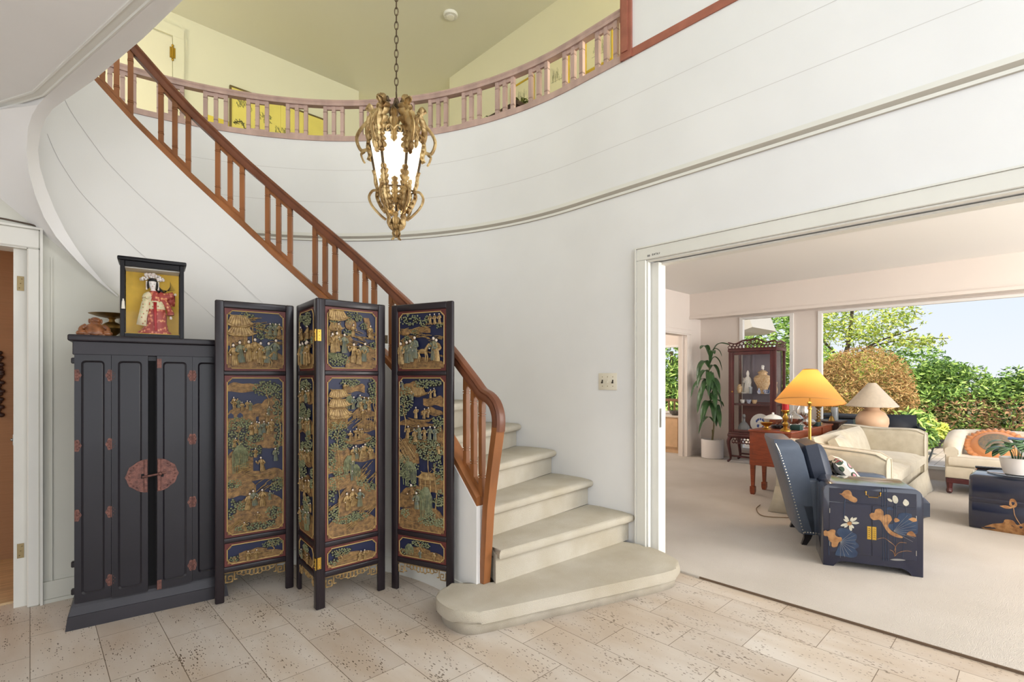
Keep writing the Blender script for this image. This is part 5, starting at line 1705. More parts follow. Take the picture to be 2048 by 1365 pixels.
# upper glass shelf
stt = thing('robed_statuette', 'white porcelain robed figure on the cabinet glass shelf', 'statuette', inv(.215, .17, 1.034), -pi / 2)
m = MB()
sec = [((0, 0, 0), .055, .04), ((0, 0, .02), .058, .045), ((.004, 0, .1), .045, .036), ((.006, 0, .17), .047, .036), ((0, 0, .23), .042, .03), ((0, 0, .255), .018, .016), ((0, 0, .268), .018, .018), ((0, 0, .29), .024, .024), ((0, 0, .315), .02, .02), ((0, 0, .335), .010, .010), ((0, 0, .345), .003, .003)]
m.loft([ell(*s_) for s_ in sec], True, True)
m.tube(bez([(-.035, 0, .22), (-.05, -.03, .17), (-.015, -.045, .19)], 4), .014, 7); m.tube(bez([(.035, 0, .22), (.052, -.03, .16), (.03, -.045, .13)], 4), .013, 7)
for k in (-1, 0, 1): m.tube([(k * .02, -.036, .2), (k * .024, -.04, .1), (k * .03, -.045, .01)], .006, 5)
m.build('body', PORC, stt, smooth=60)
ur = thing('lidded_urn', 'large gold patterned urn with lion lid on the cabinet glass shelf', 'urn', inv(.42, .19, 1.034))
m = MB(); m.lathe([(0, 0), (.06, 0), (.062, .012), (.055, .03), (.085, .12), (.118, .19), (.122, .225), (.10, .26), (.058, .278), (.056, .295), (.064, .3), (0, .3)], n=28); m.build('body', SATS, ur)
m = MB(); m.lathe([(0, .30), (.068, .30), (.068, .312), (.05, .33), (.024, .345), (0, .346)], n=24); lid = m.build('lid', SATS, ur)
m = MB(); m.sph((0, 0, .375), (.026, .02, .022), 10, 8); m.sph((.018, 0, .402), (.018, .017, .018), 10, 8); m.tube(bez([(-.02, 0, .37), (-.034, 0, .395), (-.022, 0, .415)], 4), .007, 6); m.tube([(.015, 0, .375), (.02, 0, .346)], .008, 6)
m.build('lion_finial', PORC, lid)
lathe_thing('bud_vase', 'slender pale vase at the far left of the cabinet glass shelf', 'vase', inv(.115, .27, 1.034), [(0, 0), (.02, 0), (.03, .04), (.024, .10), (.010, .15), (.009, .22), (.014, .235), (0, .235)], PORC)
lathe_thing('ginger_jar', 'cream squat jar beside the slender vase in the cabinet', 'jar', inv(.11, .13, 1.034), [(0, 0), (.025, 0), (.04, .05), (.036, .10), (.02, .115), (.026, .13), (0, .14)], SATS)
lathe_thing('glass_beaker', 'small clear beaker between white figure and gold urn', 'glass', inv(.29, .08, 1.034), [(0, 0), (.022, 0), (.026, .10), (.024, .10), (.02, .006), (0, .006)], CRYS)
lathe_thing('blue_bowl', 'small blue and white bowl in front right of the gold urn', 'bowl', inv(.52, .07, 1.034), [(0, 0), (.03, 0), (.05, .035), (.052, .06), (.047, .06), (.03, .01), (0, .01)], BLUW)
lathe_thing('small_flask', 'little blue and white flask in front of the gold urn', 'flask', inv(.42, .05, 1.034), [(0, 0), (.018, 0), (.026, .03), (.01, .06), (.008, .08), (.012, .085), (0, .085)], BLUW)
lathe_thing('flower_vase', 'pale flared vase at the right end of the cabinet glass shelf', 'vase', inv(.565, .27, 1.034), [(0, 0), (.025, 0), (.035, .06), (.02, .12), (.032, .17), (0, .168)], SATS)
lathe_thing('saucer_dish', 'shallow white dish at the feet of the robed figure', 'dish', inv(.20, .07, 1.034), [(0, 0), (.03, 0), (.05, .018), (.047, .018), (.028, .006), (0, .006)], PORC)
# middle shelf: cups
for i, (x, lb) in enumerate(((.16, 'white'), (.25, 'blue rimmed'), (.33, 'pale'))):
    lathe_thing('tea_cup', ['white tea cup at the left of the cabinet wooden shelf', 'blue speckled tea cup in the middle of the cabinet wooden shelf', 'cream tea cup at the right on the cabinet wooden shelf'][i], 'cup', inv(x, .12, .886),
                [(0, 0), (.02, 0), (.034, .03), (.036, .055), (.033, .055), (.02, .008), (0, .008)], [PORC, BLUW, SATS][i])
# bottom
dcn = thing('crystal_decanter', 'rounded crystal decanter at the bottom left of the cabinet', 'decanter', inv(.17, .14, .456))
m = MB(); m.lathe([(0, 0), (.075, 0), (.085, .02), (.08, .08), (.05, .13), (.02, .16), (.018, .2), (.025, .21), (0, .21)], n=20); m.build('body', CRYS, dcn)
m = MB(); m.sph((0, 0, .24), (.025, .025, .03), 10, 8); m.build('stopper', CRYS, dcn)
lathe_thing('blue_teapot_stand', 'blue and white round box beside the crystal decanter', 'box', inv(.30, .08, .456), [(0, 0), (.045, 0), (.05, .03), (.045, .05), (.02, .06), (0, .062)], BLUW)
plt = thing('display_plate', 'blue and white floral plate propped upright in the cabinet', 'plate', inv(.375, .22, .462), -pi / 2)
m = MB(); m.M = T(0, 0, .135) @ RX(radians(76)); m.lathe([(0, 0), (.08, .002), (.095, .012), (.135, .018), (.136, .022), (.09, .016), (.07, .008), (0, .006)], n=36); m.build('dish', PORC, plt)
m = MB(); m.M = T(0, 0, .135) @ RX(radians(76))
for k in range(5):
    a = radians(20 + 35 * k); m.sph((.055 * cos(a), .055 * sin(a) + .01, .007), (.016, .028, .003), 8, 4)
for k in range(7):
    m.sph((.05 * cos(k * 2.1), -.055 + .02 * sin(k * 1.7), .008), (.018, .014, .003), 8, 4)
m.build('blue_flowers', mat('cobalt_blue', (58, 82, 150), .3), plt)
lathe_thing('square_vase', 'dark patterned beaker right of the propped plate', 'vase', inv(.555, .10, .456), [(0, 0), (.03, 0), (.04, .16), (.045, .18), (.04, .18), (.028, .01), (0, .01)], BLUW)

# ---- kneehole desk behind the sofa
DX0, DX1, DY0, DY1, DZ = 5.65, 7.12, 1.775, 2.18, .714
dk = thing('writing_desk', 'reddish mahogany desk with tapered legs standing behind the sofa', 'desk', (DX0, DY0, .014))
dl_ = DX1 - DX0; dw = DY1 - DY0
m = MB(); m.rbox(-.015, dl_ + .015, -.015, dw + .015, DZ - .034, DZ - .014, r=.005); m.build('desk_top', MAHO, dk)
def pedestal(x0, x1):
    m = MB(); m.box(x0, x1, 0, dw, .32, DZ - .034)
    b = m.build('pedestal', MAHO, dk, smooth=0)
    m = MB()
    xx = x0 - .003 if x0 < .3 else x1 + .003
    for y0_, y1_ in ((-.004, .03), (dw - .03, dw + .004)): m.box(min(xx, xx + .006), max(xx, xx + .006), y0_, y1_, .32, DZ - .035)
    m.build('stile', MAHO, b, smooth=0)
    for lx in (x0 + .022, x1 - .022):
        for ly in (.022, dw - .022):
            m = MB()
            rows = [[(lx + a * s_, ly + b_ * s_, z) for a, b_ in ((-1, -1), (1, -1), (1, 1), (-1, 1))] for z, s_ in ((.32, .022), (.09, .015), (.085, .024), (.03, .024), (.0, .018))]
            m.loft(rows, True, True); m.build('leg', MAHO, dk, smooth=0)
pedestal(0, .37); pedestal(dl_ - .37, dl_)
m = MB(); m.box(.37, dl_ - .37, .01, dw - .01, .56, DZ - .034); m.build('apron', MAHO, dk, smooth=0)
DT = DZ + .0005
def on_desk(u, x, z=DT):
    p = pt(u, x); return Vector((x, min(max(p.y, DY0 + .02), DY1 - .02), z))
def candle(u, x, hh, hc, twist, lab1, lab2):
    p = on_desk(u, x)
    t_ = thing('candlestick', lab1, 'candlestick', p, 0, 'candlesticks on the desk')
    m = MB()
    if not twist:
        m.lathe([(0, 0), (.055, 0), (.055, .012), (.03, .03), (.016, .04), (.026, .06), (.03, .075), (.02, .092), (.014, .10), (.028, .13), (.030, .145), (.016, .165), (.014, .185), (.03, .20), (.042, .215), (.042, .222), (0, .222)], n=24)
    else:
        m.lathe([(0, 0), (.048, 0), (.048, .012), (.02, .03), (.012, .034)], n=20)
        for k in range(2):
            m.tube([(.016 * cos(t * 5 + k * pi), .016 * sin(t * 5 + k * pi), .03 + .15 * t / 2.6) for t in [2.6 * i / 30 for i in range(31)]], .008, 6)
        m.lathe([(0, .178), (.014, .18), (.035, .2), (.038, .21), (0, .212)], n=20)
    m.build('stem', BRASS if not twist else BRASSD, t_)
    q = MB(); q.lathe([(0, 0), (.033, 0), (.034, .004), (.034, hc), (.03, hc + .004), (0, hc)], n=20); q.tube([(0, 0, hc), (.001, 0, hc + .012)], .0015, 5)
    o = q.build('candle', RED, loc=p + Vector((0, 0, .2225 if not twist else .2125)))
    tag(o, lab2, 'candle', 'red candles on the desk')
candle(1571, 5.74, .22, .125, 0, 'brass turned candlestick at the near end of the desk', 'thick red candle on the turned brass candlestick')
candle(1637, 7.0, .21, .07, 1, 'dark twisted candlestick at the far end of the desk', 'short red candle on the twisted candlestick')
lathe_thing('brass_bowl', 'small footed brass bowl at the near desk corner', 'bowl', on_desk(1533, 5.80), [(0, 0), (.045, 0), (.046, .008), (.02, .018), (.018, .028), (.05, .05), (.066, .075), (.062, .075), (.045, .05), (0, .035)], BRASS)
lathe_thing('black_dish', 'low round black dish beside the brass bowl', 'dish', on_desk(1556, 5.98), [(0, 0), (.06, 0), (.068, .012), (.068, .035), (.06, .038), (.052, .03), (0, .028)], mat('black_glass', (20, 20, 24), .15))
m = MB(); m.rbox(-.05, .05, -.05, .05, 0, .055, r=.004); o = m.build('green_box', mat('dark_green_leather', (30, 62, 58), .5), loc=on_desk(1593, 5.95)); tag(o, 'square dark green box right of the candlestick', 'box')
m = MB(); m.rbox(-.06, .06, -.05, .05, 0, .045, r=.004); o = m.build('green_case', mat('bottle_green', (24, 46, 44), .5), loc=on_desk(1630, 6.62)); tag(o, 'dark green case near the twisted candlestick', 'box')
tu = thing('soup_tureen', 'white and silver lidded tureen behind the black dish', 'tureen', on_desk(1546, 6.25))
m = MB(); m.lathe([(0, 0), (.06, 0), (.05, .015), (.09, .05), (.105, .085), (.1, .09), (0, .09)], n=28); m.build('body', SILV, tu)
m = MB(); m.lathe([(0, .09), (.102, .09), (.08, .115), (.03, .135), (.012, .14), (.014, .155), (0, .162)], n=28); m.build('lid', PORC, tu)
def teapot(name, lab, u, x, sc, tall):
    t_ = thing(name, lab, 'teapot', on_desk(u, x), radians(20 * tall), 'silver tea service')
    t_.scale = (sc, sc, sc)
    m = MB()
    if tall: m.lathe([(0, 0), (.05, 0), (.03, .02), (.028, .05), (.06, .10), (.065, .15), (.04, .20), (.03, .225), (.036, .24), (0, .24)], n=24)
    else: m.lathe([(0, 0), (.05, 0), (.04, .02), (.09, .06), (.1, .09), (.07, .125), (.04, .135), (0, .135)], n=24)
    m.build('body', SILV, t_)
    m = MB(); zz = .24 if tall else .135
    m.lathe([(0, zz), (.036, zz), (.02, zz + .022), (.006, zz + .03), (.01, zz + .042), (0, zz + .05)], n=16); m.build('lid', SILV, t_)
    m = MB(); m.tube(bez([(.07, 0, .07), (.12, 0, .09), (.14, 0, .16 if tall else .13)], 5), [.018 - .0011 * i for i in range(11)], 8); m.build('spout', SILV, t_)
    m = MB(); m.tube(bez([(-.05, 0, .19 if tall else .12), (-.12, 0, .18 if tall else .13), (-.12, 0, .10 if tall else .07), (-.07, 0, .07 if tall else .05)], 5), .007, 6); m.build('handle', SILV, t_)
teapot('teapot', 'squat silver teapot in the middle of the desk', 1588, 6.48, 1., 0)
teapot('coffee_pot', 'tall silver coffee pot at the back of the desk', 1606, 6.78, 1.15, 1)
teapot('cream_jug', 'small silver pot beside the tall coffee pot', 1618, 6.42, .7, 0)
for i, (u, x) in enumerate(((1600, 6.12), (1606, 6.03), (1613, 6.10))):
    lathe_thing('liqueur_glass', 'little silver goblet in the row before the teapots', 'goblet', on_desk(u, x), [(0, 0), (.018, 0), (.018, .003), (.004, .008), (.004, .02), (.018, .032), (.02, .05), (.017, .05), (.012, .034), (0, .03)], SILV, 'silver goblets on the desk', n=14)

# ---- small dark table with bell and glass
sx_, sy_ = 7.48, 1.90
tb = thing('side_table', 'small dark wooden table between desk and window', 'side table', (sx_, sy_, .014))
DKW = mat('dark_walnut', (62, 42, 36), .4, var=.2, vs=8)
m = MB(); m.rbox(-.17, .17, -.17, .17, .69, .715, r=.005); m.build('table_top', DKW, tb)
m = MB(); m.box(-.15, .15, -.15, .15, .60, .69); m.build('apron', DKW, tb, smooth=0)
for x in (-.13, .13):
    for y in (-.13, .13):
        m = MB(); m.box(x - .025, x + .025, y - .025, y + .025, 0, .60); m.build('leg', DKW, tb, smooth=0)
bl = thing('hand_bell', 'small brass bell on the little dark table', 'bell', (7.38, 1.84, .7295))
m = MB(); m.lathe([(.04, 0), (.036, .008), (.028, .03), (.02, .055), (.008, .065), (0, .066)], n=18); m.build('bell_cup', BRASSD, bl)
m = MB(); m.lathe([(0, .066), (.006, .067), (.007, .09), (.004, .105), (0, .108)], n=10); m.build('handle', DKW, bl)
m = MB(); m.lathe([(0, 0), (.04, 0), (.04, .17), (.037, .17), (.036, .008), (0, .008)], n=20); o = m.build('hurricane_glass', CRYS, loc=(7.52, 1.84, .7295)); tag(o, 'clear cylinder glass beside the brass bell', 'glass')

# ---- table lamp beyond the sofa
LINEN = mat('lamp_linen', (206, 192, 172), .85, var=.05, vs=30)
lt2 = thing('lamp_table', 'low square table hidden behind the far sofa arm', 'side table', (7.62, 1.36, .014))
m = MB(); m.rbox(-.27, .27, -.24, .24, .50, .53, r=.005); m.build('table_top', DKW, lt2)
for x in (-.22, .22):
    for y in (-.2, .2):
        m = MB(); m.box(x - .02, x + .02, y - .02, y + .02, 0, .50); m.build('leg', DKW, lt2, smooth=0)
tl = thing('table_lamp', 'round beige pottery lamp with wide conical linen shade', 'table lamp', (7.62, 1.46, .5445))
m = MB(); m.lathe([(0, 0), (.09, 0), (.095, .01), (.15, .08), (.175, .17), (.172, .23), (.135, .30), (.085, .33), (.078, .35), (.086, .375), (.08, .38), (0, .38)], n=40)
m.build('body', mat('beige_pottery', (222, 184, 150), .45, var=.06, vs=6), tl)
m = MB(); m.lathe([(.271, .375), (.274, .385), (.045, .665), (.04, .67), (.04, .66), (.266, .38)], n=48); m.build('lamp_shade', LINEN, tl)
m = MB(); m.tube([(0, 0, .38), (0, 0, .68)], .006, 8); m.lathe([(0, .668), (.012, .67), (.016, .682), (.008, .695), (0, .70)], n=12); m.lathe([(0, .66), (.045, .661), (.045, .664), (0, .665)], n=16); m.build('finial', BRASSD, tl)

# ---- floor lamp
FLX, FLY = 4.98, 1.41
fl_ = thing('floor_lamp', 'brass floor lamp with glowing amber pleated shade', 'floor lamp', (FLX, FLY, .014))
m = MB(); m.lathe([(0, 0), (.13, 0), (.132, .01), (.11, .022), (.03, .03), (.016, .045), (0, .046)], n=32); m.build('base', BRASS, fl_)
m = MB(); m.tube([(0, 0, .04), (0, 0, .98)], .0125, 12); m.lathe([(.0125, .975), (.018, .98), (.018, .99), (.013, .995), (.013, 1.02), (.02, 1.03), (.02, 1.04), (.008, 1.05), (0, 1.051)], n=16); m.tube([(0, 0, 1.05), (0, 0, 1.30)], .006, 8); m.build('pole', BRASS, fl_)
def shade_mat():
    m = bpy.data.materials.new('amber_pleated_silk'); m.use_nodes = True
    nt = m.node_tree; nt.nodes.clear(); N = nt.nodes.new
    o = N('ShaderNodeOutputMaterial'); t = N('ShaderNodeBsdfTranslucent'); d = N('ShaderNodeBsdfDiffuse'); a = N('ShaderNodeMixShader')
    t.inputs[0].default_value = lin((244, 188, 110)); d.inputs[0].default_value = lin((208, 158, 98)); a.inputs[0].default_value = .5
    nt.links.new(t.outputs[0], a.inputs[1]); nt.links.new(d.outputs[0], a.inputs[2]); nt.links.new(a.outputs[0], o.inputs[0])
    return m
m = MB()
n = 144
rows = []
for k in range(9):
    t = k / 8
    r_ = lerp(.270, .060, t) + .004 * sin(pi * t)
    rows.append([((r_ + .0022 * (j % 2)) * cos(2 * pi * j / n), (r_ + .0022 * (j % 2)) * sin(2 * pi * j / n), lerp(1.045, 1.325, t)) for j in range(n)])
m.loft(rows, True); shd = m.build('lamp_shade', shade_mat(), fl_, smooth=60)
m = MB(); 
m.tube([(.271 * cos(2 * pi * j / 48), .271 * sin(2 * pi * j / 48), 1.044) for j in range(48)], .004, 5, True); m.tube([(.06 * cos(2 * pi * j / 24), .06 * sin(2 * pi * j / 24), 1.327) for j in range(24)], .004, 5, True)
tr_ = m.build('shade_trim', mat('shade_trim', (196, 140, 76), .6), shd)
# the shade sits crooked on its harp
shd.matrix_basis = T(0, 0, 1.17) @ Matrix.Rotation(radians(-8), 4, RT) @ Matrix.Rotation(radians(6), 4, FWD) @ T(0, 0, -1.17)
m = MB(); m.sph((0, 0, 1.16), (.028, .028, .04), 12, 8); m.build('bulb', MATS['lit_bulb'], fl_)
m = MB(); m.tube(bez([(-.06, .10, .012), (-.18, .32, .008), (.02, .46, .008), (.22, .50, .008)], 6), .004, 6); m.build('cord', mat('brown_cord', (120, 96, 66), .6), fl_)

# ---- sofa
SOFA = mat('sofa_damask', (186, 176, 154), .8, rgb2=(201, 192, 172), vs=14, bump=.12, bs=160, sheen=.3)
SX0, SX1, SYB, SYF = 5.08, 7.25, 1.722, .88
sf = thing('sofa', 'cream fabric sofa with skirt facing right in front of the desk', 'sofa', (SX0, SYF, .014))
L_ = SX1 - SX0; Dp = SYB - SYF
def cushion(m, x0, x1, y0, y1, z0, z1, puff=.03, n=10):
    """pillow shape: swollen faces, soft edges"""
    def q(u, v, s): 
        e = (1 - abs(2 * u - 1) ** 3) * (1 - abs(2 * v - 1) ** 3)
        return e ** .5
    rows = []
    zc = (z0 + z1) / 2; hz = (z1 - z0) / 2
    up = [[(lerp(x0, x1, i / n), lerp(y0, y1, j / n), zc + hz * (.55 + .45 * q(i / n, j / n, 0)) + puff * q(i / n, j / n, 0) * .5) for j in range(n + 1)] for i in range(n + 1)]
    dn = [[(x, y, 2 * zc - z) for x, y, z in r] for r in up]
    m.loft(up); m.loft(dn)
    per = [(i, 0) for i in range(n + 1)] + [(n, j) for j in range(1, n + 1)] + [(i, n) for i in range(n - 1, -1, -1)] + [(0, j) for j in range(n - 1, 0, -1)]
    m.loft([[up[i][j] for i, j in per], [dn[i][j] for i, j in per]], True)
m = MB(); m.rbox(.02, L_ - .02, .03, Dp - .02, .02, .30, r=.02); m.build('frame', SOFA, sf)
def arm(x0, x1, zb, zf, name='arm'):
    m = MB()
    rows = []
    prof = [(.03, 0), (.05, .008), (.12, .02), (.3, .02), (.45, .02), (.6, .02)]
    N_ = 12
    for i in range(N_ + 1):
        t = i / N_
        y = lerp(0, Dp, t)
        zt = lerp(zf, zb, min(1, t * 1.1)) + .006 * sin(9 * t)
        if t > .9: zt -= .09 * ((t - .9) / .1) ** 2
        if t < .06: zt -= .03 * (1 - t / .06)
        b = .02 * sin(pi * t)
        xm = (x0 + x1) / 2
        rows.append([Vector((x0 - .01, y, .05)), Vector((x0 - b, y, zt * .55)), Vector((x0 - b * .6, y, zt - .05)), Vector((x0 + .02, y, zt - .012)), Vector((xm, y, zt)), Vector((x1 - .02, y, zt - .012)), Vector((x1 + b * .6, y, zt - .05)), Vector((x1 + b, y, zt * .55)), Vector((x1, y, .05))])
    m.loft(rows, True, True)
    o = m.build(name, SOFA, sf, smooth=50)
    m = MB(); m.tube([r[3] + Vector((-.004, 0, .003)) for r in rows], .006, 6); m.tube([r[5] + Vector((.004, 0, .003)) for r in rows], .006, 6)
    m.tube([rows[0][k] + Vector((0, -.004, 0)) for k in range(9)], .006, 6)
    m.build('piping', SOFA, o)
arm(.0, .21, .685, .615); arm(L_ - .21, L_, .70, .685)
m = MB()
rows = []
for i in range(21):
    t = i / 20; x = lerp(.06, L_ - .06, t)
    zt = .635 + .02 * abs(sin(2 * pi * t)) - (.02 if abs(t - .5) < .03 else 0)
    rows.append([Vector((x, Dp, .05)), Vector((x, Dp - .005, .4)), Vector((x, Dp - .02, zt - .03)), Vector((x, Dp - .07, zt)), Vector((x, Dp - .16, zt - .02)), Vector((x, Dp - .2, .4)), Vector((x, Dp - .2, .05))])
m.loft(rows, True, True); m.build('back', SOFA, sf, smooth=50)
for k in range(2):
    x0 = .22 + k * (L_ - .44) / 2; x1 = x0 + (L_ - .44) / 2 - .005
    m = MB(); cushion(m, x0, x1, -.01, Dp - .24, .30, .44, .04); m.build('seat_cushion', SOFA, sf, smooth=60)
    m = MB(); m.M = T((x0 + x1) / 2, Dp - .26, .525) @ RX(radians(72)); w_ = (x1 - x0) / 2
    cushion(m, -w_, w_, -.19, .17, -.085, .085, .06); m.build('back_cushion', SOFA, sf, smooth=60)
# skirt with flaring corners
m = MB()
per = []
for (a, b) in (((-.005, Dp + .005), (-.005, -.005)), ((-.005, -.005), (L_ + .005, -.005)), ((L_ + .005, -.005), (L_ + .005, Dp + .005)), ((L_ + .005, Dp + .005), (-.005, Dp + .005))):
    for i in range(12): per.append((lerp(a[0], b[0], i / 12), lerp(a[1], b[1], i / 12), i))
c_ = Vector((L_ / 2, Dp / 2))
rows = []
for z, fl in ((.24, 0.), (.12, .008), (.004, .022)):
    r = []
    for x, y, i in per:
        d = Vector((x, y)) - c_
        k = fl * (2.2 if i == 0 else 1 + .5 * sin(i * 2.))
        sgx = (1 if d.x > 0 else -1) if (abs(x + .005) < .001 or abs(x - L_ - .005) < .001) else 0
        sgy = (1 if d.y > 0 else -1) if (abs(y + .005) < .001 or abs(y - Dp - .005) < .001) else 0
        r.append((x + sgx * k, y + sgy * k, z))
    rows.append(r)
m.loft(rows, True); m.build('skirt', SOFA, sf, smooth=60, solid=.004)
pw = MB(); pw.M = T(5.62, 1.30, .545) @ RZ(radians(8)) @ RX(radians(62))
cushion(pw, -.23, .23, -.17, .17, -.06, .06, .06)
o = pw.build('scatter_cushion', SOFA, smooth=60); tag(o, 'square cream cushion against the sofa back', 'cushion')

# ---- navy leather armchair
LEA = mat('navy_leather', (78, 88, 104), .38, var=.12, vs=6, bump=.06, bs=120, coat=.1)
LEAD = mat('navy_leather_cushion', (48, 54, 68), .4, var=.15, vs=5, bump=.06, bs=100)
NAIL = mat('nailhead', (206, 200, 188), .3, .9)
A_, B_ = Vector((4.66, 1.50, 0)), Vector((4.18, 1.26, 0))
f_ = Vector((.447, -.894, 0))
aw, ad = .58, .72
o_ = (A_ + B_) / 2 + f_ * .33
ac = thing('armchair', 'navy leather armchair with nailhead trim seen from its side', 'armchair', (o_.x, o_.y, .014), atan2(.24, .48))
# local: x across (left -x nearest the hall), +y towards its back
yb = .33
m = MB(); m.rbox(-aw / 2 + .08, aw / 2 - .08, -.36, .26, .12, .34, r=.02); m.build('seat_base', LEA, ac)
m = MB(); cushion(m, -aw / 2 + .085, aw / 2 - .085, -.40, .20, .30, .44, .04); cushion(m, -aw / 2 + .005, aw / 2 - .005, -.475, -.375, .25, .42, .02); m.build('seat_cushion', LEAD, ac, smooth=60)
for s_ in (-1, 1):
    m = MB()
    xo, xi = s_ * aw / 2, s_ * (aw / 2 - .085)
    prof = [(.26, .09), (-.36, .09), (-.385, .12), (-.385, .44), (-.36, .475), (-.30, .487), (.30, .50), (.36, .47)]
    m.prism([(xi, y, z) for y, z in prof], (xo - xi, 0, 0), bev=.018, seg=3)
    a = m.build('arm', LEA, ac, smooth=40)
m = MB()
# raked back with wings
rows = []
for z, y0, y1, hw in ((.09, .225, .31, aw / 2), (.3, .24, .36, aw / 2), (.5, .26, .41, aw / 2 + .003), (.68, .30, .465, aw / 2 - .005), (.755, .33, .49, aw / 2 - .02), (.785, .37, .49, aw / 2 - .05)):
    rows.append([(-hw, y1, z), (-hw, y0, z), (-hw + .05, y0 - .01, z), (0, y0 + .015, z), (hw - .05, y0 - .01, z), (hw, y0, z), (hw, y1, z), (hw - .04, y1 + .012, z), (0, y1 + .02, z), (-hw + .04, y1 + .012, z)])
m.loft(rows, True, True); m.build('back', LEA, ac, smooth=45)
m = MB(); m.M = T(0, .19, .585) @ RX(radians(76)); cushion(m, -aw / 2 + .09, aw / 2 - .09, -.19, .17, -.075, .075, .06); m.build('back_cushion', LEAD, ac, smooth=60)
m = MB()
for s_ in (-1, 1):
    P = bez([(s_ * (aw / 2 + .002), .30, .10), (s_ * (aw / 2 + .002), .352, .3), (s_ * (aw / 2 + .004), .402, .5), (s_ * (aw / 2 - .003), .455, .68), (s_ * (aw / 2 - .018), .482, .752)], 9)
    for q in P: m.sph(q, .0055, 6, 4)
    for k in range(38): m.sph((s_ * (aw / 2 + .001), .29 - .018 * k, .105), .0055, 6, 4)
o = m.build('nailhead_trim', NAIL, ac); o['kind'] = 'stuff'
for x in (-aw / 2 + .05, aw / 2 - .05):
    for y, k in ((.26, 1), (-.33, -1)):
        m = MB()
        m.loft([[(x - s2, y - s2 + dy, z), (x + s2, y - s2 + dy, z), (x + s2, y + s2 + dy, z), (x - s2, y + s2 + dy, z)] for z, s2, dy in ((.10, .03, 0), (.05, .022, .008 * k), (0, .017, .03 * k))], True, True)
        m.build('leg', BLACK, ac, smooth=0)
def floral():
    m = bpy.data.materials.new('floral_fabric'); m.use_nodes = True
    nt = m.node_tree; N = nt.nodes.new; L = nt.links.new; bs = nt.nodes['Principled BSDF']
    tc = N('ShaderNodeTexCoord'); v = N('ShaderNodeTexVoronoi'); v.inputs['Scale'].default_value = 13
    L(tc.outputs['Object'], v.inputs['Vector'])
    r = N('ShaderNodeValToRGB'); e = r.color_ramp.elements; r.color_ramp.interpolation = 'CONSTANT'
    e[0].position = 0; e[0].color = lin((196, 60, 84)); e[1].position = .42; e[1].color = lin((234, 226, 212))
    k = e.new(.16); k.color = lin((222, 140, 150)); k = e.new(.27); k.color = lin((70, 84, 66))
    L(v.outputs['Distance'], r.inputs[0]); L(r.outputs[0], bs.inputs['Base Color']); bs.inputs['Roughness'].default_value = .8
    return m
m = MB(); m.M = T(o_.x, o_.y, .014) @ RZ(atan2(.24, .48)) @ T(.10, -.06, .505) @ RX(radians(50)) 
cushion(m, -.15, .15, -.13, .13, -.04, .04, .04)
o = m.build('floral_cushion', floral(), smooth=60); tag(o, 'white cushion with red flowers on the navy armchair', 'cushion')

# ---- blue lacquer cabinet with lotus
LACB = mat('blue_black_lacquer', (13, 20, 46), .35, spec=.4, coat=1., var=.2, vs=3)
GILT = mat('gold_lacquer', (128, 86, 52), .45, .2, rgb2=(186, 140, 92), vs=26)
GILB = mat('blue_grey_lacquer', (50, 68, 92), .4, rgb2=(34, 48, 74), vs=18)
GILW = mat('pale_petal', (176, 172, 154), .45, rgb2=(206, 200, 182), vs=40)
lq = thing('lotus_cabinet', 'small navy lacquer cabinet painted with gold lotus flowers', 'cabinet', (3.85, 1.01, .014), atan2(-.5, .2))
LW, LD, LH = .54, .36, .551
def rr_top(r, w, h, n=6, x0=0, z0=0):
    P = [(x0, z0), (x0 + w, z0)]
    for k in range(n + 1): a = pi / 2 * k / n; P.append((x0 + w - r + r * cos(a), z0 + h - r + r * sin(a)))
    for k in range(n + 1): a = pi / 2 + pi / 2 * k / n; P.append((x0 + r + r * cos(a), z0 + h - r + r * sin(a)))
    return P
m = MB()
outer = [(0, 0), (.06, 0), (.075, .03), (.11, .045), (LW - .11, .045), (LW - .075, .03), (LW - .06, 0), (LW, 0)] + rr_top(.055, LW, LH)[2:]
m.prism([(x, 0, z) for x, z in outer], (0, LD, 0), bev=.004, seg=2)
m.build('body', LACB, lq, smooth=30)
for x in (.005, LW - .05):
    for y in (.005, LD - .05):
        m = MB(); m.box(x, x + .045, y, y + .045, -.012, 0.0); m.build('foot_pad', COPP, lq, smooth=0)
m = MB(); m.rbox(.035, LW - .035, -.004, .002, .432, LH - .03, r=.002, seg=1); dw_ = m.build('drawer', LACB, lq, smooth=0)
m = MB(); m.tube([(.237, -.010, .512), (.237, -.012, .494), (.25, -.012, .494), (.25, -.013, .482), (.302, -.013, .482), (.302, -.012, .494), (.315, -.012, .494), (.315, -.010, .512)], .0024, 6); m.sph((.237, -.008, .512), .006, 8, 6); m.sph((.315, -.008, .512), .006, 8, 6); m.build('bail_handle', BRASS, dw_)
for x0, x1, xp in ((.035, .268, .245), (.272, LW - .035, .272)):
    m = MB(); m.rbox(x0, x1, -.004, .002, .098, .426, r=.002, seg=1); d_ = m.build('door', LACB, lq, smooth=0)
    m = MB(); m.rbox(xp, xp + .023, -.0065, -.004, .205, .29, r=.001, seg=1)
    o = m.build('brass_plate', HGOLD, d_, smooth=0)
    m = MB()
    for k in range(5):
        zc = .222 + .013 * k
        m.tube([(xp + .006, -.0068, zc), (xp + .012, -.0068, zc + .004), (xp + .017, -.0068, zc - .003)], .0011, 4)
    m.build('engraving', DARK, o)
    hx_ = x0 + .001 if x0 < .1 else x1 - .004
    for z in (.15, .37):
        m = MB(); m.box(hx_, hx_ + .003, -.0062, -.004, z - .016, z + .016); m.build('hinge', SILV, d_, smooth=0)
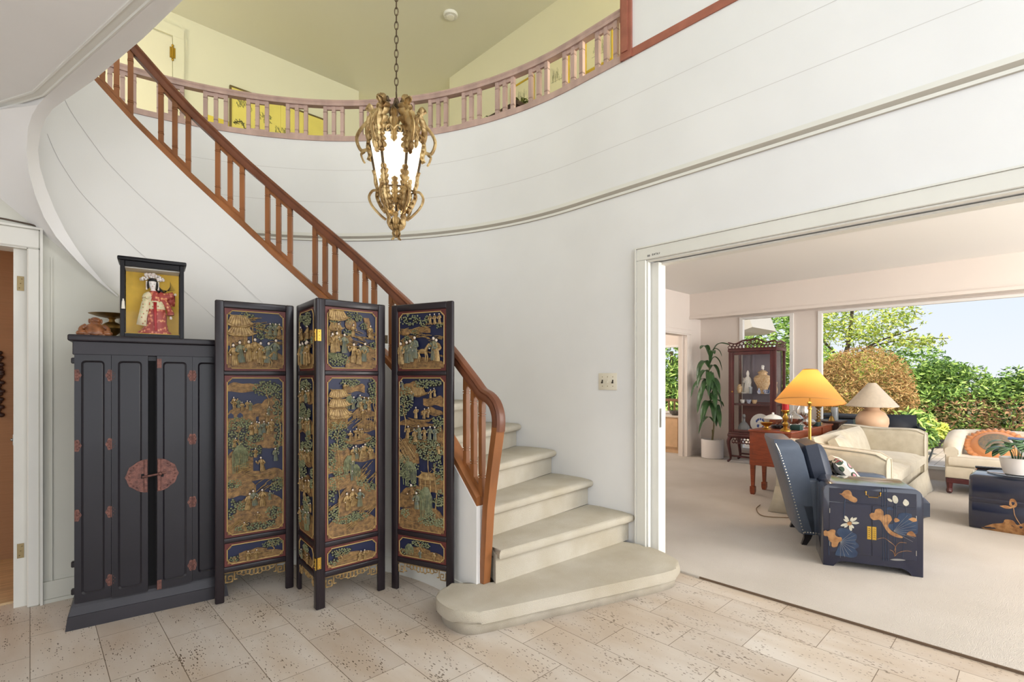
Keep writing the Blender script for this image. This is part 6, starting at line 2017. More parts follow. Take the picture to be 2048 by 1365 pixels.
def DM(px, py, y=-.0055):
    t = (px - 40) / 1135
    yt, yb_ = lerp(222, 285, t), lerp(1155, 1325, t)
    return Vector((LW * t, y, LH * (1 - (py - yt) / (yb_ - yt))))
def motif(m, k, pts, y=-.0055):
    m.k = k
    P = bez([DM(a, b, y) for a, b in pts] + [DM(*pts[0], y)], 3)[:-1]
    m.prism(P, (0, -.0009, 0))
def line(m, k, pts, w=.0012, y=-.0056):
    m.k = k; m.tube(bez([DM(a, b, y) for a, b in pts], 4), w, 4)
m = MB()
motif(m, 0, [(230, 340), (262, 338), (290, 308), (340, 300), (372, 325), (385, 365), (435, 395), (440, 425), (415, 442), (370, 430), (330, 405), (300, 395), (262, 360)])
line(m, 1, [(300, 405), (292, 480), (287, 560), (285, 610)], .0022)
for k in range(9):
    a = radians(40 * k + 15 * (k % 2)); c = (352, 678); r_ = 88 if k % 2 else 112
    motif(m, 2, [(c[0] + 30 * cos(a - .3), c[1] + 26 * sin(a - .3)), (c[0] + r_ * .7 * cos(a - .22), c[1] + r_ * .62 * sin(a - .22)), (c[0] + r_ * cos(a), c[1] + r_ * .85 * sin(a)), (c[0] + r_ * .7 * cos(a + .22), c[1] + r_ * .62 * sin(a + .22)), (c[0] + 30 * cos(a + .3), c[1] + 26 * sin(a + .3))], -.0058)
motif(m, 0, [(320, 680), (345, 662), (375, 672), (372, 700), (340, 706)], -.0066)
motif(m, 1, [(200, 790), (215, 750), (260, 735), (330, 748), (390, 790), (430, 810), (436, 850), (420, 890), (458, 930), (455, 960), (420, 980), (446, 1020), (430, 1065), (370, 1078), (300, 1062), (200, 1050), (185, 1030), (215, 960), (260, 870)])
motif(m, 0, [(45, 770), (70, 758), (95, 772), (140, 750), (185, 762), (182, 810), (215, 838), (255, 842), (262, 880), (225, 900), (205, 945), (165, 955), (140, 940), (138, 900), (105, 870), (95, 830), (50, 820)], -.0062)
for k in range(9):
    a = radians(-38 + 16 * k); line(m, 3, [(245, 890), (245 + 90 * cos(a), 890 + 90 * sin(a)), (245 + 185 * cos(a), 890 + 185 * sin(a))], .0007, -.0066)
line(m, 1, [(100, 850), (104, 930), (108, 1045)], .002)
motif(m, 0, [(580, 580), (605, 560), (635, 560), (650, 520), (700, 512), (735, 540), (740, 590), (770, 575), (815, 590), (830, 640), (800, 680), (790, 720), (830, 770), (880, 800), (950, 840), (930, 852), (860, 835), (800, 800), (755, 740), (725, 680), (690, 640), (630, 645), (595, 620)])
motif(m, 1, [(770, 520), (790, 492), (830, 496), (845, 525)])
motif(m, 1, [(780, 690), (830, 690), (860, 660), (850, 630), (895, 610), (905, 570), (970, 555), (1040, 570), (1055, 610), (1100, 625), (1110, 700), (1105, 800), (1040, 790), (985, 800), (970, 828), (900, 800), (830, 760), (790, 720)], -.0052)
for k in range(8):
    a = radians(-52 + 12 * k); line(m, 3, [(850, 770), (850 + 130 * cos(a), 770 + 130 * sin(a)), (850 + 245 * cos(a), 770 + 235 * sin(a))], .0007, -.0062)
motif(m, 0, [(990, 810), (1010, 780), (1050, 772), (1080, 805), (1090, 835), (1040, 828)], -.0062)
motif(m, 0, [(850, 640), (870, 615), (900, 628), (915, 650), (870, 668)], -.0062); motif(m, 0, [(1010, 630), (1050, 610), (1090, 618), (1100, 650), (1060, 660)], -.0062)
motif(m, 2, [(838, 400), (840, 365), (862, 352), (890, 375), (900, 415), (885, 445), (855, 440)]); motif(m, 2, [(778, 392), (805, 390), (835, 415), (828, 430), (795, 418)])
motif(m, 2, [(950, 440), (960, 412), (978, 395), (1010, 420), (1016, 452), (990, 476), (965, 465)])
for x in (858, 878): line(m, 1, [(x, 448), (x - 2, 520), (x - 4, 600), (x - 8, 1000)], .0012)
line(m, 1, [(982, 478), (982, 560), (960, 860), (950, 1080)], .0012)
for x in (720, 745, 775): line(m, 1, [(x, 262), (x + 2, 500), (x + 8, 800), (x + 14, 1120)], .0014)
for p in ([(670, 865), (740, 852), (800, 890), (870, 960), (860, 1070)], [(990, 910), (920, 905), (880, 940), (860, 1000)], [(1045, 1010), (980, 1003), (900, 1025), (870, 1060)], [(810, 990), (845, 1010), (865, 1060)]): line(m, 0, p, .0014)
motif(m, 3, [(810, 1105), (850, 1095), (920, 1098), (980, 1112), (930, 1118), (860, 1116)])
m.build('painted_lotus', [GILT, GILB, GILW, mat('fine_gold_line', (136, 134, 130), .4)], lq, smooth=0)

# ---- navy coffee table
ctb = thing('coffee_table', 'low navy lacquer coffee table with rounded edges and gold lotus', 'coffee table', (5.69, .42, .014), 0)
m = MB()
prof = [(.05, 0), (.025, .02), (.008, .07), (0, .14), (.004, .21), (.012, .225), (.006, .235), (.006, .255), (.014, .265), (.008, .28), (.008, .36), (.02, .41), (.05, .438), (.10, .447), (.56, .447), (.61, .438), (.64, .41), (.65, .36), (.65, .1), (.63, .02), (.60, 0)]
rows = []
for s_, k in ((0, .93), (-.008, .97), (-.03, 1.), (-1.27, 1.), (-1.292, .97), (-1.3, .93)):
    rows.append([(.325 + (x - .325) * (1 - (1 - k) * .6), s_, .22 + (z - .22) * (k if z > .1 else 1)) for x, z in prof])
m.loft(rows, True, True); m.build('body', LACB, ctb, smooth=35)
m = MB()
def cm(u, v, d=.0015):
    p = at_x(u, v, 5.69); return Vector((0, p.y - .42, p.z - .014))
def fx(z):
    return interp(max(0, z), [(zz, xx) for xx, zz in prof[:14]])
def cmot(pts):
    P = bez([cm(a, b) for a, b in pts] + [cm(*pts[0])], 3)[:-1]
    c = sum(P, Vector()) / len(P)
    ring = [Vector((fx(p.z) - .0022, p.y, p.z)) for p in P]
    mid = [c.lerp(p, .5) for p in P]; mid = [Vector((fx(p.z) - .0022, p.y, p.z)) for p in mid]
    base = [p + Vector((.004, 0, 0)) for p in ring]
    m.loft([base, ring, mid], True); m.F([m.V(p) for p in mid])
cmot([(1962, 1057), (1985, 1049), (2005, 1047), (2010, 1040), (2026, 1042), (2036, 1052), (2056, 1044), (2070, 1050), (2090, 1068), (2060, 1079), (2010, 1073), (1975, 1066)])
cmot([(2018, 1010), (2020, 1000), (2028, 999), (2034, 1008), (2032, 1015), (2024, 1017)]); cmot([(1999, 1013), (2012, 1012), (2024, 1017), (2012, 1018)])
P = [cm(a, b) for a, b in ((2027, 1017), (2029, 1030), (2034, 1040), (2042, 1052))]
m.tube([Vector((fx(p.z) - .002, p.y, p.z)) for p in bez(P, 4)], .0025, 5)
m.build('painted_lotus', GILT, ctb, smooth=30)
CTZ = .4615
m = MB(); m.rbox(-.028, .028, -.105, .105, 0, .018, r=.006); rc = m.build('remote_control', mat('black_plastic', (30, 30, 34), .4), loc=(6.16, .305, CTZ), rz=radians(8)); tag(rc, 'dark remote control at the back of the coffee table', 'remote control')
m = MB()
for i in range(3):
    for j in range(7): m.rbox(-.019 + .014 * i, -.009 + .014 * i, -.085 + .022 * j, -.072 + .022 * j, .0175, .0205, r=.001, seg=1)
m.build('buttons', mat('grey_buttons', (150, 150, 154), .4), rc, smooth=0)
m = MB(); m.lathe([(0, 0), (.17, 0), (.19, .008), (.188, .011), (.165, .004), (0, .004)], n=40); o = m.build('glass_plate', CRYS, loc=(5.95, .135, CTZ)); tag(o, 'clear glass plate under the small potted plant', 'plate')
cp = thing('calathea_plant', 'striped leafed plant in white bowl pot on the coffee table', 'potted plant', (5.95, .135, CTZ + .0045))
m = MB(); m.lathe([(0, 0), (.07, 0), (.085, .006), (.10, .06), (.112, .13), (.114, .14), (.106, .14), (.1, .12), (0, .118)], n=32); m.build('pot', WPOT, cp)
m = MB(); m.lathe([(0, .118), (.1, .119), (0, .128)], n=20); m.build('soil', SOIL, cp)
def striped():
    m = bpy.data.materials.new('striped_leaf'); m.use_nodes = True
    nt = m.node_tree; N = nt.nodes.new; L = nt.links.new; bs = nt.nodes['Principled BSDF']
    tc = N('ShaderNodeTexCoord'); w = N('ShaderNodeTexWave'); w.inputs['Scale'].default_value = 17; w.inputs['Distortion'].default_value = 1.5; w.bands_direction = 'DIAGONAL'
    L(tc.outputs['Object'], w.inputs['Vector'])
    r = N('ShaderNodeValToRGB'); e = r.color_ramp.elements; e[0].position = .35; e[0].color = lin((26, 52, 34)); e[1].position = .6; e[1].color = lin((112, 150, 104))
    L(w.outputs['Fac'], r.inputs[0]); L(r.outputs[0], bs.inputs['Base Color']); bs.inputs['Roughness'].default_value = .35
    return m
STRP = striped()
rq = random.Random(8)
for i in range(16):
    a = i * 2.4; l = .10 + .07 * rq.random(); d = Vector((cos(a), sin(a), 0)); h0 = .05 + .08 * rq.random()
    b = d * .03 + Vector((0, 0, .12)); c = d * (.05 + .06 * rq.random()) + Vector((0, 0, .14 + h0))
    m = MB(); m.tube(bez([b, (b + c) / 2 + Vector((0, 0, .02)), c], 4), .0025, 5); m.build('stem', LGREEN, cp)
    m = MB(); blade(m, [c, c + d * l * .3 + Vector((0, 0, .012)), c + d * l * .7 + Vector((0, 0, -.005)), c + d * l + Vector((0, 0, -.05))], .045, fold=.15); m.build('leaf', STRP, cp, smooth=60, solid=.001)
bk = thing('large_book', 'thick white paged book with blue cover propped behind the small plant', 'book', (6.165, .0, CTZ))
m = MB(); m.prism([(0, y, z) for y, z in ((.195, .272), (.03, .006), (-.16, .006), (-.005, .262))], (.16, 0, 0)); m.build('pages', mat('book_pages', (240, 238, 232), .7), bk, smooth=0)
m = MB(); m.prism([(-.006, y, z) for y, z in ((.202, .284), (.198, .2735), (-.008, .2635), (-.004, .274))], (.172, 0, 0)); m.build('cover', mat('blue_cover', (54, 82, 134), .4), bk, smooth=0)
m = MB(); m.box(.03, .13, -.02, .0, .0, .004); m.tube([(.08, -.16, .004), (.08, -.10, .09)], .005, 6); m.build('book_rest', DKW, bk)

# ---- curved tub sofa
TUB = mat('ivory_velvet', (212, 200, 178), .75, rgb2=(222, 211, 192), vs=9, sheen=.35, bump=.04, bs=150)
tx0, tx1, ty1, ty0 = 7.22, 8.0, .735, -1.15
tsf = thing('tub_sofa', 'ivory curved back sofa on dark wooden legs before the window', 'sofa', (tx0, ty1, .014))
Wd, Dd = ty1 - ty0, tx1 - tx0
m = MB(); m.rbox(.005, Dd - .02, -Wd + .01, -.01, .17, .30, r=.025); m.build('seat_base', TUB, tsf)
m = MB()
P2 = [(.0, -.04), (.0, -Wd + .04), (Dd * .55, -Wd + .05), (Dd - .2, -Wd + .2), (Dd - .16, -Wd / 2), (Dd - .2, -.2), (Dd * .55, -.05)]
m.prism([Vector((x, y, .302)) for x, y in P2], (0, 0, .11), bev=.03, seg=3); m.build('seat_cushion', TUB, tsf, smooth=50)
m = MB()
path = bez([(.03, -.065, 0), (.3, -.065, 0), (.52, -.09, 0), (.66, -.22, 0), (.705, -.45, 0), (.71, -Wd / 2, 0), (.705, -Wd + .45, 0), (.66, -Wd + .22, 0), (.52, -Wd + .09, 0), (.3, -Wd + .065, 0), (.03, -Wd + .065, 0)], 5)
rows = []
nP = len(path)
for i, q in enumerate(path):
    t = (path[min(i + 1, nP - 1)] - path[max(i - 1, 0)]).normalized()
    nv = Vector((-t.y, t.x, 0))     # outwards
    if (q + nv - Vector((.3, -Wd / 2, 0))).length < (q - Vector((.3, -Wd / 2, 0))).length: nv = -nv
    e = min(i, nP - 1 - i)
    z1 = .565 + .10 * min(1, e / 8) ** 1.2
    if e == 0: z1 -= .05
    if e == 1: z1 -= .015
    w_ = .065 if e > 0 else .05
    rows.append([q + nv * w_ * k + Vector((0, 0, z)) for k, z in ((.95, .17), (.95, .42), (1.2, z1 - .09), (1.15, z1 - .03), (.5, z1), (-.5, z1 - .005), (-1.1, z1 - .04), (-1.15, z1 - .09), (-.95, .45), (-.95, .30))])
m.loft(rows, True, True); m.build('curved_back', TUB, tsf, smooth=50)
m = MB(); m.rbox(.0, .05, -Wd + .02, -.02, .12, .17, r=.006, seg=1); m.rbox(.05, Dd - .06, -.07, -.02, .12, .17, r=.006, seg=1); m.rbox(.05, Dd - .06, -Wd + .02, -Wd + .07, .12, .17, r=.006, seg=1); m.build('rail', ROSE, tsf)
for x, y in ((.03, -.045), (.03, -Wd + .045), (Dd - .09, -.08), (Dd - .09, -Wd + .08)):
    m = MB(); sg = -1 if x < .1 else 0
    P = bez([(x, y, .17), (x, y, .10), (x + .004, y, .05), (x + sg * .02, y, .018)], 4)
    m.tube(P, [.032, .031, .03, .029, .028, .026, .025, .024, .026, .028, .028, .026, .022], 8); m.build('leg', ROSE, tsf)
rcu = thing('round_cushion', 'round orange fringed cushion with patterned centre on the curved sofa', 'cushion', (7.585, .34, .425))
RM_ = T(0, 0, .115) @ RY(radians(-40)) @ RX(radians(0))
m = MB(); m.M = RM_; m.lathe([(0, -.05), (.12, -.045), (.19, -.02), (.205, 0), (.19, .02), (.17, .032), (.12, .045), (0, .05)], n=36)
m.build('body', mat('orange_velvet', (206, 136, 84), .7, sheen=.3), rcu)
m = MB(); m.M = RM_; m.lathe([(0, .054), (.12, .049), (.14, .042), (.138, .038), (0, .045)], n=36); m.build('needlework', mat('needlework', (150, 128, 100), .8, rgb2=(112, 108, 104), vs=40), rcu)
m = MB(); m.M = RM_
rows = []
for r_, z in ((.19, .0), (.225, .004), (.26, 0)):
    rows.append([((r_ + .006 * sin(24 * a) * (r_ - .19) / .07) * cos(a), (r_ + .006 * sin(24 * a) * (r_ - .19) / .07) * sin(a), z + .010 * sin(30 * a) * (r_ - .19) / .07) for a in [2 * pi * j / 120 for j in range(120)]])
m.loft(rows, True); m.build('ruffle', MATS['orange_velvet'], rcu, smooth=50, solid=.003)

# ---- dining room sideboard seen through the doorway
sbd = thing('sideboard', 'pale wooden sideboard under the window of the next room', 'sideboard', (7.85, 4.17, .014))
SBW = mat('pale_maple', (206, 170, 132), .4, var=.1, vs=6)
m = MB(); m.box(0, .27, 0, 1.3, .08, .60); m.build('body', SBW, sbd, smooth=0)
m = MB(); m.box(.02, .27, .02, 1.28, 0, .08); m.build('plinth', SBW, sbd, smooth=0)
m = MB(); m.rbox(-.02, .27, -.02, 1.32, .60, .63, r=.006); m.build('top', mat('sideboard_top', (226, 212, 196), .4), sbd)
for k in range(3):
    m = MB(); m.rbox(-.012, .002, .03 + .42 * k, .43 + .42 * k, .10, .58, r=.004, seg=1); d_ = m.build('door', SBW, sbd)
    m = MB(); m.sph((-.02, .39 + .42 * k, .36), .012, 8, 6); m.build('knob', BRASSD, d_)
m = MB(); m.lathe([(0, 0), (.05, 0), (.09, .04), (.10, .075), (.095, .075), (.06, .02), (0, .018)], n=24); o = m.build('dark_bowl', mat('grey_glaze', (96, 92, 88), .4), loc=(7.98, 4.32, .6445)); tag(o, 'dark grey bowl on the pale sideboard', 'bowl')
# ------------------------------------------------------------------ upper floor furnishings
BYOB = mat('gold_leaf_painting', (240, 224, 118), .6, 0, var=.05, vs=4)
INKG = mat('grey_green_ink', (150, 146, 84), .6)
INKD = mat('dark_ink', (96, 92, 58), .6)
DFRM = mat('thin_dark_frame', (110, 92, 52), .5)
py_ = thing('landscape_painting', 'wide yellow panel painting of trees and birds on the upper wall', 'painting', (1.80, UW, 4.02))
PW, PH = 1.17, .85
m = MB()
for k in range(4): m.box(PW / 4 * k + .001, PW / 4 * (k + 1) - .001, -.03, -.004, 0, PH)
m.build('canvas', BYOB, py_, smooth=0)
m = MB(); m.box(-.02, 0, -.036, -.002, -.02, PH + .02); m.box(PW, PW + .02, -.036, -.002, -.02, PH + .02); m.box(0, PW, -.036, -.002, PH, PH + .02); m.box(0, PW, -.036, -.002, -.02, 0); m.build('frame', DFRM, py_, smooth=0)
m = MB(); q = random.Random(4)
def brush(pts, w, k):
    m.k = k; m.tube([(x, -.0305, z) for x, z in pts], w, 4)
for (bx, bz, dx) in ((.02, .42, 1), (1.15, .18, -1), (.55, .05, 1)):
    P = bez([(bx, 0, bz), (bx + dx * .1, 0, bz + .04), (bx + dx * .14, 0, bz - .04), (bx + dx * .28, 0, bz + .02)], 4)
    brush([(p.x, p.z) for p in P], .007, 1)
    for k in range(30):
        c = P[q.randrange(len(P))]; a = q.random() * 6.28; l = .02 + .03 * q.random()
        brush([(c.x, c.z), (c.x + l * cos(a), c.z + l * .7 * sin(a))], .0045, q.randrange(2))
for (cx_, cz, n) in ((.14, .70, 26), (.36, .62, 26), (.60, .52, 30), (.83, .45, 20), (.2, .25, 26), (.95, .2, 20)):
    for k in range(n):
        x, z = cx_ + .09 * (q.random() - .5) * 2, cz + .05 * (q.random() - .5) * 2
        a = .6 + q.random() * 1.2; l = .03 + .03 * q.random()
        brush([(x, z), (x + l * cos(a), z - l * sin(a))], .004, 0)
for (x, z) in ((.42, .40), (.66, .36), (.72, .33)):
    brush([(x, z), (x + .02, z - .02), (x + .05, z - .025)], .004, 1); brush([(x, z + .02), (x + .006, z)], .004, 1)
o = m.build('brushwork', [INKG, INKD], py_, smooth=0); o['kind'] = 'stuff'
m = MB(); m.rbox(1.42, 1.68, UW - .40, UW - .02, UZ, 4.27, r=.01); o = m.build('yellow_cabinet', mat('yellow_paint', (236, 214, 84), .5)); tag(o, 'plain yellow cabinet left of the panel painting upstairs', 'cabinet')
GFR = mat('yellow_gilt_frame', (222, 190, 74), .4, .4)
MATB = mat('cream_mount', (240, 234, 196), .7)
def frame(name, lab, s0, s1, z0, z1, seed):
    t_ = thing(name, lab, 'picture', (UR, s0, z0), 0, 'framed prints upstairs')
    W_, H_ = s1 - s0, z1 - z0
    m = MB(); m.rbox(-.025, -.002, 0, .022, 0, H_, r=.004, seg=1); m.rbox(-.025, -.002, W_ - .022, W_, 0, H_, r=.004, seg=1); m.rbox(-.025, -.002, .0221, W_ - .0221, 0, .022, r=.004, seg=1); m.rbox(-.025, -.002, .0221, W_ - .0221, H_ - .022, H_, r=.004, seg=1); m.build('frame', GFR, t_)
    m = MB(); m.box(-.014, -.003, .022, W_ - .022, .022, H_ - .022); m.build('mount', MATB, t_, smooth=0)
    q = random.Random(seed); m = MB()
    for k in range(22):
        y = W_ * (.3 + .4 * q.random()); z = H_ * (.3 + .2 * q.random()); h_ = H_ * (.05 + .22 * q.random())
        m.tube([(-.0145, y, z), (-.0145, y + .01 * (q.random() - .5), z + h_)], .0016, 4)
    m.tube([(-.0145, W_ * .25, H_ * .34), (-.0145, W_ * .75, H_ * .36)], .0016, 4)
    m.build('sketch', mat('sketch_ink', (150, 148, 110), .7), t_, smooth=0)
frame('framed_print', 'gilt framed sketch nearest the gallery end post upstairs', 2.975, 3.335, 4.49, 4.85, 1)
frame('framed_print', 'gilt framed tree sketch second from the gallery end post', 3.55, 3.90, 4.45, 4.86, 2)
frame('framed_print', 'gilt framed print hanging above the dark chest upstairs', 4.08, 4.48, 4.47, 4.82, 3)
ch = thing('tall_chest', 'dark wooden chest standing against the upstairs wall', 'chest', (3.86, 3.96, UZ))
m = MB(); m.box(.02, .395, .02, .72, .0, 1.22); m.build('body', DKW, ch, smooth=0)
m = MB(); m.rbox(-.01, .398, -.01, .75, 1.22, 1.27, r=.006); m.build('top', DKW, ch)
for z0, z1 in ((.1, .6), (.64, 1.18)):
    m = MB(); m.rbox(.006, .02, .05, .69, z0, z1, r=.003, seg=1); d_ = m.build('drawer', DKW, ch, smooth=0)
    m = MB(); m.sph((-.004, .37, (z0 + z1) / 2), .014, 8, 6); m.build('knob', BRASSD, d_)
def basket_plant(lab, loc, r, n, seed):
    t_ = thing('basket_plant', lab, 'potted plant', loc, 0)
    m = MB(); m.lathe([(0, 0), (r * .7, 0), (r, r * .5), (r * 1.05, r * .55), (0, r * .5)], n=20); m.build('bowl', mat('wicker', (176, 160, 96), .7, var=.2, vs=40), t_)
    q = random.Random(seed); m = MB()
    for k in range(n):
        a = q.random() * 6.28; l = r * (.8 + .9 * q.random()); d = Vector((cos(a), sin(a), 0))
        b = Vector((0, 0, r * .45))
        blade(m, [b, b + d * l * .4 + Vector((0, 0, l * .5)), b + d * l * .8 + Vector((0, 0, l * .45)), b + d * l + Vector((0, 0, l * .1))], r * .16, n=3)
    m.build('foliage', mat('shade_leaf', (96, 104, 52), .5, rgb2=(140, 142, 84), vs=20), t_, smooth=60)
basket_plant('leafy plant in wicker bowl on the near end of the chest', (4.06, 4.10, UZ + 1.2705), .09, 40, 1)
basket_plant('small pale plant in wicker bowl on the far end of the chest', (3.99, 4.56, UZ + 1.2705), .055, 26, 2)

hg = thing('wall_hanging', 'dark carved ornament hanging on the tan wall beyond the left door', 'ornament', at_y(-3, 760, 4.94))
for dz, sc_ in ((.12, .9), (0, 1.1), (-.17, 1.)):
    m = MB()
    for k in range(9): m.sph((.012 * cos(k * 2.2), -.012, dz + .018 * (k - 4) * sc_), (.02 * sc_, .011, .016), 8, 6)
    m.build('carving', DKW, hg)
# ------------------------------------------------------------------ outside
PAVE = bpy.data.materials.new('brick_paving'); PAVE.use_nodes = True
nt = PAVE.node_tree; N = nt.nodes.new; L = nt.links.new; bs = nt.nodes['Principled BSDF']
tc = N('ShaderNodeTexCoord'); br = N('ShaderNodeTexBrick'); br.inputs['Scale'].default_value = 1; br.inputs['Brick Width'].default_value = .22; br.inputs['Row Height'].default_value = .11; br.inputs['Mortar Size'].default_value = .006
br.inputs['Color1'].default_value = lin((196, 178, 162)); br.inputs['Color2'].default_value = lin((214, 198, 184)); br.inputs['Mortar'].default_value = lin((158, 146, 134))
L(tc.outputs['Object'], br.inputs['Vector']); L(br.outputs['Color'], bs.inputs['Base Color']); bs.inputs['Roughness'].default_value = .8
m = MB(); m.box(NL + .16, 13.0, -8, 14, -.2, -.02)
struct(m.build('patio_ground', PAVE, smooth=0))
m = MB(); m.box(13.0, 60, -40, 60, -.25, -.03)
struct(m.build('garden_ground', mat('garden_soil', (112, 98, 70), .95, rgb2=(120, 128, 78), vs=1.5), smooth=0))
def leafmat(n, a, b): return mat(n, tuple(min(235, int(x * 1.12 + 8)) for x in a), .55, rgb2=tuple(min(240, int(x * 1.12 + 8)) for x in b), vs=1.8, spec=.3)
LM = {
 'green': [leafmat('leaf_mid', (96, 130, 60), (128, 160, 78)), leafmat('leaf_light', (150, 178, 92), (176, 198, 112)), leafmat('leaf_deep', (58, 84, 48), (82, 108, 58))],
 'yellow': [leafmat('leaf_yellow', (196, 196, 84), (216, 214, 110)), leafmat('leaf_lime', (160, 182, 84), (186, 200, 104)), leafmat('leaf_olive', (126, 144, 72), (150, 160, 84))],
 'rust': [leafmat('leaf_rust', (150, 116, 70), (168, 132, 84)), leafmat('leaf_amber', (172, 142, 92), (184, 156, 106)), leafmat('leaf_brown', (116, 102, 58), (132, 120, 66))],
 'brown': [leafmat('leaf_dry', (150, 116, 84), (176, 140, 104)), leafmat('leaf_umber', (110, 84, 62), (130, 100, 74)), leafmat('leaf_moss', (128, 138, 84), (150, 158, 98))],
}
BARK = mat('bark', (96, 82, 68), .9, var=.2, vs=12)
def foliage(m, rnd, c, rad, n, size, shell=.55, long=1.6, weights=(5, 3, 2), flat=0.):
    c = Vector(c)
    for _ in range(n):
        while True:
            d = Vector((rnd.uniform(-1, 1), rnd.uniform(-1, 1), rnd.uniform(-1, 1)))
            if .05 < d.length < 1: break
        d = d.normalized() * (shell + (1 - shell) * rnd.random())
        p = c + Vector((d.x * rad[0], d.y * rad[1], d.z * rad[2]))
        a = Vector((rnd.gauss(0, 1), rnd.gauss(0, 1), rnd.gauss(0, .6) - flat)).normalized()
        b = a.cross(Vector((rnd.gauss(0, 1), rnd.gauss(0, 1), rnd.gauss(0, 1)))).normalized()
        s = size * rnd.uniform(.6, 1.3)
        x = rnd.random() * sum(weights)
        m.k = 0 if x < weights[0] else 1 if x < weights[0] + weights[1] else 2
        nn = a.cross(b) * s * .2
        m.F([m.V(p - a * s * long), m.V(p + b * s * .55 + nn), m.V(p + a * s * long), m.V(p - b * s * .55 + nn)])
def sight(u, x, z):
    p = pt(u, x); return Vector((p.x, p.y, z))
def plant(name, lab, cat, base, blobs, mats, n, size, trunk=None, group=None, seed=1, **k):
    t_ = thing(name, lab, cat, base, 0, group)
    rnd = random.Random(seed); m = MB()
    tot = sum(b[1][0] * b[1][1] + b[1][2] * b[1][0] for b in blobs)
    for c, r in blobs:
        foliage(m, rnd, c, r, int(n * (r[0] * r[1] + r[2] * r[0]) / tot), size, **k)
    m.build('foliage', mats, t_, smooth=0)
    if trunk:
        m = MB()
        for P, r in trunk: m.tube(bez(P, 4), [r * (1 - .6 * i / (4 * (len(P) - 1))) for i in range(4 * (len(P) - 1) + 1)], 6)
        m.build('branches', BARK, t_)
    return t_
# hedge along the garden edge: separate bushes standing side by side
rh = random.Random(21)
hx0 = 14.2
ys = [3.6, 2.7, 1.9, 1.1, .3, -.5, -1.3]
HL = ['green conifer hedge bush behind the orange maple', 'green hedge bush right of the orange maple', 'hedge bush with bright green sprays above the curved sofa', 'bushy hedge with brown patches in the middle of the window', 'hedge bush with reddish dry leaves right of the middle', 'dark green hedge bush towards the right window side', 'rightmost hedge bush at the edge of the view']
for i, y in enumerate(ys):
    h_ = 1.5 + .12 * rh.random()
    blobs = [((0, 0, h_ * .5), (.6, .62, h_ * .52))] + [((rh.uniform(-.3, .1), rh.uniform(-.4, .4), rh.uniform(.5, 1.0) * h_), (.35, .35, .25)) for _ in range(4)]
    t_ = plant('hedge_bush', HL[i], 'bush', (hx0 + rh.uniform(-.1, .1), y, -.03), blobs, LM['green'], 4200, .035, group=None, seed=30 + i, shell=.6, weights=(4, 3, 3))
    m = MB(); rnd = random.Random(60 + i)
    foliage(m, rnd, (-.1, 0, h_ * .30), (.62, .6, h_ * .34), 1500 if i < 3 else 2200, .03, .85, weights=(4, 3, 3)); m.build('dry_leaves', LM['brown'], t_, smooth=0)
    m = MB(); m.tube([(0, 0, 0), (.02, 0, h_ * .8)], .04, 6); m.build('stem', BARK, t_)
p = sight(1727, 11.4, -.02)
plant('maple_bush', 'domed orange leafed maple bush outside the big window', 'bush', p, [((0, 0, 1.12), (.78, .80, .80)), ((.1, -.32, .85), (.55, .5, .62)), ((0, .45, 1.0), (.5, .45, .7))], LM['rust'], 15000, .018, [([(0, 0, 0), (.03, .02, .5), (0, 0, 1.2)], .06)], seed=4, shell=.75, long=2.4, flat=.6)
p = sight(1690, 16.5, -.02)
plant('tall_tree', 'tall thin yellow green tree rising behind the maple', 'tree', p, [((0, .3, 3.0), (.9, 1.0, .75)), ((0, -.5, 2.55), (.8, .9, .5)), ((0, -1.1, 2.9), (.6, .8, .45)), ((0, .9, 2.4), (.8, .8, .6)), ((0, -1.5, 2.25), (.5, .8, .25)), ((0, .1, 3.6), (.5, .6, .35))], LM['yellow'], 4300, .04, [([(0, .2, 0), (0, .1, 1.4), (0, -.1, 2.4), (0, -.2, 3.6)], .09), ([(0, .1, 1.5), (0, -.6, 2.2), (0, -1.6, 2.6)], .04), ([(0, .1, 1.8), (0, .6, 2.5), (0, .9, 3.1)], .04), ([(0, -.4, 2.1), (0, -1.2, 2.3), (0, -2.2, 2.3)], .025)], seed=5, shell=.25, weights=(4, 4, 3))
p = sight(1655, 13.2, -.02)
plant('yellow_shrub', 'yellow green shrub between maple and window frame', 'bush', p, [((0, 0, 1.0), (.6, .7, 1.0)), ((0, -.5, 1.5), (.5, .8, .4))], LM['yellow'], 3000, .04, seed=6)
p = sight(1820, 19.5, -.02)
plant('round_tree', 'round green tree above the hedge right of the maple', 'tree', p, [((0, 0, 1.5), (.9, 1.1, .95)), ((0, .8, 1.5), (.8, .8, .9)), ((0, -.7, 1.3), (.6, .7, .6))], LM['green'], 4200, .05, [([(0, 0, 0), (0, 0, 1.4)], .08)], seed=7)
p = sight(1545, 13.0, -.02)
plant('leafy_tree', 'bright green tree filling the narrow window', 'tree', p, [((0, 0, 2.2), (1.0, 1.1, 1.1)), ((0, -.6, 1.3), (.8, .9, 1.0)), ((.2, .6, 1.2), (.8, .9, 1.2))], LM['green'], 6500, .05, [([(0, 0, 0), (0, 0, 2.0)], .1)], seed=8, weights=(4, 5, 1))
p = sight(1343, 12.0, -.02)
plant('leafy_tree', 'light green tree outside the next room window', 'tree', p, [((0, 0, 1.7), (1.0, 1.3, 1.2)), ((0, -.3, .9), (1.0, 1.2, .9))], LM['green'], 6500, .05, [([(0, 0, 0), (0, 0, 2.0)], .1)], seed=9, weights=(4, 5, 2))
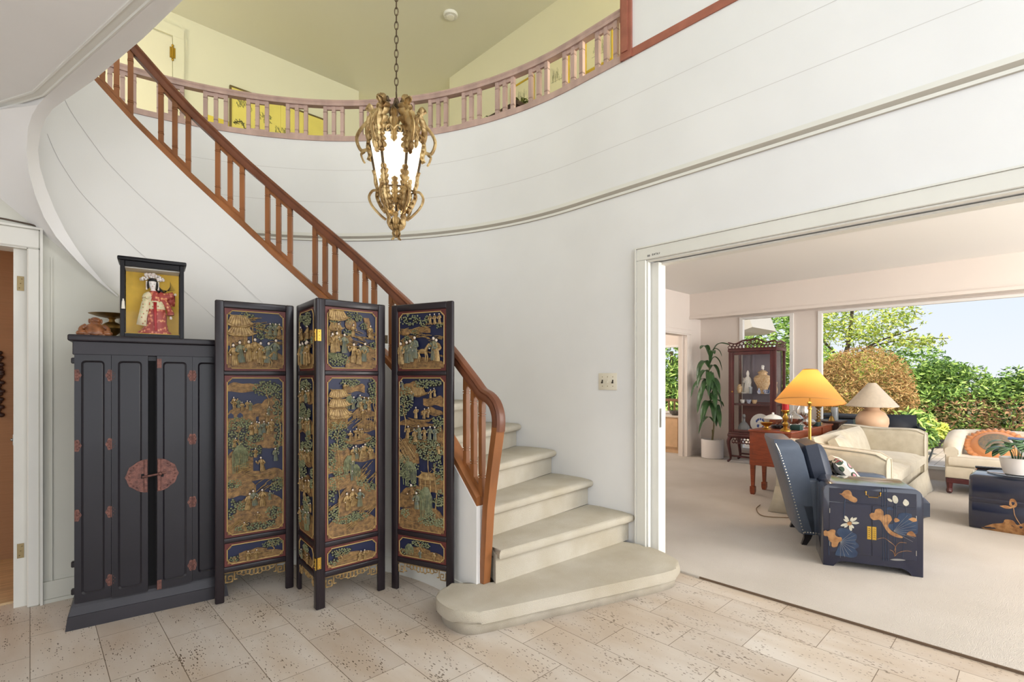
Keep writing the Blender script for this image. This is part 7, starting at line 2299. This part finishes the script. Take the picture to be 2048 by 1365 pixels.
for i, (u, x, h_, lb) in enumerate(((1822, 11.0, .75, 'glossy green shrub behind the dark patio chair'), (1852, 12.5, .5, 'low leafy shrub between the two sofas'), (1672, 10.6, .5, 'dark low shrub below the maple'))):
    p = sight(u, x, -.02)
    plant('low_shrub', lb, 'bush', p, [((0, 0, h_ * .5), (.3, .38, h_ * .55))], LM['green'] if i != 1 else LM['yellow'], 900, .04, seed=40 + i, long=2., weights=(4, 4, 2))
# patio furniture
PBLK = mat('black_patio_mesh', (52, 52, 56), .6)
p = sight(1795, 9.45, -.02)
pc = thing('patio_chair', 'black patio chair standing outside behind the lamp', 'chair', p, radians(15))
m = MB(); m.loft([[(-.05, -.24, .38), (-.05, .24, .38)], [(.06, -.24, .60), (.06, .24, .60)], [(.10, -.235, .74), (.10, .235, .74)]]); m.build('backrest', PBLK, pc, solid=.02)
m = MB(); m.rbox(-.5, -.04, -.24, .24, .36, .39, r=.01); m.build('seat', PBLK, pc)
for x in (-.46, .0):
    for y in (-.25, .25):
        m = MB(); m.tube([(x, y, 0), (x, y, .56 if x < -.1 else .62)], .013, 6); m.build('leg', PBLK, pc)
for y in (-.25, .25):
    m = MB(); m.rbox(-.5, .04, y - .02, y + .02, .56, .58, r=.006); m.build('armrest', PBLK, pc)
p = sight(1682, 9.7, -.02)
gr_ = thing('patio_table', 'dark patio side table under the orange maple', 'table', p)
m = MB(); m.rbox(-.3, .3, -.3, .3, .66, .70, r=.01); m.build('table_top', PBLK, gr_)
m = MB(); m.box(-.22, .22, -.22, .22, .02, .64); m.build('body', mat('blue_grey_metal', (70, 80, 92), .4), gr_, smooth=0)
p = sight(1870, 12.2, -.02)
pn = thing('planter_bowl', 'black planter bowl with low plants on the patio', 'planter', p)
pn.scale = (.6, .6, .6)
m = MB(); m.lathe([(0, 0), (.10, 0), (.16, .14), (.26, .26), (.27, .28), (.24, .28), (.0, .25)], n=24); m.build('bowl', PBLK, pn)
m = MB(); foliage(m, random.Random(3), (0, 0, .36), (.24, .24, .14), 350, .035); m.build('foliage', LM['yellow'], pn, smooth=0)
m = MB(); a = sight(1856, 9.9, .0); b = sight(1869, 11.3, .12); m.tube([a, b], .012, 6); o = m.build('garden_cane', PBLK); tag(o, 'dark cane leaning towards the planter bowl', 'stick')
# balcony rail outside the next room
rl = thing('deck_railing', 'brown wooden railing outside the next room window', 'railing', (9.3, 4.6, -.02))
m = MB(); m.box(-.03, .03, 0, 3., .84, .89); m.build('top_rail', mat('brown_rail', (150, 112, 78), .6), rl, smooth=0)
for k in range(24):
    m = MB(); m.box(-.012, .012, .06 + .125 * k, .085 + .125 * k, 0, .84); m.build('baluster', MATS['brown_rail'], rl, smooth=0)
# wing of the house seen through the narrow window
m = MB(); m.prism([(9.6, 3.80, 2.62), (9.6, 3.66, 2.22), (9.6, 3.86, 2.16), (9.6, 4.4, 2.16), (9.6, 4.4, 3.2), (9.6, 3.9, 3.2)], (1.2, 0, 0))
m.box(9.7, 10.7, 4.25, 4.4, -.02, 2.16)
struct(m.build('wall_house_wing', mat('pale_siding', (206, 198, 188), .7), smooth=0))
# ------------------------------------------------------------------ light
wd = bpy.data.worlds.new('sky'); SC.world = wd; wd.use_nodes = True
nt = wd.node_tree; N = nt.nodes.new; L = nt.links.new
bg = nt.nodes['Background']
tc = N('ShaderNodeTexCoord'); sx = N('ShaderNodeSeparateXYZ'); L(tc.outputs['Generated'], sx.inputs[0])
cr = N('ShaderNodeValToRGB')
e = cr.color_ramp.elements
e[0].position = .0; e[0].color = lin((238, 243, 250))
e[1].position = .55; e[1].color = lin((196, 216, 242))
k = e.new(.10); k.color = lin((230, 239, 250))
k = e.new(.25); k.color = lin((222, 234, 250))
L(sx.outputs['Z'], cr.inputs[0]); L(cr.outputs[0], bg.inputs[0])
bg.inputs[1].default_value = 1.0
def light(kind, name, loc, energy, col=(255, 255, 255), size=.1, rot=None, sy=None, spread=None):
    l = bpy.data.lights.new(name, kind); l.energy = energy; l.color = lin(col)[:3]
    if kind == 'AREA':
        l.size = size
        if sy: l.shape = 'RECTANGLE'; l.size_y = sy
        if spread: l.spread = spread
    elif kind == 'SUN': l.angle = size
    else: l.shadow_soft_size = size
    o = bpy.data.objects.new(name, l); COL.objects.link(o); o.location = loc
    if rot: o.rotation_euler = rot
    return o
# unseen area lamps added behind and beside the camera to brighten the hall
light('AREA', 'entrance_fill', (0, -3.2, 1.3), 66, (246, 250, 255), 4.6, (radians(90), 0, 0), 2.1)
light('AREA', 'side_fill', (-3.1, .3, 1.4), 42, (246, 250, 255), 3.0, (0, radians(-90), 0), 2.2)  # added fill facing the curved wall, no window behind it
light('AREA', 'landing_fill', (.2, -3.1, 4.3), 195, (238, 245, 255), 5.0, (radians(90), 0, 0), 1.8)  # added fill for the upper walls, no window behind it
light('POINT', 'lantern_lamp', (LX, LY, 2.40), 6.5, (255, 250, 240), .04)
light('POINT', 'upper_hall_lamp', (3.72, .6, 3.8), 110, (255, 250, 226), .2)
light('POINT', 'upper_corner_lamp', (-1.0, 5.6, 3.8), 90, (255, 250, 226), .2)
light('POINT', 'upper_far_lamp', (4.9, 8.5, 4.9), 45, (255, 250, 226), .2)
light('AREA', 'living_side_fill', (5.6, -4.1, 1.4), 290, (255, 251, 246), 4.8, (radians(90), 0, 0), 2.0)  # unseen fill added to brighten the living room, no window there
light('POINT', 'floor_lamp_bulb', (FLX, FLY, 1.17), 8, (255, 214, 150), .04)
light('POINT', 'living_corner_fill', (4.6, -2.2, 2.1), 70, (255, 248, 238), .25)  # unseen fill added to lift the living room and its ceiling
light('POINT', 'dining_fill', (6.6, 6.0, 2.3), 90, (255, 246, 235), .2)  # unseen fill added to brighten the dining room
light('POINT', 'side_room_lamp', (-1.6, 4.4, 2.0), 14, (255, 225, 190), .1)
light('SUN', 'sun', (0, 0, 10), 4.0, (255, 246, 226), radians(8), (radians(38), 0, radians(-70)))
SC.view_settings.view_transform = 'Standard'
SC.view_settings.look = 'None'
SC.view_settings.exposure = 0.10
SC.view_settings.gamma = 1.0
SC.view_settings.use_curve_mapping = False
SC.cycles.use_denoising = True
SC.cycles.max_bounces = 8
SC.cycles.diffuse_bounces = 4
SC.cycles.glossy_bounces = 3
SC.cycles.transmission_bounces = 6
SC.cycles.transparent_max_bounces = 12
SC.cycles.caustics_reflective = False
SC.cycles.caustics_refractive = False
SC.cycles.sample_clamp_indirect = 6
